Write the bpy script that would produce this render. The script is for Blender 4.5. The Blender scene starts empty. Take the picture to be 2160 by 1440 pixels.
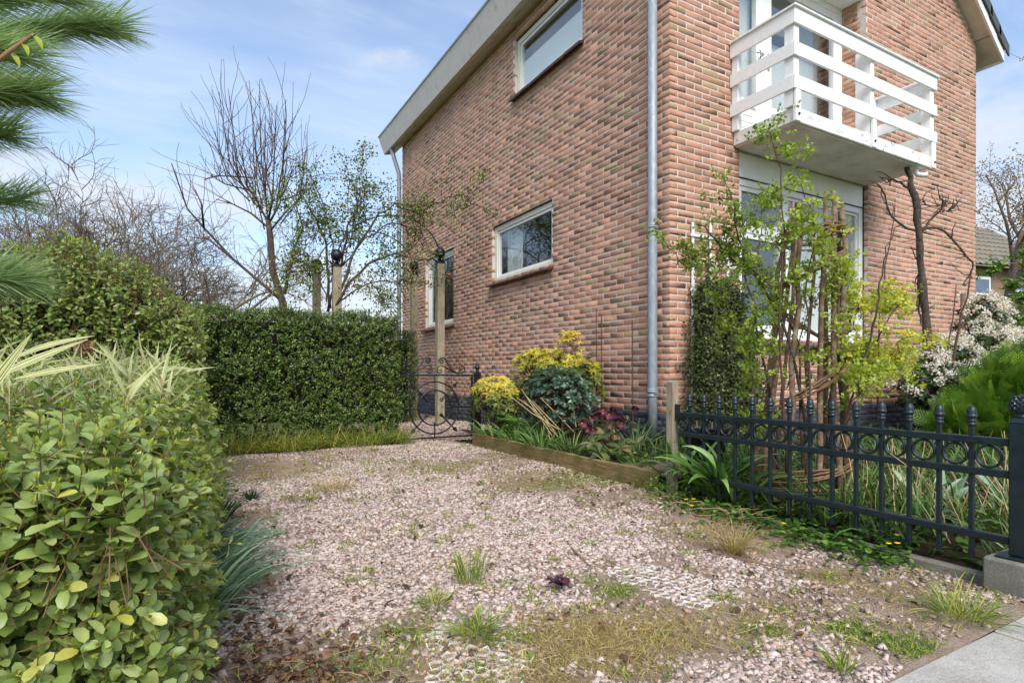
import bpy, math, random
import numpy as np
from mathutils import Vector, Matrix

rng = np.random.default_rng(11)
random.seed(11)
SC = bpy.context.scene
COL = SC.collection
R = math.radians
PI = math.pi

# ------------------------------------------------------------------ camera
YAW = R(29.5)
CAM_H = 0.80
cam_d = bpy.data.cameras.new('camera')
cam = bpy.data.objects.new('camera', cam_d)
COL.objects.link(cam)
cam.location = (0, 0, CAM_H)
cam.rotation_euler = (R(90), 0, -YAW)
cam_d.sensor_width = 36
cam_d.lens = 20.0
cam_d.shift_y = 65 / 2160
cam_d.clip_start = 0.02
cam_d.clip_end = 2000
SC.camera = cam

# ------------------------------------------------------------------ sky, sun, exposure
SUN_EL, SUN_AZ = R(44), R(201)           # azimuth clockwise from +Y
world = bpy.data.worlds.new('World')
SC.world = world
world.use_nodes = True
nt = world.node_tree
nt.nodes.clear()
N = nt.nodes.new
L = nt.links.new
w_out = N('ShaderNodeOutputWorld')
w_bg = N('ShaderNodeBackground')
w_sky = N('ShaderNodeTexSky')
w_sky.sky_type = 'NISHITA'
w_sky.sun_disc = False
w_sky.sun_elevation = SUN_EL
w_sky.sun_rotation = SUN_AZ
w_sky.air_density = 1.0
w_sky.dust_density = 0.6
w_sky.ozone_density = 1.8
w_tc = N('ShaderNodeTexCoord')
w_sep = N('ShaderNodeSeparateXYZ')
L(w_tc.outputs['Generated'], w_sep.inputs[0])
def wmath(op, a, b=None, clamp=False):
    n = N('ShaderNodeMath'); n.operation = op; n.use_clamp = clamp
    for i, v in enumerate((a, b)):
        if v is None: continue
        if isinstance(v, (int, float)): n.inputs[i].default_value = v
        else: L(v, n.inputs[i])
    return n.outputs[0]
zc = wmath('ADD', wmath('MAXIMUM', w_sep.outputs[2], 0.0), 0.22)
cmb = N('ShaderNodeCombineXYZ')
L(wmath('DIVIDE', w_sep.outputs[0], zc), cmb.inputs[0])
L(wmath('DIVIDE', w_sep.outputs[1], zc), cmb.inputs[1])
def cloud(scale, stretch, rot, lo, hi, detail, rough, off):
    mp = N('ShaderNodeMapping'); mp.inputs['Scale'].default_value = stretch
    mp.inputs['Rotation'].default_value = (0, 0, rot); mp.inputs['Location'].default_value = off
    L(cmb.outputs[0], mp.inputs[0])
    ns = N('ShaderNodeTexNoise'); ns.inputs['Scale'].default_value = scale
    ns.inputs['Detail'].default_value = detail; ns.inputs['Roughness'].default_value = rough
    ns.inputs['Distortion'].default_value = 0.35
    L(mp.outputs[0], ns.inputs['Vector'])
    mr = N('ShaderNodeMapRange'); mr.interpolation_type = 'SMOOTHSTEP'
    mr.inputs[1].default_value = lo; mr.inputs[2].default_value = hi
    L(ns.outputs[0], mr.inputs[0])
    return mr.outputs[0]
veil = cloud(1.1, (1.0, 1.9, 1), R(35), 0.20, 0.66, 6, 0.6, (3.1, 1.7, 0))
streak = cloud(2.6, (0.8, 3.4, 1), R(42), 0.42, 0.78, 8, 0.62, (0.4, 5.2, 0))
# cumulus banks low over the horizon, in direction space
mpc = N('ShaderNodeMapping'); mpc.inputs['Scale'].default_value = (1, 1, 2.2)
mpc.inputs['Location'].default_value = (2.3, 0.4, 0)
L(w_tc.outputs['Generated'], mpc.inputs[0])
nsc = N('ShaderNodeTexNoise'); nsc.inputs['Scale'].default_value = 3.2; nsc.inputs['Detail'].default_value = 9
nsc.inputs['Roughness'].default_value = 0.55
L(mpc.outputs[0], nsc.inputs['Vector'])
low = N('ShaderNodeMapRange'); low.inputs[1].default_value = 0.62; low.inputs[2].default_value = 0.05
L(w_sep.outputs[2], low.inputs[0])
cthr = wmath('ADD', nsc.outputs[0], wmath('MULTIPLY', low.outputs[0], 0.22))
mrc = N('ShaderNodeMapRange'); mrc.interpolation_type = 'SMOOTHSTEP'
mrc.inputs[1].default_value = 0.60; mrc.inputs[2].default_value = 0.78
L(cthr, mrc.inputs[0])
thin = wmath('MULTIPLY', wmath('ADD', wmath('MULTIPLY', veil, 0.75), wmath('MULTIPLY', streak, 0.40), True), 0.70)
cmix1 = N('ShaderNodeMix'); cmix1.data_type = 'RGBA'
cmix1.inputs[7].default_value = (3.0, 3.55, 4.35, 1)
L(thin, cmix1.inputs[0]); L(w_sky.outputs[0], cmix1.inputs[6])
cmix2 = N('ShaderNodeMix'); cmix2.data_type = 'RGBA'
cmix2.inputs[7].default_value = (3.35, 3.55, 3.9, 1)
L(wmath('MULTIPLY', mrc.outputs[0], 0.85), cmix2.inputs[0]); L(cmix1.outputs[2], cmix2.inputs[6])
L(cmix2.outputs[2], w_bg.inputs[0])
w_bg.inputs[1].default_value = 0.13
L(w_bg.outputs[0], w_out.inputs[0])

sun_d = bpy.data.lights.new('sun', 'SUN')
sun_d.energy = 2.0
sun_d.angle = R(34)
sun_d.color = (1.0, 0.95, 0.88)
sun = bpy.data.objects.new('sun', sun_d)
COL.objects.link(sun)
sdir = Vector((math.sin(SUN_AZ) * math.cos(SUN_EL), math.cos(SUN_AZ) * math.cos(SUN_EL), math.sin(SUN_EL)))
sun.rotation_euler = sdir.to_track_quat('Z', 'Y').to_euler()
sun.location = sdir * 50

vs = SC.view_settings
vs.view_transform = 'Standard'
vs.look = 'None'
vs.exposure = 0.95
vs.gamma = 1.0
vs.use_curve_mapping = False
SC.cycles.max_bounces = 5
SC.cycles.adaptive_threshold = 0.02
SC.cycles.diffuse_bounces = 4
SC.cycles.transparent_max_bounces = 12
SC.cycles.caustics_reflective = False
SC.cycles.caustics_refractive = False

# ------------------------------------------------------------------ material helpers
def srgb(r, g, b):
    f = lambda c: (c / 12.92 if c <= 0.04045 else ((c + 0.055) / 1.055) ** 2.4)
    return (f(r / 255), f(g / 255), f(b / 255), 1)

class NT:
    def __init__(s, name):
        s.m = bpy.data.materials.new(name); s.m.use_nodes = True
        s.t = s.m.node_tree; s.t.nodes.clear()
        s.out = s.t.nodes.new('ShaderNodeOutputMaterial')
    def n(s, kind, **kw):
        x = s.t.nodes.new(kind)
        for k, v in kw.items(): setattr(x, k, v)
        return x
    def l(s, a, b): s.t.links.new(a, b)
    def setv(s, sock, v):
        if hasattr(v, 'links') or isinstance(v, bpy.types.NodeSocket): s.l(v, sock)
        else: sock.default_value = v
    def pos(s): return s.n('ShaderNodeNewGeometry').outputs['Position']
    def attr(s, a='tint'):
        return s.n('ShaderNodeAttribute', attribute_name=a).outputs['Fac']
    def noise(s, scale, detail=4, rough=0.55, vec=None, stretch=None, dist=0.0):
        v = vec if vec is not None else s.pos()
        if stretch:
            mp = s.n('ShaderNodeMapping'); mp.inputs['Scale'].default_value = stretch
            s.l(v, mp.inputs[0]); v = mp.outputs[0]
        x = s.n('ShaderNodeTexNoise'); x.inputs['Scale'].default_value = scale
        x.inputs['Detail'].default_value = detail; x.inputs['Roughness'].default_value = rough
        x.inputs['Distortion'].default_value = dist
        s.l(v, x.inputs['Vector'])
        return x.outputs[0]
    def ramp(s, fac, stops, interp='LINEAR'):
        r = s.n('ShaderNodeValToRGB'); r.color_ramp.interpolation = interp
        e = r.color_ramp.elements
        while len(e) < len(stops): e.new(0.5)
        for i, (p, c) in enumerate(stops):
            e[i].position = p; e[i].color = c if len(c) == 4 else (*c, 1)
        s.l(fac, r.inputs[0]); return r.outputs[0]
    def rng(s, v, a, b, c=0., d=1.):
        m = s.n('ShaderNodeMapRange')
        m.inputs[1].default_value = a; m.inputs[2].default_value = b
        m.inputs[3].default_value = c; m.inputs[4].default_value = d
        s.l(v, m.inputs[0]); return m.outputs[0]
    def mix(s, f, a, b, mode='MIX'):
        m = s.n('ShaderNodeMix', data_type='RGBA', blend_type=mode)
        s.setv(m.inputs[0], f); s.setv(m.inputs[6], a); s.setv(m.inputs[7], b)
        return m.outputs[2]
    def math(s, op, a, b=0.0, clamp=False):
        m = s.n('ShaderNodeMath', operation=op, use_clamp=clamp)
        s.setv(m.inputs[0], a); s.setv(m.inputs[1], b); return m.outputs[0]
    def bump(s, h, strength=0.3, dist=0.01):
        b = s.n('ShaderNodeBump'); b.inputs['Strength'].default_value = strength
        b.inputs['Distance'].default_value = dist
        s.l(h, b.inputs['Height']); return b.outputs[0]
    def bsdf(s, color, rough=0.7, metal=0.0, normal=None, spec=0.5, coat=0.0):
        p = s.n('ShaderNodeBsdfPrincipled')
        s.setv(p.inputs['Base Color'], color); s.setv(p.inputs['Roughness'], rough)
        s.setv(p.inputs['Metallic'], metal); p.inputs['Specular IOR Level'].default_value = spec
        p.inputs['Coat Weight'].default_value = coat
        if normal is not None: s.l(normal, p.inputs['Normal'])
        return p.outputs[0]
    def done(s, shader):
        s.l(shader, s.out.inputs[0]); return s.m

MATS = {}
def leaf_mat(name, stops, rough=0.42, trans=0.28, spec=0.5, vein=0.0, blotch=None):
    m = NT(name)
    c = m.ramp(m.attr(), stops)
    nz = m.noise(60, 3)
    c = m.mix(m.rng(nz, 0.3, 0.75, 0.0, 0.35), c, (0.02, 0.03, 0.01, 1), 'MULTIPLY') if False else m.mix(0.22, c, m.ramp(nz, [(0.3, (0.45, 0.5, 0.4)), (0.7, (1.3, 1.25, 1.1))]), 'MULTIPLY')
    if blotch:
        b = m.noise(28, 2)
        c = m.mix(m.rng(b, 0.66, 0.74), c, blotch)
    p = m.bsdf(c, rough, spec=spec)
    if trans > 0:
        t = m.n('ShaderNodeBsdfTranslucent')
        m.l(m.mix(0.5, c, (1.0, 1.0, 0.35, 1), 'MULTIPLY'), t.inputs[0])
        x = m.n('ShaderNodeMixShader'); x.inputs[0].default_value = trans
        m.l(p, x.inputs[1]); m.l(t.outputs[0], x.inputs[2])
        p = x.outputs[0]
    MATS[name] = m.done(p)
    return MATS[name]

def plain_mat(name, col, rough=0.6, metal=0.0, var=0.25, scale=14, bump=0.0, bscale=60, spec=0.5, dirt=None, dscale=5, dlo=0.5, dhi=0.75, stretch=None):
    m = NT(name)
    nz = m.noise(scale, 5, 0.6, stretch=stretch)
    dark = tuple(c * (1 - var) for c in col[:3]); lite = tuple(min(1, c * (1 + var)) for c in col[:3])
    c = m.ramp(nz, [(0.3, dark), (0.7, lite)])
    if dirt:
        d = m.noise(dscale, 6, 0.65)
        c = m.mix(m.rng(d, dlo, dhi), c, dirt)
    nb = m.bump(m.noise(bscale, 4, 0.6, stretch=stretch), bump, 0.01) if bump else None
    MATS[name] = m.done(m.bsdf(c, rough, metal, nb, spec))
    return MATS[name]

# ------------------------------------------------------------------ mesh helpers
class MB:
    def __init__(s): s.v = []; s.f = []; s.t = []
    def add(s, vs, fs, tint=None):
        o = len(s.v); s.v += [tuple(map(float, p)) for p in vs]
        s.f += [tuple(i + o for i in f) for f in fs]
        s.t += [0.5 if tint is None else tint] * len(fs)
        return s
    def box(s, x0, x1, y0, y1, z0, z1, tint=None):
        v = [(x, y, z) for z in (z0, z1) for y in (y0, y1) for x in (x0, x1)]
        return s.add(v, [(0, 2, 3, 1), (4, 5, 7, 6), (0, 1, 5, 4), (2, 6, 7, 3), (0, 4, 6, 2), (1, 3, 7, 5)], tint)
    def bbox(s, x0, x1, y0, y1, z0, z1, b=0.004, tint=None):
        """box with chamfered edges"""
        X, Y, Z = (x0, x1), (y0, y1), (z0, z1)
        vs = []; idx = {}
        for i in (0, 1):
            for j in (0, 1):
                for k in (0, 1):
                    si, sj, sk = (1, -1)[i], (1, -1)[j], (1, -1)[k]
                    for a in range(3):
                        p = [X[i] + si * b, Y[j] + sj * b, Z[k] + sk * b]
                        p[a] = (X[i], Y[j], Z[k])[a]
                        idx[(i, j, k, a)] = len(vs); vs.append(tuple(p))
        F = []
        g = lambda i, j, k, a: idx[(i, j, k, a)]
        for a in range(3):
            for sgn in (0, 1):
                c = []
                for (p, q) in ((0, 0), (1, 0), (1, 1), (0, 1)):
                    ijk = [0, 0, 0]; ijk[a] = sgn; ijk[(a + 1) % 3] = p; ijk[(a + 2) % 3] = q
                    c.append(g(*ijk, a))
                F.append(tuple(c if sgn else c[::-1]))
        for a in range(3):                      # edges along axis a
            b1, b2 = (a + 1) % 3, (a + 2) % 3
            for p in (0, 1):
                for q in (0, 1):
                    e = [0, 0, 0]; e[b1] = p; e[b2] = q
                    e0 = list(e); e0[a] = 0; e1 = list(e); e1[a] = 1
                    fc = (g(*e0, b1), g(*e1, b1), g(*e1, b2), g(*e0, b2))
                    F.append(fc if p != q else fc[::-1])
        for i in (0, 1):
            for j in (0, 1):
                for k in (0, 1):
                    fc = (g(i, j, k, 0), g(i, j, k, 1), g(i, j, k, 2))
                    F.append(fc if (i + j + k) % 2 else fc[::-1])
        return s.add(vs, F, tint)
    def tube(s, pts, rad, n=6, cap=True, tint=None, flat=1.0):
        P = np.asarray(pts, float); m = len(P)
        rad = np.full(m, rad) if np.isscalar(rad) else np.asarray(rad, float)
        T = np.gradient(P, axis=0); T /= np.linalg.norm(T, axis=1)[:, None] + 1e-12
        u = np.cross(T[0], (0, 0, 1.0))
        if np.linalg.norm(u) < 1e-3: u = np.array((1.0, 0, 0))
        vs = []
        for i in range(m):
            u = u - T[i] * np.dot(u, T[i]); u /= np.linalg.norm(u) + 1e-12
            w = np.cross(T[i], u)
            for k in range(n):
                a = 2 * PI * k / n
                vs.append(P[i] + rad[i] * (math.cos(a) * u + flat * math.sin(a) * w))
        F = [(i * n + k, i * n + (k + 1) % n, (i + 1) * n + (k + 1) % n, (i + 1) * n + k) for i in range(m - 1) for k in range(n)]
        if cap:
            F.append(tuple(range(n))[::-1]); F.append(tuple((m - 1) * n + k for k in range(n)))
        return s.add(vs, F, tint)
    def lathe(s, prof, c, n=14, tint=None, axis='z', flute=0.0, nf=0):
        """prof: (radius, height) list"""
        vs = []
        for (r, h) in prof:
            for k in range(n):
                a = 2 * PI * k / n
                rr = r * (1 + flute * (0.5 if k % 2 else -0.5)) if flute else r
                p = (rr * math.cos(a), rr * math.sin(a), h)
                if axis == 'y': p = (p[0], h, p[1])
                if axis == 'x': p = (h, p[0], p[1])
                vs.append((c[0] + p[0], c[1] + p[1], c[2] + p[2]))
        m = len(prof)
        F = [(i * n + k, i * n + (k + 1) % n, (i + 1) * n + (k + 1) % n, (i + 1) * n + k) for i in range(m - 1) for k in range(n)]
        F.append(tuple(range(n))[::-1]); F.append(tuple((m - 1) * n + k for k in range(n)))
        return s.add(vs, F, tint)
    def prism(s, poly, axis, a0, a1, tint=None):
        """extrude 2-D poly along axis (0 x: poly=(y,z); 1 y: poly=(x,z); 2 z: poly=(x,y))"""
        def mk(p, a):
            return (a, p[0], p[1]) if axis == 0 else (p[0], a, p[1]) if axis == 1 else (p[0], p[1], a)
        n = len(poly)
        vs = [mk(p, a0) for p in poly] + [mk(p, a1) for p in poly]
        F = [tuple(range(n))[::-1], tuple(range(n, 2 * n))] + [(i, (i + 1) % n, n + (i + 1) % n, n + i) for i in range(n)]
        return s.add(vs, F, tint)
    def mesh(s, name, smooth=False):
        me = bpy.data.meshes.new(name); me.from_pydata(s.v, [], s.f)
        a = me.attributes.new('tint', 'FLOAT', 'FACE'); a.data.foreach_set('value', np.asarray(s.t, np.float32))
        if smooth: me.polygons.foreach_set('use_smooth', [True] * len(me.polygons))
        me.update(); return me

def mesh_np(name, V, F, tint=None, smooth=False):
    V = np.ascontiguousarray(V, np.float32).reshape(-1, 3); F = np.ascontiguousarray(F, np.int32)
    k = F.shape[1]
    me = bpy.data.meshes.new(name)
    me.vertices.add(len(V)); me.vertices.foreach_set('co', V.ravel())
    me.loops.add(F.size); me.loops.foreach_set('vertex_index', F.ravel())
    me.polygons.add(len(F)); me.polygons.foreach_set('loop_start', np.arange(0, F.size, k, dtype=np.int32))
    me.polygons.foreach_set('loop_total', np.full(len(F), k, np.int32))
    if smooth: me.polygons.foreach_set('use_smooth', np.ones(len(F), bool))
    if tint is not None:
        a = me.attributes.new('tint', 'FLOAT', 'FACE'); a.data.foreach_set('value', np.ascontiguousarray(tint, np.float32))
    me.update(calc_edges=True); me.validate(clean_customdata=False)
    return me

WL = {}                                        # world offset of every object
def link(name, data, parent=None, off=(0, 0, 0), mat=None):
    o = bpy.data.objects.new(name, data); COL.objects.link(o)
    off = Vector(off); WL[o] = off
    if parent is not None:
        o.parent = parent; o.location = off - WL[parent]
    else: o.location = off
    if mat is not None and data is not None and not data.materials: data.materials.append(mat)
    return o
def tag(o, label=None, cat=None, group=None, kind=None):
    if label: o['label'] = label
    if cat: o['category'] = cat
    if group: o['group'] = group
    if kind: o['kind'] = kind
    return o
def thing(name, loc, label, cat, group=None):
    return tag(link(name, None, None, loc), label, cat, group)
def part(name, mb, mat, parent, smooth=False, kind=None):
    me = mb.mesh(name, smooth) if isinstance(mb, MB) else mb
    o = link(name, me, parent, (0, 0, 0), mat)
    if kind: o['kind'] = kind
    return o
def struct(name, mb, mat, parent=None, smooth=False):
    o = part(name, mb, mat, parent, smooth)
    if parent is None: o['kind'] = 'structure'
    return o

# camera frame for sizing decisions only (which leaves / bricks are largest in view)
FWD = np.array((math.sin(YAW), math.cos(YAW), 0)); RGT = np.array((math.cos(YAW), -math.sin(YAW), 0))
EYE = np.array((0, 0, CAM_H))
def in_view(P):
    d = P - EYE; f = d @ FWD; r = d @ RGT
    f_ = np.maximum(f, 1e-3)
    px = 1080 + 1200 * r / f_; py = 785 - 1200 * d[:, 2] / f_
    return (f > 0.1) & (px > 5) & (px < 2155) & (py > 5) & (py < 1435), f

# ---- leaves
def leaf_template(w=0.5, fold=0.12, curl=0.15, rows=((0.28, 0.85), (0.62, 0.95)), twist=0.0):
    """unit-length leaf along +Y, normal +Z; w = width/length"""
    vs = [(0, 0, 0)]
    for (t, k) in rows:
        h = w * 0.5 * k; z = curl * (t - t * t) * 2 - curl * t
        vs += [(-h, t, z + fold * h), (0, t, z), (h, t, z + fold * h)]
    vs.append((0, 1, -curl))
    F = [(0, 2, 1), (0, 3, 2)]
    m = len(rows)
    for i in range(m - 1):
        a = 1 + 3 * i; b = a + 3
        F += [(a, a + 1, b + 1), (a, b + 1, b), (a + 1, a + 2, b + 2), (a + 1, b + 2, b + 1)]
    a = 1 + 3 * (m - 1); e = len(vs) - 1
    F += [(a, a + 1, e), (a + 1, a + 2, e)]
    return np.array(vs, float), np.array(F, int)

def unit(v): return v / (np.linalg.norm(v, axis=-1, keepdims=True) + 1e-12)
def frames(d, up):
    """rotation matrices whose columns are side, d, normal"""
    d = unit(d); s_ = unit(np.cross(d, up)); n = np.cross(s_, d)
    return np.stack([s_, d, n], axis=-1)
def rand_dirs(n):
    v = rng.normal(size=(n, 3)); return unit(v)

def scatter(T, pos, Rm, sc, tint):
    Vt, Ft = T
    n = len(pos); k = len(Vt)
    sc = np.asarray(sc, float); sc = sc[:, None] if sc.ndim == 1 else sc
    V = np.einsum('nij,nkj->nki', Rm, Vt[None] * sc[:, None, :]) + pos[:, None, :]
    F = Ft[None] + (np.arange(n) * k)[:, None, None]
    return V.reshape(-1, 3), F.reshape(-1, Ft.shape[1]), np.repeat(tint, len(Ft))

def foliage(parent, name, T, pos, Rm, sc, tint, mat, singles=300, mass_name='foliage', prefer=None, smooth=True):
    """the `singles` leaves that show largest become objects of their own, the rest one stuff part"""
    pos = np.asarray(pos); sc = np.asarray(sc, float); tint = np.clip(np.asarray(tint, float), 0.01, 0.99)
    n = len(pos); pick = np.zeros(n, bool)
    if singles:
        vis, f = in_view(pos)
        size = np.where(vis, (sc if sc.ndim == 1 else sc[:, 1]) / np.maximum(f, 0.05), -1)
        if prefer is not None: size = np.where(vis, size * prefer, -1)
        order = np.argsort(-size)[:singles]
        pick[order[size[order] > 0]] = True
        Q = 8
        cache = {}
        off = WL[parent]
        for i in np.nonzero(pick)[0]:
            q = int(tint[i] * Q)
            if q not in cache:
                me = mesh_np(name, T[0], T[1], np.full(len(T[1]), (q + 0.5) / Q), smooth); me.materials.append(mat); cache[q] = me
            o = bpy.data.objects.new(name, cache[q]); COL.objects.link(o); o.parent = parent
            s_ = sc[i] if sc.ndim > 1 else np.full(3, sc[i])
            M = np.eye(4); M[:3, :3] = Rm[i] * s_[None, :]; M[:3, 3] = pos[i] - np.array(off)
            o.matrix_local = Matrix(M.tolist())
    rest = ~pick
    if rest.any():
        V, F, t = scatter(T, pos[rest], Rm[rest], sc[rest], tint[rest])
        part(mass_name, mesh_np(mass_name, V, F, t, smooth), mat, parent, kind='stuff')

def tubes_np(polys, rads, n=4, tint=None):
    """many polylines -> one quad mesh (V,F,tint)"""
    Vs = []; Fs = []; ts = []; o = 0
    ang = np.arange(n) * 2 * PI / n; ca, sa = np.cos(ang), np.sin(ang)
    for j, (P, r) in enumerate(zip(polys, rads)):
        P = np.asarray(P, float); m = len(P)
        r = np.full(m, r) if np.isscalar(r) else np.asarray(r, float)
        T = unit(np.gradient(P, axis=0))
        a = np.array((0.31, 0.22, 0.92)) if abs(T[0, 2]) < 0.8 else np.array((0.9, 0.3, 0.1))
        u = unit(np.cross(T, a)); w = np.cross(T, u)
        ring = P[:, None] + r[:, None, None] * (ca[None, :, None] * u[:, None] + sa[None, :, None] * w[:, None])
        Vs.append(ring.reshape(-1, 3))
        i = np.arange(m - 1)[:, None]; k = np.arange(n)[None]
        k2 = (k + 1) % n
        q = np.stack([i * n + k, i * n + k2, (i + 1) * n + k2, (i + 1) * n + k], -1).reshape(-1, 4) + o
        Fs.append(q); ts.append(np.full(len(q), 0.5 if tint is None else tint[j])); o += m * n
    return np.concatenate(Vs), np.concatenate(Fs), np.concatenate(ts)

def wander(p, d, L_, n, jit=0.15, up=0.0, grav=0.0):
    """a crooked twig: polyline of n+1 points"""
    p = np.array(p, float); d = np.array(d, float); d /= np.linalg.norm(d)
    out = [p.copy()]
    for i in range(n):
        d = d + rng.normal(size=3) * jit + np.array((0, 0, up - grav)); d /= np.linalg.norm(d)
        p = p + d * L_ / n; out.append(p.copy())
    return np.array(out)

def blades(n, base, dirs, length, width, droop, seg=5, fold=0.25, tint=None, tw=0.3):
    """grass-like strap blades -> V,F,t ; base (n,3), dirs (n,3) initial direction, droop bends them down"""
    base = np.asarray(base, float); d = unit(np.asarray(dirs, float))
    length = np.broadcast_to(length, n); width = np.broadcast_to(width, n); droop = np.broadcast_to(droop, n)
    tint = rng.random(n) if tint is None else np.broadcast_to(tint, n)
    P = base.copy(); rows = []
    side0 = unit(np.cross(d, np.array((0, 0, 1.0))) + rng.normal(size=(n, 3)) * tw)
    for i in range(seg + 1):
        t = i / seg
        side = unit(side0 - d * np.sum(side0 * d, 1, keepdims=True))
        nrm = np.cross(side, d)
        wprof = (0.55 + 0.9 * t) if t < 0.5 else 1.0 * (1 - ((t - 0.5) / 0.5) ** 2.2)
        w = (width * max(wprof, 0.04) * 0.5)[:, None]
        rows += [P - side * w + nrm * w * fold, P.copy(), P + side * w + nrm * w * fold]
        d = unit(d + np.array((0, 0, -1.0)) * (droop * (0.35 + 1.3 * t) / seg)[:, None] * 2)
        P = P + d * (length / seg)[:, None]
    V = np.stack(rows, 1)                       # n, 3*(seg+1), 3
    f = []
    for i in range(seg):
        a = 3 * i; b = a + 3
        f += [(a, a + 1, b + 1, b), (a + 1, a + 2, b + 2, b + 1)]
    F = (np.array(f)[None] + (np.arange(n) * 3 * (seg + 1))[:, None, None])
    return V, F, tint, np.array(f)

def blade_parts(parent, name, n, base, dirs, length, width, droop, mat, tint=None, singles=True, mass='blades', **kw):
    V, F, t, f = blades(n, base, dirs, length, width, droop, tint=tint, **kw)
    if singles:
        for i in range(n):
            part(name, mesh_np(name, V[i], f, np.full(len(f), t[i]), True), mat, parent)
    else:
        part(mass, mesh_np(mass, V.reshape(-1, 3), F.reshape(-1, 4), np.repeat(t, len(f)), True), mat, parent, kind='stuff')
# ------------------------------------------------------------------ building materials
def brick_material(name, stops, bump=0.5, dirt=True):
    m = NT(name)
    c = m.ramp(m.attr(), stops)
    n1 = m.noise(38, 6, 0.7)
    c = m.mix(0.55, c, m.ramp(n1, [(0.25, (0.62, 0.6, 0.58)), (0.5, (1, 1, 1)), (0.75, (1.22, 1.2, 1.16))]), 'MULTIPLY')
    sp = m.noise(210, 2, 0.5)
    c = m.mix(m.rng(sp, 0.68, 0.75, 0, 0.7), c, (0.06, 0.04, 0.035, 1))
    big = m.noise(0.9, 4, 0.6)
    c = m.mix(0.35, c, m.ramp(big, [(0.3, (0.78, 0.76, 0.76)), (0.7, (1.12, 1.1, 1.06))]), 'MULTIPLY')
    st = m.noise(3.0, 5, 0.65, stretch=(1, 1, 0.12))
    c = m.mix(0.4, c, m.ramp(st, [(0.35, (0.7, 0.68, 0.66)), (0.6, (1.05, 1.05, 1.05))]), 'MULTIPLY')
    wh = m.noise(7.0, 5, 0.75)
    c = m.mix(m.rng(wh, 0.74, 0.86, 0, 0.2), c, (0.55, 0.5, 0.46, 1))
    h = m.math('ADD', m.noise(120, 4, 0.7), m.math('MULTIPLY', m.noise(420, 2), 0.5))
    MATS[name] = m.done(m.bsdf(c, 0.88, normal=m.bump(h, bump, 0.004), spec=0.25))
brick_material('brick', [(0.0, srgb(160, 122, 102)), (0.18, srgb(174, 130, 108)), (0.38, srgb(186, 140, 117)), (0.6, srgb(194, 146, 122)),
                         (0.74, srgb(170, 132, 106)), (0.86, srgb(178, 146, 112)), (1.0, srgb(188, 158, 122))])
brick_material('plinth_brick', [(0.0, srgb(70, 72, 80)), (1.0, srgb(92, 94, 102))], 0.35)
def mortar_material(name, col):
    m = NT(name)
    c = m.ramp(m.noise(25, 6, 0.7), [(0.3, tuple(x * 0.78 for x in col[:3])), (0.7, tuple(x * 1.12 for x in col[:3]))])
    MATS[name] = m.done(m.bsdf(c, 0.95, normal=m.bump(m.noise(300, 3), 0.5, 0.003), spec=0.1))
mortar_material('mortar', srgb(216, 204, 194))
mortar_material('plinth_mortar', srgb(72, 73, 80))
plain_mat('white_paint', srgb(238, 238, 236), 0.45, var=0.05, scale=9, dirt=srgb(150, 145, 132), dscale=9, dlo=0.68, dhi=0.9)
plain_mat('balcony_paint', srgb(238, 238, 236), 0.5, var=0.06, scale=20, dirt=srgb(140, 134, 120), dscale=16, dlo=0.66, dhi=0.85, bump=0.15)
plain_mat('cream_paint', srgb(222, 218, 202), 0.42, var=0.05, scale=9, dirt=srgb(140, 134, 118), dscale=12, dlo=0.68, dhi=0.9)
plain_mat('fascia_paint', srgb(222, 212, 206), 0.5, var=0.05, scale=4, dirt=srgb(150, 142, 132), dscale=6, dlo=0.55, dhi=0.9)
plain_mat('soffit_paint', srgb(214, 207, 194), 0.6, var=0.06, scale=6, dirt=srgb(160, 150, 136), dscale=4, dlo=0.5, dhi=0.9)
plain_mat('slab_concrete', srgb(228, 226, 220), 0.8, var=0.08, scale=7, bump=0.4, bscale=40, dirt=srgb(96, 92, 82), dscale=22, dlo=0.58, dhi=0.72)
plain_mat('slab_under', srgb(232, 228, 222), 0.8, var=0.06, scale=4, bump=0.25, bscale=50, dirt=srgb(165, 158, 146), dscale=3, dlo=0.45, dhi=0.9)
plain_mat('zinc', srgb(150, 155, 160), 0.55, metal=0.3, var=0.22, scale=18, bump=0.05, stretch=(3, 3, 0.7), dirt=srgb(186, 190, 192), dscale=14, dlo=0.55, dhi=0.8)
plain_mat('sill_glaze', srgb(86, 52, 48), 0.28, var=0.3, scale=25, bump=0.1)
plain_mat('roof_tile', srgb(74, 76, 80), 0.6, var=0.2, scale=12, bump=0.3, bscale=80)
plain_mat('blind_grey', srgb(122, 128, 118), 0.8, var=0.06, scale=3)
plain_mat('window_film', srgb(240, 242, 244), 0.7, var=0.02, scale=3)
plain_mat('curtain', srgb(224, 224, 220), 0.85, var=0.06, scale=5, stretch=(6, 6, 0.3))
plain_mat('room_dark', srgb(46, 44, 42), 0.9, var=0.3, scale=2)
plain_mat('chrome', srgb(190, 192, 195), 0.25, metal=0.9, var=0.05)
plain_mat('dark_gap', srgb(40, 36, 34), 0.9, var=0.3, scale=40)
gm = NT('glass')
lw = gm.n('ShaderNodeLayerWeight'); lw.inputs[0].default_value = 0.5
class fr: outputs = [gm.math('ADD', gm.math('MULTIPLY', gm.math('POWER', lw.outputs['Facing'], 5.0), 0.8), 0.11, True)]
gl = gm.n('ShaderNodeBsdfGlossy'); gl.inputs['Roughness'].default_value = 0.0; gl.inputs['Color'].default_value = (0.95, 0.97, 1, 1)
tr = gm.n('ShaderNodeBsdfTransparent'); tr.inputs[0].default_value = (0.95, 0.97, 0.96, 1)
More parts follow.
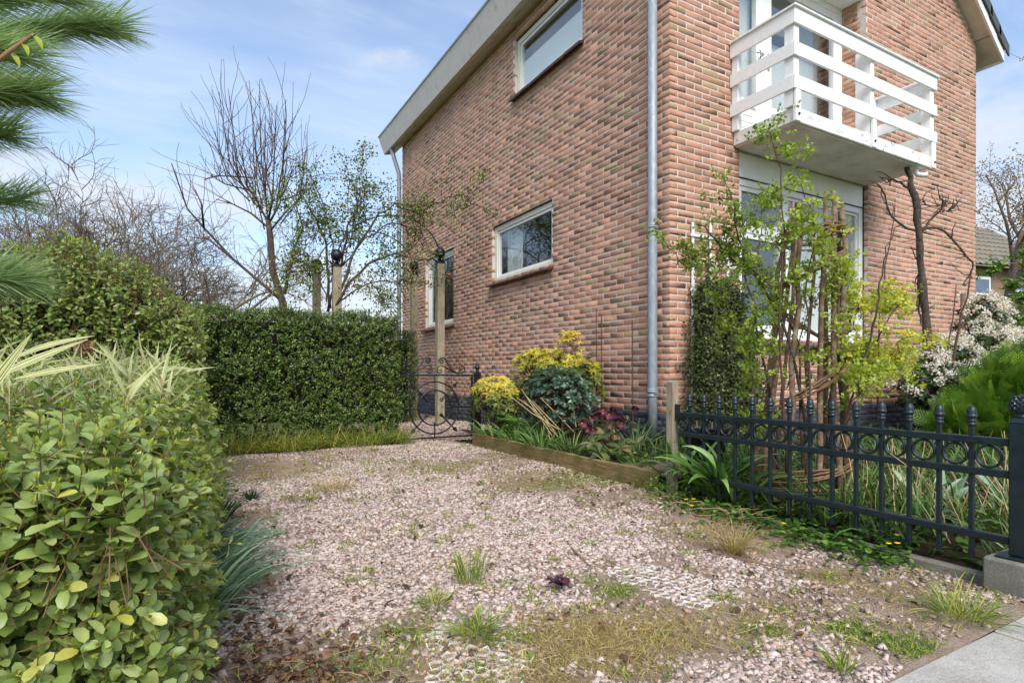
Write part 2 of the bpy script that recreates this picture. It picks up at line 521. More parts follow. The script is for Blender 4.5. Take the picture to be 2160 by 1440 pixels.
mx = gm.n('ShaderNodeMixShader'); gm.l(fr.outputs[0], mx.inputs[0]); gm.l(tr.outputs[0], mx.inputs[1]); gm.l(gl.outputs[0], mx.inputs[2])
MATS['glass'] = gm.done(mx.outputs[0])

# ------------------------------------------------------------------ the house
WX, WY = 3.93, 3.93              # side wall plane X = WX (faces -X), front wall plane Y = WY (faces -Y)
X1, Y1 = 10.08, 11.69            # far ends
ZP, ZE = 0.41, 5.63              # plinth top, eaves
SL = 0.75                        # roof pitch (tan)
RIDGE_X = (WX + X1) / 2
house = thing('brick_house', (WX, WY, 0), 'two storey red brown brick house with white balcony and zinc downpipes', 'house')

def under_roof(x): return ZE + SL * (min(x, 2 * RIDGE_X - x) - WX)
SIDE_OPEN = [(5.30, 6.87, 4.62, 5.42), (5.93, 7.55, 2.135, 2.97), (8.99, 10.31, 1.635, 2.95)]
FRONT_OPEN = [(4.90, 7.216, 3.09, 5.47), (4.90, 7.25, 1.16, 3.09)]

# wall cores (mortar), cut round the openings
def wall_core(side, u0, u1, z0, z1, opens, d0, d1):
    mb = MB()
    us = sorted({u0, u1, *[o[0] for o in opens], *[o[1] for o in opens]})
    zs = sorted({z0, z1, *[o[2] for o in opens], *[o[3] for o in opens]})
    us = [u for u in us if u0 <= u <= u1]; zs = [z for z in zs if z0 <= z <= z1]
    for a, b in zip(us[:-1], us[1:]):
        run = None
        for c, e in zip(zs[:-1], zs[1:]):
            hole = any(o[0] <= a and b <= o[1] and o[2] <= c and e <= o[3] for o in opens)
            if hole:
                if run: wbox(mb, side, a, b, run[0], run[1], d0, d1); run = None
            else: run = (run[0], e) if run else (c, e)
        if run: wbox(mb, side, a, b, run[0], run[1], d0, d1)
    return mb
def wbox(mb, side, u0, u1, z0, z1, d0, d1, b=0.0, tint=None):
    """box on a wall: u along the wall, d = depth behind the brick face (negative = proud)"""
    f = mb.bbox if b else mb.box
    kw = dict(tint=tint); 
    if b: kw['b'] = b
    if side == 's': f(WX + d0, WX + d1, u0, u1, z0, z1, **kw)
    else: f(u0, u1, WY + d0, WY + d1, z0, z1, **kw)

side_wall = part('side_wall', wall_core('s', WY + 0.0034, Y1, 0.0, ZE + 0.03, SIDE_OPEN, 0.0034, 0.11), MATS['mortar'], house)
side_wall['kind'] = 'stuff'
fm = wall_core('f', WX + 0.112, X1 - 0.007, 0.0, ZE, FRONT_OPEN, 0.0034, 0.11)
gx0, gx1 = WX + 0.112, X1 - 0.007
fm.prism([(gx0, ZE), (gx1, ZE), (gx1, under_roof(gx1)), (RIDGE_X, under_roof(RIDGE_X)), (gx0, under_roof(gx0))], 1, WY + 0.0034, WY + 0.11)
# recess reveals of the balcony bay (right reveal is brick)
fm.box(7.223, 7.30, WY + 0.112, WY + 0.40, 3.09, 5.47)
fm.box(4.80, 4.893, WY + 0.112, WY + 0.40, 3.09, 5.47)
front_wall = part('front_wall', fm, MATS['mortar'], house)
front_wall['kind'] = 'stuff'
bw = MB(); bw.box(WX + 0.11, X1 - 0.007, Y1 - 0.1, Y1, 0, ZE); bw.box(X1 - 0.1, X1 - 0.007, WY + 0.112, Y1 - 0.102, 0, ZE + 0.02)
bw.prism([(WX + .11, ZE + .002), (X1 - .007, ZE + .002), (RIDGE_X, under_roof(RIDGE_X))], 1, Y1 - .1, Y1)
part('rear_wall', bw, MATS['brick'], house, kind='stuff')

# bricks: (centre u, z, width, wall)
MOD, BH, JT, CH = 0.221, 0.0502, 0.0118, 0.0625
def lay(side, u0, u1, z0, z1, opens, parity, top=None, flip=False):
    out = []
    k = 0
    z = z0
    while z + BH <= z1:
        iv = [(u0, u1)]
        if top is not None:                    # gable: trim both ends
            zz = z + BH
            if zz > ZE:
                dx = (zz - ZE) / SL
                iv = [(max(u0, WX + dx), min(u1, X1 - dx))]
        for o in opens:
            if o[2] < z + BH * 0.6 and z + BH * 0.4 < o[3]:
                nv = []
                for a, b in iv:
                    if o[1] <= a or o[0] >= b: nv.append((a, b)); continue
                    if o[0] > a: nv.append((a, o[0]))
                    if o[1] < b: nv.append((o[1], b))
                iv = nv
        start = u0 if not flip else u1
        off = 0.0 if (k + parity) % 2 == 0 else -(0.21 - 0.1)
        j0 = 0
        u = u0 + off
        while u < u1:
            w = MOD - JT
            wob = rng.normal() * 0.002
            a_, b_ = u + wob, u + w + wob
            for (a, b) in iv:
                lo, hi = max(a_, a), min(b_, b)
                if hi - lo > 0.035: out.append(((lo + hi) / 2, z + BH / 2 + rng.normal() * 0.0012, hi - lo))
            u += MOD
        z += CH; k += 1
    return np.array(out)

def brick_arrays(B, side, depth=0.07, proud=0.0, seed=0):
    """bricks as chamfered blocks, 12 vertices each"""
    n = len(B); r = np.random.default_rng(seed)
    hw, hh, c = B[:, 2] / 2, np.full(n, BH / 2) + r.normal(size=n) * 0.0010, 0.0020
    V = np.zeros((n, 12, 3))                   # local u, d(outward +), z
    sg = [(-1, -1), (1, -1), (1, 1), (-1, 1)]
    pr = proud + r.normal(size=n) * 0.0007
    for i, (a, b) in enumerate(sg):
        V[:, i] = np.stack([a * hw, np.full(n, -depth), b * hh], -1)
        V[:, 4 + i] = np.stack([a * hw + r.normal(size=n) * 0.0012, pr - c * 1.1, b * hh + r.normal(size=n) * 0.0012], -1)
        V[:, 8 + i] = np.stack([a * (hw - c) + r.normal(size=n) * 0.0022, pr + r.normal(size=n) * 0.0008, b * (hh - c) + r.normal(size=n) * 0.0018], -1)
    F = np.array([(0, 1, 5, 4), (1, 2, 6, 5), (2, 3, 7, 6), (3, 0, 4, 7), (4, 5, 9, 8), (5, 6, 10, 9), (6, 7, 11, 10), (7, 4, 8, 11), (8, 9, 10, 11)])
    return V, F
def to_world(V, B, side, plane=None):
    W = np.empty_like(V)
    if side == 's':   # u=Y, outward -X
        W[..., 0] = (WX if plane is None else plane) - V[..., 1]; W[..., 1] = B[:, 0][:, None] + V[..., 0]; W[..., 2] = B[:, 1][:, None] + V[..., 2]
    elif side == 'f':  # u=X, outward -Y
        W[..., 0] = B[:, 0][:, None] + V[..., 0]; W[..., 1] = (WY if plane is None else plane) - V[..., 1]; W[..., 2] = B[:, 1][:, None] + V[..., 2]
    return W
def brick_tint(n, r):
    t = np.clip(r.normal(0.46, 0.13, n), 0.14, 0.72)
    y = r.random(n) < 0.14
    t[y] = r.uniform(0.70, 0.98, y.sum())
    return t
def build_bricks(B, side, parent, mat, seed, plane=None, n_single=0, mass='brickwork', flipF=False):
    r = np.random.default_rng(seed)
    V, F = brick_arrays(B, side, seed=seed)
    W = to_world(V, B, side, plane)
    if side == 's': F = F[:, ::-1]
    t = brick_tint(len(B), r)
    pick = np.zeros(len(B), bool)
    if n_single:
        cen = W[:, 8:].mean(1)
        vis, f = in_view(cen)
        d = unit(cen - EYE)
        face = np.abs(d[:, 0] if side == 's' else d[:, 1])
        hid = (cen[:, 2] < 1.15) | ((side == 'f') & (cen[:, 2] < 2.3) & (cen[:, 0] > 4.1) & (cen[:, 0] < 4.9))
        size = np.where(vis & ~hid, face * B[:, 2] / f ** 2, -1)
        pick[np.argsort(-size)[:n_single]] = True
        for i in np.nonzero(pick)[0]:
            part('brick', mesh_np('brick', W[i], F, np.full(9, t[i])), mat, parent)
    k = ~pick
    n = k.sum()
    FF = (F[None] + (np.arange(n) * 12)[:, None, None]).reshape(-1, 4)
    part(mass, mesh_np(mass, W[k].reshape(-1, 3), FF, np.repeat(t[k], 9)), mat, parent, kind='stuff')

CO = 0.0115 / 2
def corner_lay():
    s_ = lay('s', WY, Y1, ZP + CO, ZE - 0.005, SIDE_OPEN, 0)
    f_ = lay('f', WX, X1, ZP + CO, under_roof(RIDGE_X) - 0.05, FRONT_OPEN, 1, top=True)
    # every course turns the corner with one brick end behind the other: trim the joint line
    for A in (s_,):
        e = A[:, 0] - A[:, 2] / 2 < WY + 0.002
        A[e, 0] += 0.0; 
    e = f_[:, 0] - f_[:, 2] / 2 < WX + 0.09
    lo = f_[:, 0] - f_[:, 2] / 2; hi = f_[:, 0] + f_[:, 2] / 2
    lo = np.where(e, np.maximum(lo, WX + 0.0015), lo)
    f_[:, 0] = (lo + hi) / 2; f_[:, 2] = hi - lo
    return s_, f_[f_[:, 2] > 0.03]
Bs, Bf = corner_lay()
build_bricks(Bs, 's', side_wall, MATS['brick'], 5, n_single=150)
build_bricks(Bf, 'f', front_wall, MATS['brick'], 6, n_single=150)
# reveal bricks of the bay, right side (faces -X)
Br = lay('s', WY + 0.075, WY + 0.34, 3.24, 5.46, [], 0)
build_bricks(Br, 's', front_wall, MATS['brick'], 8, plane=7.216, mass='reveal_brickwork')
# painted plinth
pl = lay('s', WY, Y1, ZP - 6 * CH + CO, ZP - 0.001, [], 1)
pf = lay('f', WX + 0.0015, X1, ZP - 6 * CH + CO, ZP - 0.001, [], 0)
plinth = part('plinth', MB().box(WX + 0.0015, WX + 0.003, WY + 0.0015, Y1, 0.0, ZP - 0.002).box(WX + 0.0032, X1, WY + 0.0015, WY + 0.003, 0.0, ZP - 0.002), MATS['plinth_mortar'], house)
plinth['kind'] = 'stuff'
build_bricks(pl, 's', plinth, MATS['plinth_brick'], 9, mass='plinth_brickwork')
build_bricks(pf, 'f', plinth, MATS['plinth_brick'], 10, mass='plinth_brickwork')

def ring(mb, side, u0, u1, z0, z1, w, d0, d1, wb=None, wt=None):
    """one connected rectangular frame"""
    wb = w if wb is None else wb; wt = w if wt is None else wt
    o = [(u0, z0), (u1, z0), (u1, z1), (u0, z1)]; i = [(u0 + w, z0 + wb), (u1 - w, z0 + wb), (u1 - w, z1 - wt), (u0 + w, z1 - wt)]
    mk = (lambda p, d: (WX + d, p[0], p[1])) if side == 's' else (lambda p, d: (p[0], WY + d, p[1]))
    vs = [mk(p, d0) for p in o] + [mk(p, d0) for p in i] + [mk(p, d1) for p in o] + [mk(p, d1) for p in i]
    F = []
    for k in range(4):
        j = (k + 1) % 4
        F += [(k, j, 4 + j, 4 + k), (8 + k, 12 + k, 12 + j, 8 + j), (k, 8 + k, 8 + j, j), (4 + k, 4 + j, 12 + j, 12 + k)]
    mb.add(vs, F)
    return mb
def pane(side, u0, u1, z0, z1, d):
    mb = MB(); wbox(mb, side, u0, u1, z0, z1, d, d + 0.006); return mb
def sill_tiles(win, side, u0, u1, ztop, drop, out, w=0.105, top_in=0.05):
    n = max(1, round((u1 - u0) / w)); w = (u1 - u0) / n
    for i in range(n):
        a, b = u0 + i * w + 0.003, u0 + (i + 1) * w - 0.003
        j = rng.normal() * 0.0015
        poly = [(top_in, ztop + j), (-out, ztop - drop + j), (-out - 0.006, ztop - drop - 0.014 + j), (-out, ztop - drop - 0.034 + j), (top_in, ztop - 0.036 + j)]
        mb = MB()
        if side == 's': mb.prism([(WX + p[0], p[1]) for p in poly], 1, a, b)
        else: mb.prism([(WY + p[0], p[1]) for p in poly], 0, a, b)
        part('sill_tile', mb, MATS['sill_glaze'], win)

def simple_window(u0, u1, z0, z1, label, film=None, curtain=None, sill_drop=0.05, sill_out=0.075):
    w = part('window', ring(MB(), 's', u0 + 0.004, u1 - 0.004, z0 + 0.004, z1 - 0.012, 0.062, 0.045, 0.12), MATS['cream_paint'], house)
    w['label'] = label
    part('sash', ring(MB(), 's', u0 + 0.068, u1 - 0.068, z0 + 0.068, z1 - 0.076, 0.036, 0.062, 0.11), MATS['white_paint'], w)
    part('pane', pane('s', u0 + 0.106, u1 - 0.106, z0 + 0.106, z1 - 0.114, 0.085), MATS['glass'], w)
    gap = MB(); wbox(gap, 's', u0 - 0.004, u1 + 0.004, z1 - 0.011, z1 + 0.008, 0.03, 0.1)
    part('lintel_gap', gap, MATS['dark_gap'], w)
    sill_tiles(w, 's', u0 - 0.03, u1 + 0.05, z0 + 0.012, sill_drop, sill_out)
    room = MB()                                  # room behind the pane, coloured dark so reflections show
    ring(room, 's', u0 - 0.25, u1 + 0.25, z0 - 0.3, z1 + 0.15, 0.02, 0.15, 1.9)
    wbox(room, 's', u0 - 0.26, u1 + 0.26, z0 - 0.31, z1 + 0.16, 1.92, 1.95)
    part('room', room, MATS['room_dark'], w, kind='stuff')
    if film:
        fb = MB(); wbox(fb, 's', u0 + 0.09, u1 - 0.09, z0 + 0.09, film, 0.0925, 0.0945); part('privacy_film', fb, MATS['window_film'], w)
        bl = MB(); wbox(bl, 's', u0 + 0.02, u1 - 0.02, z0 + 0.3, z1, 0.24, 0.25); part('blind', bl, MATS['blind_grey'], w)
    if curtain:
        a, b = curtain
        pts = []
        nn = 26
        for i in range(nn + 1):
            u = a + (b - a) * i / nn
            pts.append((u, 0.22 + 0.025 * math.sin(i * 1.7) + 0.01 * math.sin(i * 0.6)))
        vs = [(WX + d, u, z0 - 0.1) for u, d in pts] + [(WX + d, u, z1 + 0.05) for u, d in pts]
        part('curtain', MB().add(vs, [(i, i + 1, nn + 2 + i, nn + 1 + i) for i in range(nn)]), MATS['curtain'], w, True)
    return w
simple_window(*SIDE_OPEN[0], 'wide upper window with white privacy film under the eaves', film=5.08)
simple_window(*SIDE_OPEN[1], 'wide cream framed window reflecting bare trees', curtain=(7.02, 7.45))
simple_window(*SIDE_OPEN[2], 'tall window behind the wooden posts', curtain=(9.98, 10.25))

# ---- front living-room window
u0, u1, z0, z1 = 4.90, 7.25, 1.16, 2.83
fw = part('window', ring(MB(), 'f', u0 + 0.004, u1 - 0.012, z0, z1, 0.075, 0.06, 0.15, wb=0.09), MATS['white_paint'], house)
fw['label'] = 'large white living room window behind the willow obelisk'
xm = 5.70
mb = MB(); wbox(mb, 'f', xm, xm + 0.09, z0 + 0.091, z1 - 0.076, 0.066, 0.148, b=0.004); part('mullion', mb, MATS['white_paint'], fw)
mb = MB(); wbox(mb, 'f', u0 + 0.081, xm - 0.001, 2.27, 2.345, 0.066, 0.146, b=0.004); part('transom', mb, MATS['white_paint'], fw)
part('sash', ring(MB(), 'f', u0 + 0.083, xm - 0.003, z0 + 0.094, 2.267, 0.052, 0.075, 0.14), MATS['white_paint'], fw)
part('sash', ring(MB(), 'f', u0 + 0.083, xm - 0.003, 2.348, z1 - 0.079, 0.045, 0.075, 0.14), MATS['white_paint'], fw)
part('glazing_bead', ring(MB(), 'f', xm + 0.093, u1 - 0.09, z0 + 0.094, z1 - 0.079, 0.03, 0.085, 0.14), MATS['white_paint'], fw)
part('pane', pane('f', u0 + 0.137, xm - 0.057, z0 + 0.148, 2.213, 0.10), MATS['glass'], fw)
part('pane', pane('f', u0 + 0.13, xm - 0.05, 2.395, z1 - 0.126, 0.10), MATS['glass'], fw)
part('pane', pane('f', xm + 0.125, u1 - 0.122, z0 + 0.126, z1 - 0.111, 0.10), MATS['glass'], fw)
sill_tiles(fw, 'f', u0 + 0.01, u1 - 0.01, z0 - 0.003, 0.055, 0.10)
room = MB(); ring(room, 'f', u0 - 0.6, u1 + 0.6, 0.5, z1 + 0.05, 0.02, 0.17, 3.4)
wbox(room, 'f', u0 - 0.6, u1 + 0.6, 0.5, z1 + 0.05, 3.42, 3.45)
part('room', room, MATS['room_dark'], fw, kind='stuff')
for a, b in ((6.0, 7.22),):
    nn = 60; pts = [(a + (b - a) * i / nn, 0.26 + 0.03 * math.sin(i * 0.9) + 0.012 * math.sin(i * 2.3)) for i in range(nn + 1)]
    vs = [(u, WY + d, z0 - 0.1) for u, d in pts] + [(u, WY + d, z1 + 0.02) for u, d in pts]
    part('curtain', MB().add(vs, [(i, i + 1, nn + 2 + i, nn + 1 + i) for i in range(nn)]), MATS['curtain'], fw, True)
mb = MB(); wbox(mb, 'f', 4.895, 7.216, 2.832, 3.088, 0.045, 0.14, b=0.003)
part('lintel_panel', mb, MATS['white_paint'], house)
mb = MB(); wbox(mb, 'f', 4.90, 7.214, 2.8225, 2.8315, 0.05, 0.1)
part('lintel_gap', mb, MATS['dark_gap'], house)
mb = MB(); wbox(mb, 'f', 7.238, 7.249, z0, 3.085, 0.05, 0.12)
part('joint_strip', mb, MATS['dark_gap'], house)

# ---- balcony doors in the recess (plane 0.30 behind the brick face)
dd = part('balcony_door', ring(MB(), 'f', 4.896, 7.214, 3.235, 5.40, 0.07, 0.30, 0.39), MATS['white_paint'], house)
dd['label'] = 'white glazed french doors behind the balcony'
for (a, b, zz0, zz1) in ((4.968, 5.665, 3.307, 5.328), (5.76, 7.142, 3.307, 5.328)):
    part('door_leaf', ring(MB(), 'f', a, b, zz0, zz1, 0.085, 0.315, 0.375, wb=0.10), MATS['white_paint'], dd)
    mb = MB(); wbox(mb, 'f', a + 0.086, b - 0.086, 3.78, 3.86, 0.318, 0.372, b=0.004); part('lock_rail', mb, MATS['white_paint'], dd)
    mb = MB(); wbox(mb, 'f', a + 0.086, b - 0.086, zz0 + 0.101, 3.779, 0.338, 0.365)
    part('panel', mb, MATS['white_paint'], dd)
    part('pane', pane('f', a + 0.086, b - 0.086, 3.861, zz1 - 0.086, 0.343), MATS['glass'], dd)
    for k in range(4):
        mb = MB(); wbox(mb, 'f', a + 0.12, b - 0.12, 3.46 + k * 0.075, 3.466 + k * 0.075, 0.333, 0.3375); part('groove_bead', mb, MATS['soffit_paint'], dd)
mb = MB(); wbox(mb, 'f', 5.667, 5.758, 3.307, 5.328, 0.312, 0.378, b=0.004); part('post', mb, MATS['white_paint'], dd)
for hx in (5.635, 5.79):
    mb = MB(); wbox(mb, 'f', hx - 0.016, hx + 0.016, 4.26, 4.46, 0.305, 0.3145, b=0.003)
    mb.tube([(hx, WY + 0.306, 4.38), (hx, WY + 0.26, 4.38), (hx + (0.03 if hx > 5.7 else -0.03), WY + 0.255, 4.38), (hx + (0.12 if hx > 5.7 else -0.12), WY + 0.255, 4.378)], 0.011, 8)
    part('handle', mb, MATS['chrome'], dd, True)
mb = MB(); wbox(mb, 'f', 4.97, 5.64, 3.86, 5.25, 0.45, 0.455); wbox(mb, 'f', 5.8, 7.2, 3.3, 4.86, 0.62, 0.625); part('curtain', mb, MATS['curtain'], dd, kind='stuff')
mb = MB(); wbox(mb, 'f', 5.8, 7.2, 4.9, 5.4, 0.5, 0.51); part('blind', mb, MATS['blind_grey'], dd)
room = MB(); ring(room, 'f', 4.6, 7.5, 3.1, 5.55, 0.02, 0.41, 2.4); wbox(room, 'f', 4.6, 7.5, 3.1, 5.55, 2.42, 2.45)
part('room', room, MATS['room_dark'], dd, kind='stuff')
mb = MB(); wbox(mb, 'f', 4.89, 7.222, 5.402, 5.60, -0.004, 0.385, b=0.003)
part('recess_beam', mb, MATS['white_paint'], house)

# ---- balcony
bal = part('balcony', MB().bbox(4.81, 7.26, 3.25, WY - 0.002, 3.097, 3.23, b=0.006).box(4.90, 7.214, WY - 0.001, WY + 0.30, 3.10, 3.228), MATS['slab_concrete'], house)
bal['kind'] = 'stuff'
bal['label'] = 'white concrete balcony slab with white plank railing'
part('slab_soffit', MB().box(4.835, 7.235, 3.28, WY - 0.004, 3.086, 3.0965), MATS['slab_under'], bal)
zr = ((3.965, 4.105), (3.675, 3.80), (3.375, 3.50))
FY = 3.215                                        # front boards' outer face
for (a, b) in zr:
    part('rail_board', MB().bbox(4.755, 7.32, FY, FY + 0.022, a, b, b=0.003), MATS['balcony_paint'], bal)
    part('rail_board', MB().bbox(4.755, 4.777, FY + 0.0235, WY - 0.003, a, b, b=0.003), MATS['balcony_paint'], bal)
    part('rail_board', MB().bbox(7.298, 7.32, FY + 0.0235, WY - 0.003, a, b, b=0.003), MATS['balcony_paint'], bal)
part('cap_rail', MB().bbox(4.735, 7.34, FY - 0.02, FY + 0.075, 4.106, 4.128, b=0.004), MATS['balcony_paint'], bal)
part('cap_rail', MB().bbox(4.735, 4.825, FY + 0.0765, WY - 0.002, 4.106, 4.128, b=0.004), MATS['balcony_paint'], bal)
part('cap_rail', MB().bbox(7.25, 7.34, FY + 0.0765, WY - 0.002, 4.106, 4.128, b=0.004), MATS['balcony_paint'], bal)
for (px_, py_, sx) in ((4.779, FY + 0.0235, 0.075), (6.03, FY + 0.0235, 0.06), (7.222, FY + 0.0235, 0.075)):
    o = part('post', MB().bbox(px_, px_ + sx, py_, py_ + 0.10 if px_ != 6.03 else py_ + 0.16, 3.232, 4.104, b=0.004), MATS['balcony_paint'], bal)
    part('post_foot', MB().bbox(px_, px_ + sx, py_ - 0.022, py_ + 0.013, 3.085, 3.374, b=0.004), MATS['balcony_paint'], bal)
    mb = MB(); mb.lathe([(0.012, 0), (0.012, -0.008), (0.007, -0.012)], (px_ + sx / 2, py_ - 0.023, 3.15), 8, axis='y'); part('bolt', mb, MATS['dark_gap'], bal)
part('post', MB().bbox(4.779, 4.839, WY - 0.08, WY - 0.004, 3.232, 4.104, b=0.004), MATS['balcony_paint'], bal)
part('post', MB().bbox(7.236, 7.296, WY - 0.08, WY - 0.004, 3.232, 4.104, b=0.004), MATS['balcony_paint'], bal)
mb = MB(); mb.tube([(7.12, 3.34, 3.10), (7.12, 3.34, 3.05), (7.125, 3.32, 3.02), (7.15, 3.28, 3.005), (7.17, 3.24, 3.01)], [0.028, 0.028, 0.028, 0.028, 0.028], 10)
part('drain_spout', mb, MATS['white_paint'], bal, True)

# ---- roof
YF, YB = 3.72, 12.10
XL, XR = 3.80, 10.42
th = 0.20
roof = part('roof', MB().prism([(XL, under_roof(XL) + 0.02), (RIDGE_X, under_roof(RIDGE_X) + 0.02), (XR, under_roof(XR) + 0.02), (XR, under_roof(XR) + th), (RIDGE_X, under_roof(RIDGE_X) + th + 0.05), (XL, under_roof(XL) + th)], 1, YF + 0.03, YB), MATS['soffit_paint'], house)
def rake(xa, xb, dz0, dz1, y0, y1):
    return MB().prism([(xa, under_roof(xa) + dz0), (xb, under_roof(xb) + dz0), (xb, under_roof(xb) + dz1), (xa, under_roof(xa) + dz1)], 1, y0, y1)
part('verge_board', rake(RIDGE_X + 0.002, XR + 0.012, 0.0, 0.235, YF, YF + 0.028), MATS['white_paint'], roof)
part('verge_board', rake(XL + 0.05, RIDGE_X, 0.0, 0.235, YF, YF + 0.028), MATS['white_paint'], roof)
part('eaves_board', MB().box(XR + 0.0005, XR + 0.022, YF + 0.0285, YB, under_roof(XR) - 0.01, under_roof(XR) + 0.23), MATS['white_paint'], roof)
mb = MB(); xj = 10.06
part('soffit_joint', MB().prism([(xj, under_roof(xj) + 0.016), (xj + 0.006, under_roof(xj) + 0.012), (xj + 0.006, under_roof(xj) + 0.03), (xj, under_roof(xj) + 0.03)], 1, YF + 0.03, WY), MATS['dark_gap'], roof)
x = XR + 0.10
for i in range(13):
    xa, xb = x - 0.33, x
    tm = MB().prism([(xa, under_roof(xa) + 0.245), (xb, under_roof(xb) + 0.275), (xb, under_roof(xb) + 0.315), (xa, under_roof(xa) + 0.285)], 1, YF - 0.03, YF + 0.30)
    tm.prism([(xa, under_roof(xa) + 0.13), (xb, under_roof(xb) + 0.16), (xb, under_roof(xb) + 0.2745), (xa, under_roof(xa) + 0.2445)], 1, YF - 0.03, YF - 0.012)
    part('roof_tile', tm, MATS['roof_tile'], roof)
    x -= 0.27
part('tile_field', MB().prism([(RIDGE_X, under_roof(RIDGE_X) + 0.26), (XR + 0.09, under_roof(XR + 0.09) + 0.26), (XR + 0.09, under_roof(XR + 0.09) + 0.29), (RIDGE_X, under_roof(RIDGE_X) + 0.3), (XL - 0.05, under_roof(XL - 0.05) + 0.30), (XL - 0.05, under_roof(XL - 0.05) + 0.27)], 1, YF + 0.302, YB), MATS['roof_tile'], roof)
# box gutter on the side wall
gut = part('box_gutter', MB().prism([(WX - 0.003, 5.615), (3.715, 5.565), (3.70, 5.565), (3.575, 5.905), (3.60, 5.915), (WX - 0.003, 5.80)], 1, YF + 0.06, YB + 0.13), MATS['fascia_paint'], house)
part('gutter_edge', MB().prism([(3.565, 5.899), (3.56, 5.925), (3.605, 5.93), (3.605, 5.917)], 1, YF + 0.05, YB + 0.14), MATS['zinc'], gut)
part('gutter_soffit', MB().prism([(WX - 0.004, 5.609), (3.722, 5.5585), (3.722, 5.564), (WX - 0.004, 5.6145)], 1, YF + 0.065, YB + 0.12), MATS['soffit_paint'], gut)

# ---- downpipes
def pipe_collar(pipe, x, y, z, r):
    mb = MB(); mb.lathe([(r + 0.001, -0.035), (r + 0.008, -0.03), (r + 0.008, -0.02), (r + 0.002, -0.016), (r + 0.002, 0.006), (r + 0.009, 0.01), (r + 0.009, 0.022), (r + 0.002, 0.026), (r + 0.006, 0.03), (r + 0.006, 0.04), (r + 0.001, 0.045)], (x, y, z), 18)
    part('collar', mb, MATS['zinc'], pipe, True)
    mb = MB(); mb.box(x + r * 0.7, WX - 0.002, y - 0.006, y + 0.006, z - 0.012, z + 0.004); part('bracket', mb, MATS['zinc'], pipe)
    mb = MB(); mb.lathe([(0.007, -0.02), (0.007, 0.02)], (x - 0.01, y - r - 0.012, z + 0.0), 6, axis='x')
    part('screw', mb, MATS['zinc'], pipe)
px_, py_ = 3.855, 4.08
dp = part('downpipe', MB().lathe([(0.046, 0.14), (0.046, 0.62), (0.0455, 2.16), (0.0445, 5.58)], (px_, py_, 0), 20), MATS['zinc'], house, True)
pipe_collar(dp, px_, py_, 0.60, 0.046); pipe_collar(dp, px_, py_, 2.17, 0.046); pipe_collar(dp, px_, py_, 4.85, 0.046)
mb = MB(); xb_, yb_ = 3.885, Y1 + 0.07
mb.tube([(xb_, yb_, 0.1), (xb_, yb_, 3), (xb_, yb_, 4.95), (xb_ - 0.01, yb_, 5.05), (xb_ - 0.09, yb_ + 0.05, 5.35), (xb_ - 0.14, yb_ + 0.07, 5.56)], 0.045, 14)
dp2 = part('downpipe', mb, MATS['zinc'], house, True)
for z in (1.9, 4.75):
    mb = MB(); mb.lathe([(0.046, -0.03), (0.056, -0.02), (0.047, -0.01), (0.047, 0.01), (0.056, 0.02), (0.046, 0.03)], (xb_, yb_, z), 14); part('collar', mb, MATS['zinc'], dp2, True)

# lamp hanging inside the living room
plain_mat('lamp_metal', srgb(30, 28, 28), 0.5, metal=0.6)
em = NT('bulb_glow'); e_ = em.n('ShaderNodeEmission'); e_.inputs[0].default_value = (1.0, 0.42, 0.12, 1); e_.inputs[1].default_value = 5.0
MATS['bulb_glow'] = em.done(e_.outputs[0])
lamp = thing('pendant_lamp', (5.5, 5.2, 1.75), 'black bar lamp with two glowing orange bulbs inside the living room window', 'lamp')
part('bar', MB().tube([(5.2, 5.2, 1.93), (5.95, 5.2, 1.93)], 0.015, 8).tube([(5.5, 5.2, 1.94), (5.5, 5.2, 2.86)], 0.006, 6), MATS['lamp_metal'], lamp, kind='stuff')
for bx_ in (5.42, 5.58):
    mb = MB(); mb.lathe([(0.008, -0.13), (0.022, -0.11), (0.026, -0.07), (0.016, -0.03), (0.014, -0.015)], (bx_, 5.2, 1.93), 10); part('bulb', mb, MATS['bulb_glow'], lamp, True)
# ------------------------------------------------------------------ ground materials
def ground_material(name, cols, s1=2.0, s2=40, bump=0.6, moss=None, mscale=1.3, mlo=0.5, mhi=0.66):
    m = NT(name)
    a = m.noise(s1, 5, 0.6); b = m.noise(s2, 6, 0.7)
    f = m.math('ADD', m.math('MULTIPLY', a, 0.5), m.math('MULTIPLY', b, 0.5))
    c = m.ramp(f, [(0.3, cols[0]), (0.5, cols[1]), (0.7, cols[2])])
    if moss:
        mm = m.noise(mscale, 7, 0.68)
        c = m.mix(m.rng(mm, mlo, mhi, 0, 0.85), c, m.ramp(m.noise(90, 4, 0.7), [(0.3, tuple(x * 0.6 for x in moss[:3])), (0.7, moss)]))
    h = m.math('ADD', m.noise(55, 6, 0.75), m.noise(190, 3))
    MATS[name] = m.done(m.bsdf(c, 0.95, normal=m.bump(h, bump, 0.02), spec=0.15))
ground_material('dust', [srgb(124, 104, 90), srgb(166, 144, 128), srgb(200, 178, 164)], 3.0, 60, 0.7, moss=srgb(168, 144, 98), mscale=2.2, mlo=0.52, mhi=0.7)
ground_material('soil', [srgb(44, 34, 28), srgb(72, 56, 45), srgb(104, 84, 68)], 3.0, 30, 0.9, moss=srgb(70, 84, 40), mscale=3.0, mlo=0.55, mhi=0.7)
ground_material('lawn', [srgb(60, 72, 34), srgb(80, 92, 44), srgb(110, 112, 60)], 1.0, 12, 0.5)
ground_material('slab', [srgb(150, 146, 138), srgb(182, 177, 168), srgb(206, 200, 190)], 6.0, 90, 0.35, moss=srgb(176, 164, 146), mscale=5.0, mlo=0.52, mhi=0.75)
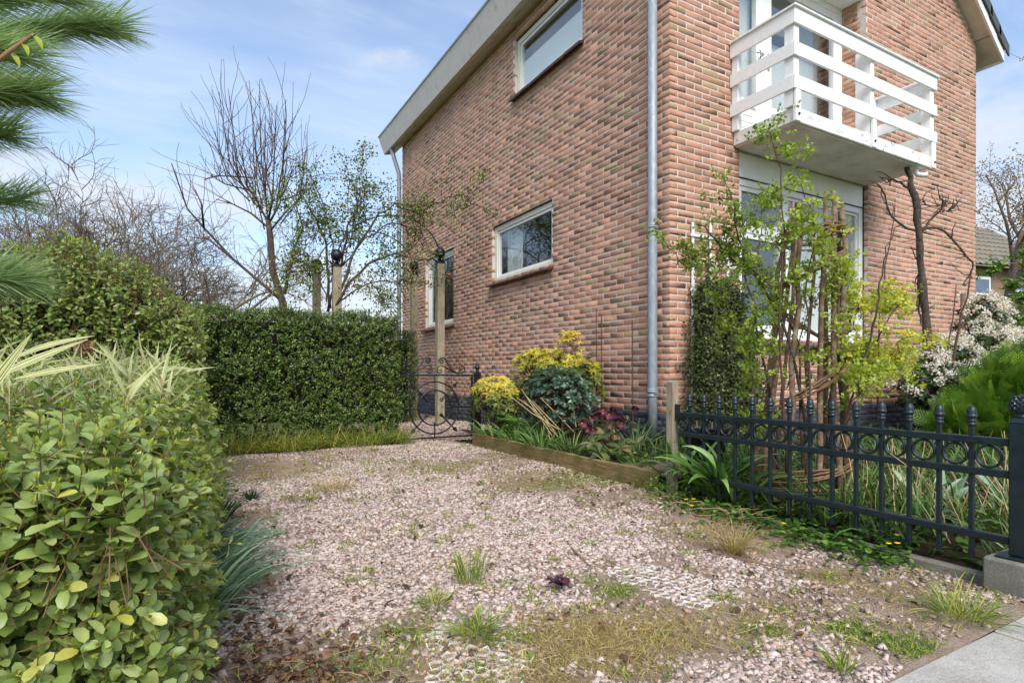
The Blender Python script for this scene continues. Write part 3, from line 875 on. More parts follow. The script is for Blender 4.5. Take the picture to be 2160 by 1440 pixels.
ground_material('kerb', [srgb(104, 98, 88), srgb(130, 124, 112), srgb(150, 144, 132)], 5.0, 70, 0.4, moss=srgb(92, 92, 60), mscale=4.0)
ground_material('aggregate', [srgb(98, 96, 84), srgb(128, 124, 112), srgb(176, 172, 160)], 6.0, 160, 0.3)
ground_material('clay_paver', [srgb(92, 76, 66), srgb(124, 104, 92), srgb(150, 128, 116)], 5.0, 60, 0.4)

struct('ground', MB().box(-300, 300, -120, 400, -0.4, -0.03), MATS['lawn'])
# driveway sheet, gently uneven
def sheet(name, x0, x1, y0, y1, nx, ny, zf, mat, parent=None):
    xs = np.linspace(x0, x1, nx + 1); ys = np.linspace(y0, y1, ny + 1)
    X, Y = np.meshgrid(xs, ys); Z = zf(X, Y)
    V = np.stack([X, Y, Z], -1).reshape(-1, 3)
    i = np.arange(ny)[:, None] * (nx + 1) + np.arange(nx)[None]
    F = np.stack([i, i + 1, i + nx + 2, i + nx + 1], -1).reshape(-1, 4)
    o = link(name, mesh_np(name, V, F, None, True), parent, (0, 0, 0), mat)
    if parent is None: o['kind'] = 'structure'
    return o
def drive_z(X, Y):
    e = np.clip((X - 2.1) / 0.45, 0, 1); e = e * e * (3 - 2 * e) * np.clip((Y - 2.3) / 0.4, 0, 1) * np.clip((5.9 - Y) / 0.4, 0, 1)
    return 0.042 * e + 0.010 * np.sin(X * 2.1 + 1) * np.cos(Y * 1.7) + 0.006 * np.sin(X * 5.3 + Y * 3.1) - 0.004
sheet('gravel_driveway', -1.6, 2.72, 0.80, 6.25, 80, 100, drive_z, MATS['dust'])
sheet('garden_path', 1.9, 3.925, 6.251, 12.5, 20, 60, lambda X, Y: drive_z(X, Y) - 0.002, MATS['dust'])
def bed_z(X, Y): return 0.13 + 0.015 * np.sin(X * 6 + Y * 3) + 0.012 * np.sin(Y * 7.7)
sheet('border_soil', 2.635, 3.94, 2.62, 6.02, 24, 60, bed_z, MATS['soil'])
def garden_z(X, Y):
    t = np.clip((X - 2.70) / 0.35, 0, 1)
    return 0.02 + 0.08 * t + 0.014 * np.sin(X * 5 + Y * 4) + 0.01 * np.sin(Y * 9 - X * 3)
sheet('garden_soil', 2.685, 16, 0.85, 3.945, 130, 40, garden_z, MATS['soil'])
sheet('hedge_soil', -3, 2.05, 6.10, 8.0, 40, 16, lambda X, Y: 0.012 + 0.01 * np.sin(X * 7) + 0 * Y, MATS['soil'])

# pavement
pave = struct('pavement', MB().box(-6, 30, -3, 0.795, -0.35, -0.034), MATS['dust'])
slab_meshes = []
for k in range(5):
    slab_meshes.append(MB().bbox(0, 0.296, 0, 0.296, 0, 0.05, b=0.004).mesh('paving_slab'))
    slab_meshes[-1].materials.append(MATS['slab'])
for i in range(-3, 14):
    for j in range(4):
        o = link('paving_slab', slab_meshes[(i * 3 + j) % 5], pave, (0.07 + i * 0.30 + (0.0 if j % 2 == 0 else 0.0), 0.505 - j * 0.30, -0.048 + rng.normal() * 0.0015))
        o.rotation_euler = (rng.normal() * 0.004, rng.normal() * 0.004, rng.normal() * 0.004)

# kerb strips under the fence
kerb = struct('kerb_edging', MB().bbox(2.632, 2.685, 0.99, 1.995, -0.2, 0.028, b=0.005), MATS['kerb'])
part('kerb_stone', MB().bbox(2.634, 2.687, 2.0, 2.62, -0.2, 0.024, b=0.005), MATS['kerb'], kerb)
part('kerb_stone', MB().bbox(1.3, 1.96, 6.03, 6.075, -0.2, 0.006, b=0.005), MATS['kerb'], kerb)

# clay pavers in the border corner
pav = struct('paver_patch', MB().box(2.66, 3.30, 2.66, 3.30, 0.02, 0.128), MATS['soil'])
pm = MB().bbox(0, 0.196, 0, 0.096, 0, 0.03, b=0.005).mesh('clay_paver'); pm.materials.append(MATS['clay_paver'])
for i in range(6):
    for j in range(3):
        o = link('clay_paver', pm, pav, (2.665 + 0.2 * j + (0.1 if i % 2 else 0) - (0.0), 2.68 + 0.1 * i, 0.112 + rng.normal() * 0.003)); o.rotation_euler = (rng.normal() * .015, rng.normal() * .015, rng.normal() * .02)

# timber edging board
def wood_material(name, cols, green=None, axis=(1, 14, 14), glo=0.48, ghi=0.66):
    m = NT(name)
    g = m.noise(6, 6, 0.65, stretch=axis, dist=0.6)
    c = m.ramp(g, [(0.3, cols[0]), (0.5, cols[1]), (0.7, cols[2])])
    if green: c = m.mix(m.rng(m.noise(5, 5, 0.6), glo, ghi, 0, 0.8), c, green)
    k = m.noise(9, 3, 0.5)
    c = m.mix(m.rng(k, 0.66, 0.76, 0, 0.75), c, (0.02, 0.018, 0.012, 1))
    MATS[name] = m.done(m.bsdf(c, 0.85, normal=m.bump(m.noise(14, 5, 0.7, stretch=axis), 0.5, 0.006), spec=0.2))
wood_material('board_wood', [srgb(96, 80, 50), srgb(134, 114, 74), srgb(164, 142, 98)], green=srgb(92, 92, 50), axis=(14, 1, 14))
wood_material('post_wood', [srgb(118, 106, 88), srgb(152, 140, 118), srgb(182, 172, 150)], green=srgb(120, 122, 84), axis=(14, 14, 1), glo=0.5, ghi=0.75)
bd = MB()
n = 12; vs = []
for i in range(n + 1):
    y = 2.72 + (5.40 - 2.72) * i / n
    dx = 0.006 * math.sin(i * 0.8); dz = 0.004 * math.sin(i * 1.7)
    vs += [(2.578 + dx, y, -0.05), (2.622 + dx, y, -0.05), (2.622 + dx, y, 0.158 + dz), (2.618 + dx, y, 0.162 + dz), (2.582 + dx, y, 0.162 + dz), (2.578 + dx, y, 0.158 + dz)]
F = [(i * 6 + k, i * 6 + (k + 1) % 6, (i + 1) * 6 + (k + 1) % 6, (i + 1) * 6 + k) for i in range(n) for k in range(6)] + [tuple(range(6))[::-1], tuple(n * 6 + k for k in range(6))]
bd.add(vs, F)
tag(part('edging_board', bd, MATS['board_wood'], None), 'long greenish timber board edging the flower border beside the gravel', 'edging')

# ------------------------------------------------------------------ gravel stones
m = NT('gravel')
c = m.ramp(m.attr(), [(0.0, srgb(92, 82, 78)), (0.1, srgb(122, 106, 98)), (0.35, srgb(184, 161, 149)), (0.6, srgb(204, 184, 172)), (0.85, srgb(221, 206, 197)), (0.93, srgb(224, 214, 208)), (1.0, srgb(184, 128, 104))])
c = m.mix(0.5, c, m.ramp(m.noise(160, 4, 0.7), [(0.3, (0.62, 0.6, 0.6)), (0.7, (1.15, 1.14, 1.12))]), 'MULTIPLY')
c = m.mix(m.rng(m.noise(1.9, 5, 0.6), 0.5, 0.72, 0, 0.45), c, srgb(128, 112, 84), 'MULTIPLY') if False else c
MATS['gravel'] = m.done(m.bsdf(c, 0.85, normal=m.bump(m.noise(600, 3), 0.3, 0.002), spec=0.3))

def ico():
    t = (1 + 5 ** 0.5) / 2
    v = [(-1, t, 0), (1, t, 0), (-1, -t, 0), (1, -t, 0), (0, -1, t), (0, 1, t), (0, -1, -t), (0, 1, -t), (t, 0, -1), (t, 0, 1), (-t, 0, -1), (-t, 0, 1)]
    f = [(0, 11, 5), (0, 5, 1), (0, 1, 7), (0, 7, 10), (0, 10, 11), (1, 5, 9), (5, 11, 4), (11, 10, 2), (10, 7, 6), (7, 1, 8), (3, 9, 4), (3, 4, 2), (3, 2, 6), (3, 6, 8), (3, 8, 9), (4, 9, 5), (2, 4, 11), (6, 2, 10), (8, 6, 7), (9, 8, 1)]
    return unit(np.array(v, float)), np.array(f)
ICO = ico()
CUB = (np.array([(x, y, z) for z in (-1, 1) for y in (-1, 1) for x in (-1, 1)], float) * 0.78, np.array([(0, 2, 3), (0, 3, 1), (4, 5, 7), (4, 7, 6), (0, 1, 5), (0, 5, 4), (2, 6, 7), (2, 7, 3), (0, 4, 6), (0, 6, 2), (1, 3, 7), (1, 7, 5)]))
OCT = (np.array([(1, 0, 0), (-1, 0, 0), (0, 1, 0), (0, -1, 0), (0, 0, 1), (0, 0, -1)], float), np.array([(0, 2, 4), (2, 1, 4), (1, 3, 4), (3, 0, 4), (2, 0, 5), (1, 2, 5), (3, 1, 5), (0, 3, 5)]))
def rand_rot(n):
    q = unit(rng.normal(size=(n, 4))); w, x, y, z = q.T
    return np.stack([np.stack([1 - 2 * (y * y + z * z), 2 * (x * y - z * w), 2 * (x * z + y * w)], -1),
                     np.stack([2 * (x * y + z * w), 1 - 2 * (x * x + z * z), 2 * (y * z - x * w)], -1),
                     np.stack([2 * (x * z - y * w), 2 * (y * z + x * w), 1 - 2 * (x * x + y * y)], -1)], -2)
# bare and mossy patches: centre x, y, radius, strength
BARE = [(1.065, 1.385, 0.2, 0.8), (1.28, 1.30, 0.16, 0.75), (1.0, 1.54, 0.13, 0.6), (1.05, 1.2, 0.13, 0.7), (2.2, 1.8, 0.25, 0.8), (0.57, 1.7, 0.14, 0.6), (0.41, 1.56, 0.15, 0.75), (2.34, 3.37, 0.3, 0.75), (1.84, 4.47, 0.35, 0.5), (0.73, 3.75, 0.25, 0.5), (1.82, 0.93, 0.18, 0.7), (0.72, 1.25, 0.2, 0.8), (1.4, 1.3, 0.2, 0.7), (0.62, 1.45, 0.25, 0.65), (1.55, 1.62, 0.30, 0.55), (2.35, 1.95, 0.42, 0.75), (2.4, 2.7, 0.4, 0.6), (1.75, 1.25, 0.25, 0.55), (2.3, 1.15, 0.4, 0.6),
        (2.2, 3.5, 0.45, 0.7), (2.3, 4.4, 0.4, 0.6), (0.25, 1.6, 0.25, 0.9), (0.45, 5.2, 0.6, 0.75), (1.2, 5.6, 0.5, 0.5), (0.2, 3.4, 0.2, 0.8), (1.9, 4.6, 0.5, 0.4), (2.05, 0.9, 0.3, 0.6), (0.15, 2.4, 0.2, 0.8)]
def bare(x, y):
    b = np.zeros_like(x)
    for (cx, cy, r_, s_) in BARE:
        d = ((x - cx) ** 2 + (y - cy) ** 2) / r_ ** 2
        b = np.maximum(b, s_ * np.clip(1.5 - d, 0, 1))
    b = b + 0.22 * np.sin(x * 9.1 + 2 * np.sin(y * 5)) * np.sin(y * 7.3 + x * 2) + 0.14 * np.sin(x * 23 + 3 * np.sin(y * 11)) * np.sin(y * 19 + 2 * np.sin(x * 13)) - 0.03
    return np.clip(b, 0, 0.95)
def gravel(n, x0, x1, y0, y1, size, T, name_seed):
    x = rng.uniform(x0, x1, n); y = rng.uniform(y0, y1, n)
    bb = bare(x, y); keep = rng.random(n) < (1 - bb) ** 2.0
    keep &= (y > 0.82 + 0.05 * np.sin(x * 11) + 0.03 * rng.random(n))
    x, y, bb = x[keep], y[keep], bb[keep]; n = len(x)
    s_ = size * np.exp(np.clip(rng.normal(0, 0.32, n), -0.7, 0.5))
    sc = np.stack([s_ * rng.uniform(0.75, 1.25, n), s_ * rng.uniform(0.75, 1.25, n), s_ * rng.uniform(0.38, 0.65, n)], -1)
    z = drive_z(x, y) + sc[:, 2] * 0.15 + rng.random(n) * 0.0035
    Rm = frames(rand_dirs(n) * np.array((1, 1, 0.25)), rand_dirs(n) * 0.45 + np.array((0, 0, 1.0)))
    t = np.clip(rng.beta(2.6, 2.0, n) * 0.92, 0, 0.93); od = rng.random(n) < 0.012; t[od] = 0.985
    t = np.where(t < 0.95, np.clip(t - 0.35 * np.clip(bb - 0.2, 0, 1), 0.02, 0.95), t)
    V, F, tt = scatter(T, np.stack([x, y, z], -1), Rm, sc, t)
    V += rng.normal(size=V.shape) * np.repeat(s_, len(T[0]))[:, None] * 0.24
    return V, F, tt
parts_ = [gravel(44000, -0.25, 2.62, 0.82, 2.6, 0.0070, CUB, 0), gravel(26000, -0.1, 2.6, 2.6, 4.5, 0.0078, CUB, 0),
          gravel(19000, -0.1, 2.58, 4.5, 6.2, 0.0092, OCT, 0), gravel(6000, 2.0, 3.9, 6.2, 9.5, 0.0125, OCT, 0)]
Vs, Fs, ts, o_ = [], [], [], 0
for V, F, t in parts_: Vs.append(V); Fs.append(F + o_); ts.append(t); o_ += len(V)
gv = link('gravel', mesh_np('gravel', np.concatenate(Vs), np.concatenate(Fs), np.concatenate(ts)), None, (0, 0, 0), MATS['gravel'])
tag(gv, 'pink grey crushed stone gravel covering the driveway', 'gravel', kind='stuff')
# ------------------------------------------------------------------ ironwork and garden hardware
def paint_iron(name, col, chip=0.72, rough=0.35):
    m = NT(name)
    c = m.ramp(m.noise(12, 4, 0.6), [(0.3, tuple(x * 0.85 for x in col[:3])), (0.7, tuple(x * 1.2 for x in col[:3]))])
    c = m.mix(m.rng(m.noise(45, 5, 0.7), chip, chip + 0.03, 0, 0.9), c, srgb(150, 156, 160))
    MATS[name] = m.done(m.bsdf(c, m.rng(m.noise(30, 3), 0.3, 0.7, rough - 0.08, rough + 0.15), normal=m.bump(m.noise(70, 3), 0.12, 0.003), spec=0.5))
paint_iron('fence_paint', srgb(22, 37, 41), 0.71)
paint_iron('gate_paint', srgb(24, 25, 27), 0.85, 0.4)
plain_mat('rust', srgb(84, 56, 46), 0.85, var=0.4, scale=40)
plain_mat('terracotta', srgb(176, 104, 66), 0.85, var=0.15, scale=20)
plain_mat('pot_black', srgb(34, 36, 40), 0.5, var=0.2)
plain_mat('trellis_paint', srgb(232, 232, 230), 0.5, var=0.05, dirt=srgb(150, 146, 130), dscale=18, dlo=0.6, dhi=0.8)

FX = 2.66
fence = thing('iron_fence', (FX, 1.0, 0.0), 'low dark green iron fence with acorn finials and a row of rings', 'fence')
for (z0, z1, y0, y1) in ((0.525, 0.553, 0.928, 2.575), (0.405, 0.433, 0.928, 2.575), (0.160, 0.188, 0.928, 2.36)):
    part('rail', MB().bbox(FX - 0.018, FX + 0.018, y0, y1, z0, z1, b=0.003), MATS['fence_paint'], fence)
fin = [(0.0115, 0), (0.0155, 0.004), (0.0155, 0.010), (0.0115, 0.013), (0.0145, 0.018), (0.0145, 0.024), (0.0115, 0.027), (0.013, 0.031), (0.0185, 0.035), (0.0195, 0.041), (0.0165, 0.044), (0.0165, 0.05), (0.0155, 0.06), (0.012, 0.07), (0.007, 0.077), (0.001, 0.080)]
YS = [2.494 - 0.111 * i for i in range(14)]
fin_me = None; bar_me = None
for i, y in enumerate(YS):
    if bar_me is None:
        bar_me = MB().bbox(-0.0085, 0.0085, -0.0085, 0.0085, 0.075, 0.592, b=0.002).mesh('bar'); bar_me.materials.append(MATS['fence_paint'])
        fin_me = MB().lathe(fin, (0, 0, 0), 20, flute=0.07).mesh('finial', True); fin_me.materials.append(MATS['fence_paint'])
    b_ = link('bar', bar_me, fence, (FX, y, 0)); link('finial', fin_me, b_, (FX, y, 0.591))
ring_me = MB()
ang = np.linspace(0, 2 * PI, 29)
rv = []
nr = 28
for k in range(nr):
    a = 2 * PI * k / nr
    for (dr, dx) in ((-0.004, -0.008), (0.004, -0.008), (0.004, 0.008), (-0.004, 0.008)):
        rv.append((dx, (0.0405 + dr) * math.cos(a), (0.0405 + dr) * math.sin(a)))
ring_me.add(rv, [(k * 4 + j, k * 4 + (j + 1) % 4, ((k + 1) % nr) * 4 + (j + 1) % 4, ((k + 1) % nr) * 4 + j) for k in range(nr) for j in range(4)])
ring_me = ring_me.mesh('ring', True); ring_me.materials.append(MATS['fence_paint'])
for i in range(15):
    y = YS[0] + 0.0555 - 0.111 * i
    link('ring', ring_me, fence, (FX, y, 0.479))
# end post with pinecone finial
py_ = 0.897
ep = part('end_post', MB().bbox(FX - 0.030, FX + 0.030, py_ - 0.030, py_ + 0.030, 0.125, 0.615, b=0.004), MATS['fence_paint'], fence)
part('post_cap', MB().add([(FX + a * r_, py_ + b * r_, z) for (r_, z) in ((0.030, 0.6152), (0.02, 0.634)) for (a, b) in ((-1, -1), (1, -1), (1, 1), (-1, 1))], [(0, 3, 2, 1), (4, 5, 6, 7), (0, 1, 5, 4), (1, 2, 6, 5), (2, 3, 7, 6), (3, 0, 4, 7)]), MATS['fence_paint'], ep)
part('base_plate', MB().bbox(FX - 0.06, FX + 0.06, py_ - 0.06, py_ + 0.06, 0.1165, 0.1245, b=0.002), MATS['fence_paint'], ep)
mb = MB(); pr = [(0.018, 0), (0.025, 0.004), (0.018, 0.010), (0.0175, 0.014), (0.026, 0.02), (0.033, 0.032), (0.034, 0.046), (0.030, 0.062), (0.021, 0.076), (0.008, 0.084), (0.001, 0.086)]
mb.lathe(pr, (FX, py_, 0.633), 18)
part('pinecone_finial', mb, MATS['fence_paint'], ep, True)
sc_me = MB().add([(-0.006, 0, 0), (0, 0.004, -0.003), (0.006, 0, 0), (0, 0.001, 0.008), (0, 0.0075, 0.002)], [(0, 1, 4), (1, 2, 4), (2, 3, 4), (3, 0, 4)])
V = []; 
smb = MB()
for row in range(7):
    h = 0.024 + row * 0.0085; rr = np.interp(h, [p[1] for p in pr], [p[0] for p in pr])
    for k in range(12):
        a = 2 * PI * (k + 0.5 * (row % 2)) / 12
        ca, sa = math.cos(a), math.sin(a)
        smb.add([(FX + rr * ca - sa * x + ca * y * 0.9, py_ + rr * sa + ca * x + sa * y * 0.9, 0.633 + h + z) for (x, y, z) in sc_me.v], sc_me.f)
part('pinecone_scales', smb, MATS['fence_paint'], ep, kind='stuff')
tag(part('concrete_block', MB().bbox(2.575, 2.78, 0.80, 0.985, -0.12, 0.1155, b=0.007), MATS['aggregate'], None), 'square grey concrete block under the end post of the iron fence', 'block')
# timber post at the inner end of the fence
mb = MB(); mb.add([(2.634, 2.612, -0.1), (2.684, 2.612, -0.1), (2.684, 2.664, -0.1), (2.634, 2.664, -0.1), (2.634, 2.612, 0.735), (2.684, 2.612, 0.742), (2.684, 2.664, 0.748), (2.634, 2.664, 0.744)], [(0, 3, 2, 1), (4, 5, 6, 7), (0, 1, 5, 4), (1, 2, 6, 5), (2, 3, 7, 6), (3, 0, 4, 7)])
wp = part('timber_post', mb, MATS['post_wood'], None); tag(wp, 'short weathered timber post where the iron fence ends', 'post')
part('fixing_lug', MB().bbox(2.652, 2.668, 2.577, 2.611, 0.50, 0.60, b=0.002), MATS['fence_paint'], fence)

# ------------------------------------------------------------------ wrought iron gate, along X at Y = GY
GY = 6.25
gate = thing('iron_gate', (2.5, GY, 0), 'black wrought iron garden gate with scrolls, two circles and arrow spokes', 'gate')
def gx(x, z, dy=0.0): return (x, GY + dy, z)
gc = (2.495, 0.385)
G = MATS['gate_paint']
part('top_rail', MB().bbox(2.02, 2.99, GY - 0.012, GY + 0.012, 0.758, 0.775, b=0.003), G, gate)
part('bottom_rail', MB().bbox(2.02, 2.99, GY - 0.012, GY + 0.012, 0.028, 0.045, b=0.003), G, gate)
part('stile', MB().bbox(2.966, 2.99, GY - 0.013, GY + 0.013, 0.046, 0.757, b=0.003), G, gate)
part('stile', MB().bbox(2.02, 2.044, GY - 0.013, GY + 0.013, 0.046, 0.757, b=0.003), G, gate)
def hoop(r):
    mb = MB(); vs = []; n = 44
    for k in range(n):
        a = 2 * PI * k / n
        for (dr, dy) in ((-0.008, -0.009), (0.008, -0.009), (0.008, 0.009), (-0.008, 0.009)):
            vs.append(gx(gc[0] + (r + dr) * math.cos(a), gc[1] + (r + dr) * math.sin(a), dy))
    return mb.add(vs, [(k * 4 + j, k * 4 + (j + 1) % 4, ((k + 1) % n) * 4 + (j + 1) % 4, ((k + 1) % n) * 4 + j) for k in range(n) for j in range(4)])
part('outer_ring', hoop(0.305), G, gate, True)
part('inner_ring', hoop(0.206), G, gate, True)
for k in range(4):                                    # arrow spokes on the diagonals
    a = PI / 4 + k * PI / 2; ca, sa = math.cos(a), math.sin(a)
    mb = MB()
    f_ = lambda r, w=0: gx(gc[0] + r * ca - w * sa, gc[1] + r * sa + w * ca, 0.012)
    mb.tube([f_(0.11), f_(0.13), f_(0.16), f_(0.30), f_(0.36)], [0.021, 0.020, 0.011, 0.009, 0.009], 8)
    hd = [f_(0.335), f_(0.36, 0.024), f_(0.42), f_(0.36, -0.024)]
    vs = [(p[0], p[1] - 0.007, p[2]) for p in hd] + [(p[0], p[1] + 0.007, p[2]) for p in hd]
    mb.add(vs, [(0, 1, 2, 3), (7, 6, 5, 4), (0, 4, 5, 1), (1, 5, 6, 2), (2, 6, 7, 3), (3, 7, 4, 0)])
    part('arrow_spoke', mb, G, gate, kind='stuff')
for (x0, z0, x1, z1) in ((2.495, 0.757, 2.495, 0.56), (2.495, 0.046, 2.495, 0.215), (2.966, 0.385, 2.66, 0.385), (2.044, 0.385, 2.33, 0.385)):
    mb = MB(); p0 = np.array(gx(x0, z0)); p1 = np.array(gx(x1, z1)); d = p1 - p0
    mb.tube([p0, p0 + d * 0.85, p0 + d * 0.9, p0 + d * 0.95, p1], [0.008, 0.008, 0.014, 0.014, 0.006], 8)
    part('spindle', mb, G, gate, True)
def spiral(cx, cz, r0, r1, a0, a1, n=26):
    return [gx(cx + (r0 + (r1 - r0) * i / n) * math.cos(a0 + (a1 - a0) * i / n), cz + (r0 + (r1 - r0) * i / n) * math.sin(a0 + (a1 - a0) * i / n)) for i in range(n + 1)]
for sgn in (1, -1):
    def mir(p): return [(gc[0] + sgn * (q[0] - gc[0]), q[1], q[2]) for q in p]
    # big outer scroll, sweeping from the small inner curl over to the end curl
    end = spiral(2.835, 0.845, 0.055, 0.010, -PI * 0.5, PI * 1.75)
    arm = [gx(x, z) for x, z in ((2.545, 0.930), (2.57, 0.970), (2.60, 0.972), (2.63, 0.95), (2.67, 0.885), (2.71, 0.825), (2.76, 0.795), (2.80, 0.787))]
    start = spiral(2.575, 0.925, 0.008, 0.034, -PI * 1.6, PI * 0.95)
    part('scroll', MB().tube(mir(start + arm[1:] + end[1:]), 0.0075, 6), G, gate, True)
    low = spiral(2.56, 0.815, 0.008, 0.033, PI * 2.9, PI * 0.9)
    arm2 = [gx(x, z) for x, z in ((2.53, 0.85), (2.55, 0.875), (2.58, 0.88), (2.63, 0.86), (2.70, 0.82), (2.75, 0.79))]
    part('scroll', MB().tube(mir(low + arm2), 0.0065, 6), G, gate, True)
for sgn in (1, -1):
    p = spiral(2.925, 0.385 + sgn * 0.085, 0.004, 0.022, sgn * PI * 2.2, sgn * PI * 0.2)
    part('scroll', MB().tube(p + [gx(2.95, 0.385 + sgn * 0.06), gx(2.955, 0.385 + sgn * 0.02)], 0.005, 5), G, gate, True)
gp = thing('gate_post', (3.05, GY, 0), 'black iron gate post with small acorn finial behind the yellow shrub', 'post')
part('shaft', MB().bbox(3.015, 3.085, GY - 0.03, GY + 0.03, -0.05, 0.80, b=0.004), G, gp)
part('finial', MB().lathe([(0.02, 0), (0.026, 0.01), (0.018, 0.02), (0.018, 0.03), (0.028, 0.045), (0.03, 0.06), (0.022, 0.085), (0.003, 0.10)], (3.05, GY, 0.801), 14), G, gp, True)

# ------------------------------------------------------------------ pergola posts, iron arches, hanging pot
PP = [(3.335, 8.14, 2.46, 'weathered square garden post in front of the tall side window, carrying a black ball'), (3.42, 9.54, 2.50, 'weathered square garden post just left of the tall side window'),
      (1.80, 8.20, 2.28, 'pale square garden post behind the long hedge, under the rose'), (1.76, 9.45, 2.36, 'dark square garden post behind the long hedge, farthest left')]
for (x, y, h, lab) in PP:
    t = thing('garden_post', (x, y, 0), lab, 'post', 'posts of the rose arch')
    part('shaft', MB().bbox(x - 0.058, x + 0.058, y - 0.058, y + 0.058, -0.1, h, b=0.006), MATS['post_wood'], t)
    part('metal_cap', MB().bbox(x - 0.064, x + 0.064, y - 0.064, y + 0.064, h + 0.002, h + 0.03, b=0.004).box(x - 0.066, x - 0.0645, y - 0.03, y + 0.03, h - 0.1, h + 0.01), G, t, kind='stuff')
    mb = MB(); mb.lathe([(0.03, 0), (0.02, 0.05), (0.045, 0.07), (0.075, 0.10), (0.085, 0.14), (0.075, 0.18), (0.045, 0.21), (0.01, 0.222)], (x, y, h + 0.031), 16)
    part('ball_finial', mb, G, t, True)
    for k in range(7):
        a = 2 * PI * k / 7 + 0.4
        p = [(x + 0.03 * math.cos(a), y + 0.03 * math.sin(a), h + 0.035), (x + 0.07 * math.cos(a), y + 0.07 * math.sin(a), h + 0.05), (x + 0.11 * math.cos(a), y + 0.11 * math.sin(a), h + 0.075), (x + 0.125 * math.cos(a), y + 0.125 * math.sin(a), h + 0.115)]
        part('iron_leaf', MB().tube(p, [0.006, 0.012, 0.010, 0.002], 5), G, t, True)
for (a, b, lab) in ((0, 2, 'thin black iron arch over the garden path, nearer one'), (1, 3, 'thin black iron arch over the garden path, farther one')):
    A = np.array(PP[a][:3]) + (0, 0, 0.08); B = np.array(PP[b][:3]) + (0, 0, 0.08)
    pts = [A + (B - A) * (1 - math.cos(t)) / 2 + np.array((0, 0, 0.66 * math.sin(t))) for t in np.linspace(0, PI, 24)]
    tag(part('iron_arch', MB().tube(pts, 0.010, 6), G, None, True), lab, 'arch')
hp = thing('hanging_pot', (3.5, 8.10, 2.2), 'tiny terracotta pot hanging from the garden post by the window', 'pot')
hx, hy, hz = 3.47, 8.10, 2.27
part('pot', MB().lathe([(0.030, -0.035), (0.040, 0.02), (0.046, 0.022), (0.046, 0.045), (0.040, 0.045), (0.036, 0.02)], (hx, hy, hz), 14), MATS['terracotta'], hp, True)
part('cord', MB().tube([(hx, hy, hz + 0.02), (hx, hy, hz + 0.22), (hx - 0.05, hy, hz + 0.28)], 0.004, 5), MATS['pot_black'], hp)

# ------------------------------------------------------------------ rods and supports in the border
for (x, y, h, lab) in ((3.75, 4.80, 1.48, 'rusty plant rod against the wall, left and tallest of three'), (3.74, 4.70, 1.40, 'rusty plant rod against the wall, middle of three'), (3.78, 4.27, 1.31, 'rusty plant rod nearest the downpipe')):
    tag(part('plant_rod', MB().tube([(x, y, 0.1), (x - 0.005, y + 0.004, h * 0.5), (x, y + 0.012, h)], 0.0065, 6), MATS['rust'], None), lab, 'rod', 'rusty rods at the wall')
for (p, lab) in (([(2.86, 5.0, 0.1), (2.86, 5.0, 0.48), (2.88, 4.5, 0.47), (2.88, 4.48, 0.1)], 'rusty square wire plant support below the yellow shrub'), ([(2.85, 4.1, 0.1), (2.85, 4.15, 0.40), (3.1, 3.72, 0.385), (3.1, 3.7, 0.1)], 'rusty wire plant support beside the purple hellebore')):
    tag(part('plant_support', MB().tube(p, 0.006, 6), MATS['rust'], None), lab, 'plant support')

# ------------------------------------------------------------------ white trellis on the front wall
tr = thing('trellis', (4.45, 3.9, 0), 'white wooden trellis fixed to the brick between downpipe and window', 'trellis')
for i, x in enumerate((4.205, 4.45, 4.70)):
    part('upright', MB().bbox(x - 0.0135, x + 0.0135, 3.895, 3.912, 0.1, (2.24, 2.27, 2.15)[i], b=0.002), MATS['trellis_paint'], tr)
for k in range(8):
    z = 0.28 + 0.262 * k
    part('slat', MB().bbox(4.16, 4.80, 3.880, 3.894, z - 0.0135, z + 0.0135, b=0.002), MATS['trellis_paint'], tr)

# ------------------------------------------------------------------ black pot behind the fence
pt = thing('plant_pot', (3.39, 3.02, 0.1), 'black plastic plant pot full of dry stems behind the iron fence', 'pot')
part('pot', MB().lathe([(0.12, 0.10), (0.165, 0.37), (0.178, 0.375), (0.178, 0.395), (0.165, 0.395), (0.158, 0.35)], (3.39, 3.02, 0), 28), MATS['pot_black'], pt, True)
part('pot_soil', MB().lathe([(0.158, 0.345), (0.1, 0.352), (0.01, 0.358)], (3.39, 3.02, 0), 20), MATS['soil'], pt)
# ------------------------------------------------------------------ foliage materials
leaf_mat('privet', [(0.0, srgb(74, 96, 42)), (0.35, srgb(128, 150, 74)), (0.65, srgb(160, 178, 102)), (0.85, srgb(186, 198, 128)), (1.0, srgb(208, 198, 92))], 0.36, 0.32, blotch=None)
leaf_mat('privet_dark', [(0.0, srgb(50, 70, 30)), (0.5, srgb(92, 122, 54)), (0.85, srgb(134, 158, 84)), (1.0, srgb(170, 178, 90))], 0.32, 0.28)
leaf_mat('bud', [(0.0, srgb(140, 154, 50)), (1.0, srgb(190, 196, 90))], 0.45, 0.3)
plain_mat('twig_tan', srgb(132, 100, 68), 0.8, var=0.35, scale=30)
plain_mat('twig_brown', srgb(92, 68, 50), 0.85, var=0.35, scale=30)
plain_mat('twig_red', srgb(84, 58, 50), 0.8, var=0.3, scale=30)
plain_mat('bark_grey', srgb(104, 94, 82), 0.9, var=0.35, scale=14, bump=0.5, bscale=60)
plain_mat('bark_dark', srgb(76, 62, 54), 0.9, var=0.45, scale=26, bump=1.0, bscale=70, dirt=srgb(128, 120, 104), dscale=18, dlo=0.55, dhi=0.8)
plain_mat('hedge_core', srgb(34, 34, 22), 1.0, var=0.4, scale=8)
plain_mat('straw', srgb(186, 160, 116), 0.8, var=0.25, scale=20)

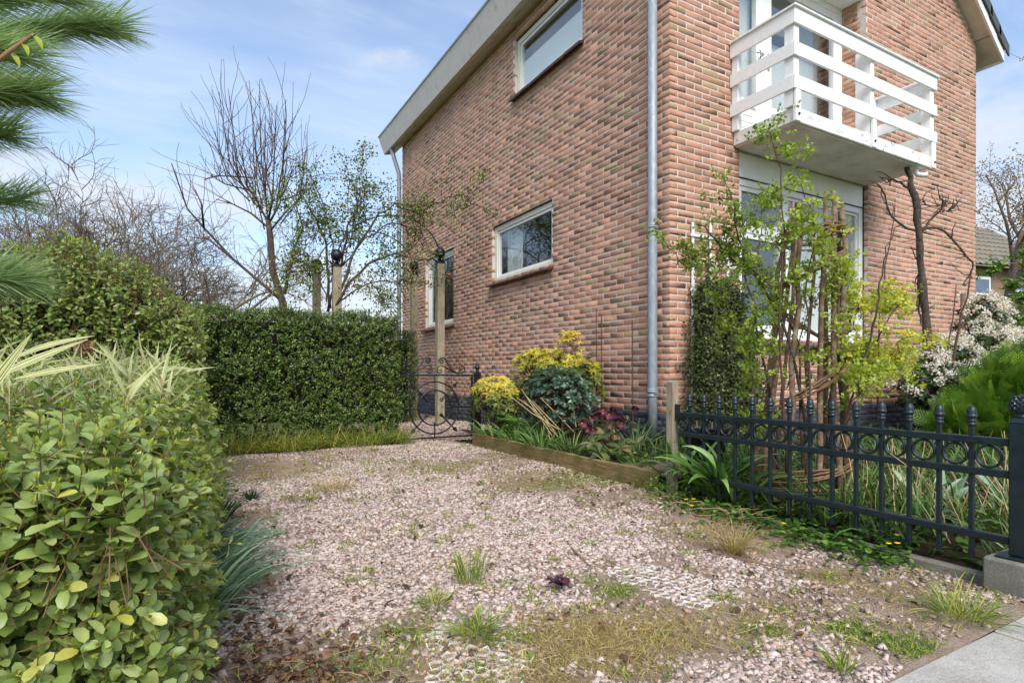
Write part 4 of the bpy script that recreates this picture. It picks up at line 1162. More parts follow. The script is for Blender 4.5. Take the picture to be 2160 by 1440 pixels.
PRIVET = leaf_template(0.52, 0.22, 0.10, rows=((0.22, 0.78), (0.55, 1.0), (0.82, 0.62)))
SMALL = leaf_template(0.52, 0.2, 0.12)
PRIVET_R = leaf_template(0.56, 0.25, 0.14, rows=((0.22, 0.68), (0.55, 1.0), (0.88, 0.68)))
BUD = leaf_template(0.38, 0.5, -0.15, rows=((0.4, 1.0),))

def shoots(base, d, length, pairs, leaf, spread=1.0, t0=0.25, jit=0.3, tip=4, tip_len=0.45):
    """leafy shoots with opposite leaves; returns leaf pos,R,scale, bud pos,R,scale, twig polylines"""
    n = len(base); d = unit(d)
    bend = unit(d + rng.normal(size=(n, 3)) * 0.12 + np.array((0, 0, 0.12)))
    P, D, U, S = [], [], [], []
    ref = unit(np.cross(d, rand_dirs(n)))
    ref2 = np.cross(d, ref)
    L_ = np.broadcast_to(length, n)
    for j in range(pairs):
        t = t0 + (1 - t0) * (j + 0.5) / pairs
        axis = unit(d * (1 - t) + bend * t)
        pos = base + (d * (1 - t / 2) + bend * (t / 2)) * (L_ * t)[:, None]
        side = ref if j % 2 == 0 else ref2
        for sg in (1, -1):
            sd = unit(side * sg + rng.normal(size=(n, 3)) * jit)
            dirn = unit(axis * rng.uniform(0.35, 0.8, (n, 1)) + sd * spread)
            P.append(pos); D.append(dirn); U.append(unit(axis + rng.normal(size=(n, 3)) * 0.25 + np.array((0, 0, 0.35))))
            S.append(leaf * rng.uniform(0.72, 1.2, n) * (1 - 0.25 * max(0, t - 0.75) * 4))
    P = np.concatenate(P); D = np.concatenate(D); U = np.concatenate(U); S = np.concatenate(S)
    Rm = frames(D, U)
    tipp = base + (d + bend) * 0.5 * L_[:, None]
    BP, BD, BS = [], [], []
    for k in range(tip):
        a = 2 * PI * k / max(tip, 1) + 0.6
        sd = ref * math.cos(a) + ref2 * math.sin(a)
        BP.append(tipp); BD.append(unit(bend + sd * 0.45)); BS.append(leaf * tip_len * rng.uniform(0.7, 1.25, n))
    if tip:
        BP = np.concatenate(BP); BD = np.concatenate(BD); BS = np.concatenate(BS); BR = frames(BD, np.tile(bend, (tip, 1)) + rand_dirs(len(BP)) * 0.3)
    else: BP = BR = BS = None
    tw = np.stack([base - d * (L_ * 0.05)[:, None], base + d * (L_ * 0.5)[:, None], tipp], 1)
    return P, Rm, S, BP, BR, BS, tw

def hedge_points(faces):
    """faces: list of (count, origin, u-vector, v-vector, normal) -> points, normals"""
    P, Nn = [], []
    for (c, o, u, v, nn) in faces:
        a = rng.random((c, 1)); b = rng.random((c, 1))
        P.append(np.array(o) + a * np.array(u) + b * np.array(v)); Nn.append(np.tile(np.array(nn, float), (c, 1)))
    return np.concatenate(P), np.concatenate(Nn)

def make_hedge(name, loc, label, P, Nn, leaf, mat, budmat, length, pairs, inset, singles, core, twig_mat, tip=4, tint_mu=0.5, tint_sd=0.2, up=0.35, spread=1.0, tipl=0.45, T=PRIVET, group=None, twig_r=0.0016):
    t = thing(name, loc, label, 'hedge', group)
    n = len(P)
    d = unit(Nn + rng.normal(size=(n, 3)) * 0.42 + np.array((0, 0, up)))
    Ls = length * rng.uniform(0.65, 1.3, n)
    base = P - d * Ls[:, None] * 0.75 - unit(Nn) * inset * rng.random((n, 1))
    LP, LR, LS, BP, BR, BS, tw = shoots(base, d, Ls, pairs, leaf, spread, tip=tip, tip_len=tipl)
    shoot_t = rng.normal(tint_mu, tint_sd * 0.7, n)
    tint = np.clip(np.tile(shoot_t, pairs * 2) + rng.normal(0, tint_sd * 0.7, len(LP)), 0.02, 0.93)
    odd = rng.random(len(LP)) < 0.02; tint[odd] = 0.97
    foliage(t, 'leaf', T, LP, LR, LS, tint, mat, singles)
    if tip:
        V, F, tt = scatter(BUD, BP, BR, BS, rng.random(len(BP)))
        part('buds', mesh_np('buds', V, F, tt, True), budmat, t, kind='stuff')
    V, F, tt = tubes_np(list(tw), [np.array((twig_r * 0.9, twig_r, twig_r * 0.7))] * n, 3)
    part('twigs', mesh_np('twigs', V, F, tt, True), twig_mat, t, kind='stuff')
    if core is not None: part('shade_core', core, MATS['hedge_core'], t, kind='stuff')  # solid dark core added inside the hedge to block light
    return t

# ---- near privet hedge at the left edge of the drive
def near_top(y): return np.interp(y, [1.0, 1.2, 1.9, 2.9, 4.2], [0.60, 0.67, 0.72, 0.775, 0.86])
pts, nrm = [], []
n = 1500
y = 1.12 + 3.05 * rng.random(n) ** 1.5; f = rng.random(n) ** 0.8; z = f * near_top(y)
x = 0.03 + 0.035 * np.sin(y * 3.1) - 0.10 * np.clip((z / near_top(y) - 0.7) / 0.3, 0, 1) ** 2 - 0.22 * np.clip((1.45 - y) / 0.4, 0, 1) ** 2 + rng.normal(0, 0.02, n)
pts.append(np.stack([x, y, z], -1)); nrm.append(np.stack([np.ones(n), -0.5 * np.clip((1.6 - y) / 0.4, 0, 1), 0.15 + 0.5 * f ** 4], -1))
n = 1350
y = 1.06 + 3.1 * rng.random(n) ** 1.3; x = -0.05 - 1.35 * rng.random(n) * np.clip(0.35 + (y - 1.0) * 0.7, 0, 1)
pts.append(np.stack([x, y, near_top(y) + rng.normal(0, 0.018, n) - 0.02], -1)); nrm.append(np.tile((0.25, -0.15, 1.0), (n, 1)))
n = 650
x = -0.05 - 0.75 * rng.random(n); z = 0.62 * rng.random(n) ** 0.8; y = 1.10 + 0.03 * np.sin(x * 9) + 0.05 * (z / 0.62) ** 2 + 0.3 * np.clip(x + 0.22, 0, 1)
pts.append(np.stack([x, y, z], -1)); nrm.append(np.tile((0.15, -1.0, 0.25), (n, 1)))
P, Nn = np.concatenate(pts), np.concatenate(nrm)
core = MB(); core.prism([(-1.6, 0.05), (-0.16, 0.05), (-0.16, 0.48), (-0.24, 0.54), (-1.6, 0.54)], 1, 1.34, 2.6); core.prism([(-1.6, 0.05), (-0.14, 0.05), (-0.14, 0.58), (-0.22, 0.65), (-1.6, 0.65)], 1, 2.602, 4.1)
near = make_hedge('privet_hedge', (-0.6, 2.5, 0), 'low privet hedge with pale green leaves filling the left foreground', P, Nn, 0.037, MATS['privet'], MATS['bud'], 0.18, 5, 0.05, 300, core, MATS['twig_tan'], tip=5, tint_mu=0.55, tint_sd=0.2, twig_r=0.0014, tipl=0.36, T=PRIVET_R)
# bare inner wood low at the near corner
pl_ = [wander((-0.62 + rng.random() * 0.4, 1.24 + rng.random() * 0.12, 0.02), (rng.normal() * 0.5, -0.15, 0.8), 0.42, 5, 0.2) for _ in range(60)]
V, F, tt = tubes_np(pl_, [np.linspace(0.0032, 0.001, 6) * rng.uniform(0.5, 1.2) for _ in pl_], 4)
part('branches', mesh_np('branches', V, F, tt, True), MATS['twig_tan'], near, kind='stuff')

# ---- tall rounded hedge behind it
def dome(x): return np.interp(x, [-2.4, -1.6, -1.0, -0.72, -0.31, -0.03, 0.06], [1.35, 1.5, 1.62, 1.72, 1.54, 1.30, 1.15])
n = 1500
x = -1.9 + 1.97 * rng.random(n); f = rng.random(n) ** 0.75; z = 0.3 + (dome(x) - 0.3) * f
y = 4.42 + 0.35 * np.clip((f - 0.72) / 0.28, 0, 1) ** 2 + 0.05 * np.sin(x * 6 + z * 5) + 0.12 * np.clip(x + 0.15, 0, 1)
P1 = np.stack([x, y, z], -1); N1 = np.stack([0.1 + 0 * x, -np.ones(n), 0.2 + 1.6 * np.clip((f - 0.7) / 0.3, 0, 1)], -1)
n2 = 900
x2 = -1.9 + 1.95 * rng.random(n2); y2 = 4.75 + 1.3 * rng.random(n2)
P2 = np.stack([x2, y2, dome(x2) + 0.03 * np.sin(x2 * 7 + y2 * 6)], -1); N2 = np.stack([np.clip(x2 + 0.7, -0.5, 1) * 0.9, 0 * x2 - 0.2, np.ones(n2)], -1)
n3 = 500
y3 = 4.5 + 1.7 * rng.random(n3); z3 = 0.1 + 1.15 * rng.random(n3)
P3 = np.stack([0.05 + 0.03 * np.sin(y3 * 8 + z3 * 4), y3, z3], -1); N3 = np.tile((1.0, -0.1, 0.2), (n3, 1))
P, Nn = np.concatenate([P1, P2, P3]), np.concatenate([N1, N2, N3])
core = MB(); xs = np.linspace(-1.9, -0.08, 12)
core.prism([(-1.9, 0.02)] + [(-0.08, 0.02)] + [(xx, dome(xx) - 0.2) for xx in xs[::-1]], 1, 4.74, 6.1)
tall = make_hedge('privet_hedge', (-0.8, 5.2, 0), 'tall rounded privet hedge with brown twigs behind the low hedge', P, Nn, 0.041, MATS['privet'], MATS['bud'], 0.20, 4, 0.06, 200, core, MATS['twig_tan'], tip=4, tint_mu=0.42, tint_sd=0.2, twig_r=0.0022, T=SMALL)
pl_ = []
for _ in range(1000):
    xx = -1.8 + 1.8 * rng.random(); fz = rng.uniform(0.5, 1.0)
    pl_.append(wander((xx, 4.52 + rng.random() * 0.25 + 0.3 * max(0, fz - 0.7), dome(xx) * fz - 0.18), (rng.normal() * 0.35, -0.25, 1), rng.uniform(0.14, 0.3), 3, 0.14))
V, F, tt = tubes_np(pl_, [np.linspace(0.0028, 0.0012, 4)] * len(pl_), 3)
part('branches', mesh_np('branches', V, F, tt, True), MATS['twig_tan'], tall, kind='stuff')

# ---- long clipped hedge along the back of the drive
HX0, HX1, HY0, HY1, HZ = -0.35, 2.06, 6.22, 6.95, 1.45
n = 3000
x = HX0 + (HX1 - HX0) * rng.random(n); f = rng.random(n); z = 0.16 + (HZ - 0.16) * f
P1 = np.stack([x, HY0 + 0.10 * np.clip((f - 0.88) / 0.12, 0, 1) ** 2 + 0.03 * np.sin(x * 7 + z * 5) + 0.02 * np.sin(z * 13), z], -1); N1 = np.stack([0 * x, -1 + 0 * x, 0.25 + 0.8 * np.clip((f - 0.9) / 0.1, 0, 1)], -1)
n2 = 1100
x2 = HX0 + (HX1 - HX0) * rng.random(n2); y2 = HY0 + 0.05 + (HY1 - HY0) * rng.random(n2)
P2 = np.stack([x2, y2, HZ + 0.025 * np.sin(x2 * 9) + 0.02 * np.sin(x2 * 23 + y2 * 5)], -1); N2 = np.tile((0, -0.2, 1.0), (n2, 1))
n3 = 600
y3 = HY0 + (HY1 - HY0) * rng.random(n3); z3 = 0.12 + 1.32 * rng.random(n3)
P3 = np.stack([HX1 + 0.02 * np.sin(z3 * 9), y3, z3], -1); N3 = np.tile((1.0, -0.3, 0.25), (n3, 1))
P, Nn = np.concatenate([P1, P2, P3]), np.concatenate([N1, N2, N3])
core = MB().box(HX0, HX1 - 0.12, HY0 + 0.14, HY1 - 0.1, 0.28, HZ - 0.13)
long_h = make_hedge('privet_hedge', (0.9, 6.6, 0), 'long straight clipped dark green hedge at the back of the drive', P, Nn, 0.030, MATS['privet_dark'], MATS['bud'], 0.14, 4, 0.05, 200, core, MATS['twig_brown'], tip=2, tint_mu=0.46, tint_sd=0.22, tipl=0.5, T=SMALL)
for k in range(14):
    xx = HX0 + 0.15 + 0.16 * k
    part('stem', MB().tube(wander((xx, HY0 + 0.18 + rng.random() * 0.15, 0.0), (rng.normal() * 0.15, 0, 1), 0.5, 4, 0.06), np.linspace(0.018, 0.011, 5), 6), MATS['bark_dark'], long_h, True)

# ---- hedge beyond the gate
n = 1300
x = 1.2 + 2.0 * rng.random(n); z = 0.05 + 1.42 * rng.random(n)
P1 = np.stack([x, 8.75 + 0.04 * np.sin(x * 8 + z * 6), z], -1); N1 = np.tile((0, -1, 0.3), (n, 1))
n2 = 350
P2 = np.stack([1.2 + 2.0 * rng.random(n2), 8.75 + 0.5 * rng.random(n2), 1.47 + 0.03 * rng.normal(size=n2)], -1); N2 = np.tile((0, -0.2, 1.0), (n2, 1))
n3 = 260
P3 = np.stack([3.2 + 0.02 * rng.normal(size=n3), 8.75 + 0.5 * rng.random(n3), 0.05 + 1.4 * rng.random(n3)], -1); N3 = np.tile((1, -0.2, 0.2), (n3, 1))
make_hedge('privet_hedge', (2.2, 9, 0), 'small dark hedge seen through the iron gate beside the garden post', np.concatenate([P1, P2, P3]), np.concatenate([N1, N2, N3]), 0.036, MATS['privet_dark'], MATS['bud'], 0.15, 3, 0.05, 0, MB().box(1.2, 3.08, 8.9, 9.2, 0.02, 1.32), MATS['twig_brown'], tip=0, tint_mu=0.4, T=SMALL)
# ------------------------------------------------------------------ pine at the left edge
leaf_mat('pine_needle', [(0.0, srgb(122, 152, 100)), (0.5, srgb(168, 194, 142)), (1.0, srgb(214, 226, 188))], 0.5, 0.42)
pine = thing('pine_tree', (-1.75, 1.9, 0), 'long needled pine reaching in from the left edge of the picture', 'pine tree')
trunk_pts = [(-1.75, 1.9, -0.1), (-1.72, 1.92, 0.8), (-1.76, 1.88, 1.6), (-1.73, 1.9, 2.4)]
part('trunk', MB().tube(trunk_pts, [0.07, 0.06, 0.05, 0.035], 10), MATS['bark_dark'], pine, True)
def needle_spray(tip_from, tip_to, n, nl, spread, start=0.1):
    """needles clothed along a shoot"""
    a = np.array(tip_from, float); b = np.array(tip_to, float); ax = unit(b - a)
    t = start + (1 - start) * rng.random(n) ** 0.85
    sag = np.array((0, 0, 0.03)) * (np.sin(t * PI))[:, None]
    base = a + (b - a) * t[:, None] + sag
    ref = unit(np.cross(np.tile(ax, (n, 1)), rand_dirs(n)))
    d = unit(ax * rng.uniform(0.7, 1.5, (n, 1)) + ref * spread * rng.uniform(0.5, 1.1, (n, 1)))
    L_ = nl * rng.uniform(0.7, 1.15, n)
    return base, d, L_
PB = []
NB, ND, NL = [], [], []
def D_(px, py, z): # direction helper: point at horizontal depth z (metres) in the camera frame
    return EYE + FWD * z + RGT * ((px - 1080) / 1200 * z) + np.array((0, 0, (785 - py) / 1200 * z))
for (ax_, ay_, az_, bx_, by_, bz_, n_, nl_, sp_) in ((-200, 130, 1.6, 225, 62, 1.62, 2100, 0.11, 0.55), (-180, 60, 1.5, 130, -10, 1.5, 1200, 0.11, 0.6), (-230, 250, 1.45, 62, 205, 1.5, 1900, 0.11, 0.62),
                                            (-200, 330, 1.6, 15, 290, 1.6, 900, 0.10, 0.7), (-190, 480, 1.7, 40, 425, 1.75, 700, 0.10, 0.7), (-220, 640, 1.35, 30, 598, 1.42, 1300, 0.10, 0.75), (-260, 150, 1.3, 40, 120, 1.35, 900, 0.11, 0.6)):
    a = D_(ax_, ay_, az_); b = D_(bx_, by_, bz_)
    base, d, L_ = needle_spray(a, b, int(n_ * 0.8), nl_ * 1.35, sp_)
    NB.append(base); ND.append(d); NL.append(L_)
    pts = [np.array((-1.74, 1.9, max(0.5, a[2] - 0.15))), (np.array((-1.74, 1.9, a[2])) + a) / 2 + (0, 0, -0.05), a, (a + b) / 2 + (0, 0, 0.03), b]
    part('branch', MB().tube(pts, [0.018, 0.014, 0.009, 0.006, 0.003], 6), MATS['bark_dark'], pine, True)
NB, ND, NL = np.concatenate(NB), np.concatenate(ND), np.concatenate(NL)
V, F, t_, f_ = blades(len(NB), NB, ND, NL, 0.0025, rng.uniform(0.0, 0.35, len(NB)), seg=2, fold=0.6)
part('needles', mesh_np('needles', V.reshape(-1, 3), F.reshape(-1, 4), np.repeat(t_, len(f_))), MATS['pine_needle'], pine, kind='stuff')

# twig with fresh yellow leaves in front of the pine
leaf_mat('fresh_leaf', [(0, srgb(140, 160, 50)), (1, srgb(190, 196, 80))], 0.4, 0.35)
tw = thing('privet_shoot', tuple(D_(-40, 150, 1.05)), 'orange twig with fresh yellow green leaves in front of the pine', 'shoot')
a, b = D_(-40, 160, 1.0), D_(72, 72, 1.02)
part('twig', MB().tube([a, (a + b) / 2 + (0, 0, 0.004), b], [0.004, 0.0035, 0.0025], 6), MATS['twig_tan'], tw, True)
for (px_, py_, dx_, dy_, s_) in ((68, 76, 40, 26, 0.036), (68, 76, 0, -12, 0.016), (46, 92, 30, 30, 0.030), (20, 112, 42, 30, 0.036), (14, 110, -2, -14, 0.018)):
    p0 = D_(px_, py_, 1.02); dv = D_(px_ + dx_, py_ + dy_, 1.0) - p0
    V, F = leaf_template(0.3, 0.3, 0.35, rows=((0.25, 0.8), (0.55, 1.0), (0.8, 0.7)))
    Rm = frames(dv[None], np.array((0.1, -0.5, 0.8))[None])
    VV, FF, tt = scatter((V, F), p0[None], Rm, np.array([s_]), np.array([0.6])); part('leaf', mesh_np('leaf', VV, FF, tt, True), MATS['fresh_leaf'], tw)

# ------------------------------------------------------------------ variegated bamboo pushing through the hedge
leaf_mat('bamboo_leaf', [(0.0, srgb(96, 128, 48)), (0.45, srgb(140, 160, 74)), (0.6, srgb(220, 214, 148)), (1.0, srgb(238, 232, 186))], 0.45, 0.35)
def striped_template(w=0.09, curl=0.25, cols=8, rows=6):
    vs = []; 
    for i in range(rows + 1):
        t = i / rows
        k = (math.sin(min(1, t * 2.6) * PI / 2) if t < 0.4 else (1 - ((t - 0.4) / 0.6) ** 1.7)) * 0.97 + 0.03
        z = -curl * t * t
        for j in range(cols + 1):
            u = (j / cols - 0.5) * 2
            vs.append((u * w * 0.5 * k, t, z + abs(u) * w * 0.12 * k))
    F = []; pat = []
    for i in range(rows):
        for j in range(cols):
            a = i * (cols + 1) + j
            F.append((a, a + 1, a + cols + 2, a + cols + 1)); pat.append((0.95, 0.25, 0.85, 0.7, 0.15, 0.9, 0.4, 0.95)[j % 8])
    return np.array(vs), np.array(F), np.array(pat)
BT = striped_template()
bamboo = thing('variegated_bamboo', (-0.5, 2.2, 0), 'cream striped bamboo leaves pushing up through the low privet hedge', 'bamboo')
bm_cache = []
for c_ in (0.05, 0.25, 0.5):
    v_, f_, p_ = striped_template(curl=c_); me = mesh_np('leaf', v_, f_, p_, True); me.materials.append(MATS['bamboo_leaf']); bm_cache.append(me)
def put_bamboo(p, d, s_, up=None, wide=1.0):
    Rm = frames(np.array(d, float)[None], (np.array(up, float) if up is not None else rand_dirs(1)[0] + np.array((0, -0.6, 0.4)))[None])[0]
    o = bpy.data.objects.new('leaf', bm_cache[rng.integers(3)]); COL.objects.link(o); o.parent = bamboo
    M = np.eye(4); M[:3, :3] = Rm * np.array((s_ * wide, s_, s_))[None]; M[:3, 3] = np.array(p) - np.array(WL[bamboo]); o.matrix_local = Matrix(M.tolist())
stalks = []
for k in range(80):                                 # culms through the hedge top, each with a fan of leaves
    y = rng.uniform(1.75, 4.0); x = -0.03 - rng.random() * (0.35 + 0.42 * (y - 1.2))
    zt = near_top(y)
    p = np.array((x, y, zt + rng.uniform(0.0, 0.08)))
    stalks.append(np.array([(x + rng.normal() * 0.03, y, 0.02), (x, y, zt * 0.6), p]))
    for j in range(rng.integers(4, 8)):
        put_bamboo(p - (0, 0, rng.uniform(0, 0.08)), unit(rand_dirs(1)[0] * (1, 1, 0.35) * 0.85 + np.array((0.1, -0.1, rng.uniform(0.35, 1.1)))), rng.uniform(0.08, 0.15), wide=0.8)
V, F, tt = tubes_np(stalks, [np.array((0.003, 0.0025, 0.0018))] * len(stalks), 4)
part('stems', mesh_np('stems', V, F, tt, True), MATS['straw'], bamboo, kind='stuff')
for (px_, py_, z_, dx_, dy_, s_, w_) in ((20, 760, 1.25, 110, -55, 0.17, 1.1), (-20, 800, 0.95, 135, -62, 0.17, 1.2), (25, 800, 0.95, 105, -22, 0.15, 1.1), (-40, 850, 0.8, 55, -80, 0.12, 1.3), (285, 1170, 1.5, 130, -95, 0.21, 1.0), (275, 1160, 1.5, -25, -48, 0.08, 1.0), (290, 1165, 1.48, 45, -26, 0.09, 1.0),
                                     (295, 1310, 1.45, 58, -78, 0.13, 1.0), (445, 1165, 2.0, 42, 40, 0.10, 1.2), (350, 800, 3.0, 70, -40, 0.22, 1.0), (370, 850, 3.0, 45, -30, 0.12, 1.0), (360, 880, 2.9, 45, 5, 0.12, 1.0), (300, 785, 2.2, 90, -30, 0.2, 1.0)):
    p0 = D_(px_, py_, z_); put_bamboo(p0, D_(px_ + dx_, py_ + dy_, z_) - p0, s_, up=(0.2, -0.7, 0.6), wide=w_)

# brown faded flower head on the hedge
hd = thing('dry_flower_head', tuple(D_(178, 732, 2.9)), 'brown faded flower head on top of the low hedge', 'dry flower')
leaf_mat('dry_petal', [(0, srgb(140, 100, 70)), (1, srgb(196, 160, 120))], 0.8, 0.2)
n = 160; dd_ = rand_dirs(n); V, F, tt = scatter(leaf_template(0.8, 0.3, 0.3), D_(178, 732, 2.9) + dd_ * 0.028 * (1, 1, 0.8), frames(dd_ + rand_dirs(n) * 0.4, rand_dirs(n)), np.full(n, 0.022), rng.random(n))
part('petals', mesh_np('petals', V, F, tt, True), MATS['dry_petal'], hd, kind='stuff')

# ------------------------------------------------------------------ blue green strap clump at the foot of the hedge
leaf_mat('blue_strap', [(0, srgb(88, 120, 92)), (0.6, srgb(130, 160, 130)), (1, srgb(172, 194, 164))], 0.4, 0.25)
leaf_mat('green_strap', [(0, srgb(52, 84, 34)), (0.6, srgb(88, 124, 52)), (1, srgb(138, 164, 84))], 0.42, 0.25)
leaf_mat('dark_strap', [(0, srgb(36, 62, 34)), (1, srgb(66, 100, 56))], 0.4, 0.2)
da = thing('daffodil_clump', (0.05, 2.3, 0), 'blue green strap leaf clump leaning out from the foot of the low hedge', 'leaf clump')
n = 210
base = np.stack([rng.uniform(-0.06, 0.07, n), rng.uniform(1.9, 2.75, n), np.full(n, 0.02)], -1)
dirs = np.stack([rng.uniform(0.35, 1.1, n), rng.uniform(-0.75, 0.15, n), rng.uniform(0.7, 1.3, n)], -1)
blade_parts(da, 'leaf', n, base, dirs, rng.uniform(0.22, 0.40, n), rng.uniform(0.008, 0.013, n), rng.uniform(0.3, 0.8, n), MATS['blue_strap'], seg=6)
sc_ = thing('strap_clump', (0.1, 3.4, 0), 'small dark green upright leaf tuft at the gravel edge by the low hedge', 'leaf clump')
n = 30; a = rng.random(n) * 2 * PI
blade_parts(sc_, 'leaf', n, np.stack([0.13 + 0.03 * np.cos(a), 3.4 + 0.03 * np.sin(a), 0 * a], -1), np.stack([np.cos(a) * 0.5 + 0.2, np.sin(a) * 0.5, 1 + 0 * a], -1), rng.uniform(0.12, 0.2, n), 0.013, rng.uniform(0.1, 0.4, n), MATS['dark_strap'])

# ------------------------------------------------------------------ bare trees
def grow(out, p, d, L_, r, lev, spec):
    s = spec[lev]
    pts = wander(p, d, L_, s['n'], s['jit'], s.get('up', 0))
    rad = np.linspace(r, r * s['taper'], len(pts))
    out.append((pts, rad, lev))
    if lev + 1 >= len(spec): return
    c = spec[lev + 1]
    for k in range(c['count']):
        t = c['from'] + (1 - c['from']) * (k + rng.random()) / c['count']
        i = min(len(pts) - 2, int(t * (len(pts) - 1)))
        fr_ = t * (len(pts) - 1) - i
        q = pts[i] + (pts[i + 1] - pts[i]) * min(fr_, 1)
        dv = unit(pts[i + 1] - pts[i])
        side = unit(np.cross(dv, rand_dirs(1)[0]))
        nd = dv * math.cos(c['ang']) + side * math.sin(c['ang']) + np.array((0, 0, c.get('lift', 0)))
        rr = np.interp(t, [0, 1], [r, r * s['taper']])
        grow(out, q, nd, L_ * c['ratio'] * rng.uniform(0.7, 1.25), max(rr * c['rr'], c.get('rmin', 0.001)), lev + 1, spec)
def build_tree(name, loc, label, roots, spec, mat, group=None, min_part=1, twig_mat=None, nside=(8, 6, 4, 3, 3), cat='tree'):
    t = thing(name, loc, label, cat, group)
    for (p, d, L_, r) in roots:
        out = []
        grow(out, np.array(p, float), np.array(d, float), L_, r, 0, spec)
        part('trunk', MB().tube(out[0][0], out[0][1], 8), mat, t, True)
        for lv in range(1, len(spec)):
            g = [o for o in out if o[2] == lv]
            if not g: continue
            V, F, tt = tubes_np([o[0] for o in g], [o[1] for o in g], nside[lv])
            part('limbs' if lv == 1 else 'branches' if lv == 2 else 'twigs', mesh_np('branches', V, F, tt, True), mat if lv < 3 or twig_mat is None else twig_mat, t, kind='stuff')
        ends.extend([o for o in out if o[2] == len(spec) - 1])
    return t
plain_mat('bark_far', srgb(118, 106, 90), 0.9, var=0.3, scale=6)
ends = []
FAR = [dict(n=5, jit=0.08, up=0.02, taper=0.7), dict(count=6, ratio=1.5, ang=0.9, **{'from': 0.55}, n=8, jit=0.15, up=0.02, taper=0.3, rr=0.62, lift=0.1),
       dict(count=6, ratio=0.55, ang=0.75, **{'from': 0.2}, n=5, jit=0.2, up=0.04, taper=0.35, rr=0.55, lift=0.1), dict(count=8, ratio=0.5, ang=0.8, **{'from': 0.15}, n=4, jit=0.25, up=0.03, taper=0.4, rr=0.5, rmin=0.015),
       dict(count=7, ratio=0.55, ang=0.85, **{'from': 0.1}, n=3, jit=0.3, taper=0.5, rr=0.6, rmin=0.0075)]
for (px_, z_, lean, h_, r_, lab) in ((40, 17, (-0.1, 0, 1), 2.2, 0.12, 'bare tree beyond the hedges, half behind the pine'), (150, 16, (-0.3, 0, 1), 2.1, 0.13, 'spreading bare tree beyond the hedges, first right of the pine'), (215, 17, (-0.1, 0.1, 1), 2.2, 0.14, 'spreading bare tree beyond the hedges, second right of the pine'), (262, 18.5, (0.1, 0, 1), 2.2, 0.16, 'spreading bare tree beyond the hedges, just left of the leaning one'), (300, 17, (0.5, 0, 0.9), 2.3, 0.17, 'bare tree beyond the hedges leaning to the right'), (395, 20, (0.15, 0, 1), 1.7, 0.12, 'shorter bare tree beyond the hedges, right of the leaning one')):
    b = D_(px_, 785 + 0.8 * 1200 / z_, z_); b[2] = 0.0
    build_tree('bare_tree', tuple(b), lab, [(b, lean, h_, r_)], FAR, MATS['bark_far'], 'bare trees beyond the hedges', twig_mat=MATS['bark_far'])
# scrub low behind the long hedge
leaf_mat('scrub', [(0, srgb(104, 112, 60)), (0.6, srgb(144, 148, 84)), (1, srgb(172, 162, 110))], 0.7, 0.25)
for (px_, z_, w_, h_, lab) in ((425, 11, 1.3, 1.9, 'thin brown green scrub behind the hedge, left'), (520, 12, 1.2, 1.9, 'thin brown green scrub behind the hedge, right'), (760, 12.5, 0.8, 1.75, 'low loose shrub behind the hedge under the rose')):
    c_ = D_(px_, 785, z_); c_[2] = 0
    t = thing('shrub', tuple(c_), lab, 'shrub')
    pl_ = [wander(c_ + np.array((rng.normal() * w_ * 0.35, rng.normal() * 0.3, 0)), (rng.normal() * 0.35, rng.normal() * 0.3, 1), h_ * rng.uniform(0.6, 1.1), 6, 0.12) for _ in range(42)]
    V, F, tt = tubes_np(pl_, [np.linspace(0.008, 0.002, 7)] * len(pl_), 3); part('stems', mesh_np('stems', V, F, tt, True), MATS['twig_brown'], t, kind='stuff')
    q = np.concatenate([p[2:] for p in pl_]); q = np.repeat(q, 7, 0) + rng.normal(size=(len(q) * 7, 3)) * 0.07
    foliage(t, 'leaf', SMALL, q, frames(rand_dirs(len(q)), rand_dirs(len(q))), rng.uniform(0.02, 0.045, len(q)), rng.random(len(q)), MATS['scrub'], 0)

# pollarded tree with long upright shoots
c_ = D_(592, 785, 9.4); c_[2] = 0
tt_ = thing('pollard_tree', tuple(c_), 'bare pruned tree with long upright shoots behind the long hedge', 'tree')
def R3(px, py, z): return D_(px, py, z)
main = [R3(600, 900, 9.4), R3(597, 640, 9.4), R3(575, 570, 9.4), R3(570, 500, 9.4), R3(566, 465, 9.4)]
part('trunk', MB().tube(main, [0.075, 0.062, 0.055, 0.052, 0.042], 9), MATS['bark_dark'], tt_, True)
limbs = [[(600, 620), (612, 560), (622, 520), (640, 480), (612, 400)], [(566, 470), (545, 430), (520, 390), (505, 350)], [(566, 465), (575, 420), (560, 370), (545, 340)], [(568, 470), (590, 430), (600, 380), (605, 330)], [(568, 490), (600, 450), (640, 410), (670, 380)],
         [(566, 480), (530, 450), (490, 430), (455, 420)], [(590, 630), (555, 600), (490, 545), (430, 480), (395, 440), (362, 345)], [(430, 480), (425, 430), (412, 400)], [(490, 545), (440, 505), (400, 500)]]
LIMB = []
for i, l in enumerate(limbs):
    pts = [R3(x, y, 9.4 + rng.normal() * 0.25 * (k > 0)) for k, (x, y) in enumerate(l)]
    r0 = 0.030 if i in (0, 6) else 0.020
    part('limb', MB().tube(pts, np.linspace(r0, r0 * 0.28, len(pts)), 7), MATS['bark_dark'], tt_, True); LIMB.append(pts)
tops = [(462, 195), (482, 190), (526, 172), (547, 170), (583, 222), (603, 212), (604, 250), (558, 262), (533, 270), (453, 278), (458, 305), (644, 318), (490, 285), (540, 300), (575, 300), (620, 350), (650, 380), (430, 380), (445, 370), (510, 320), (555, 310)]
pl_ = []
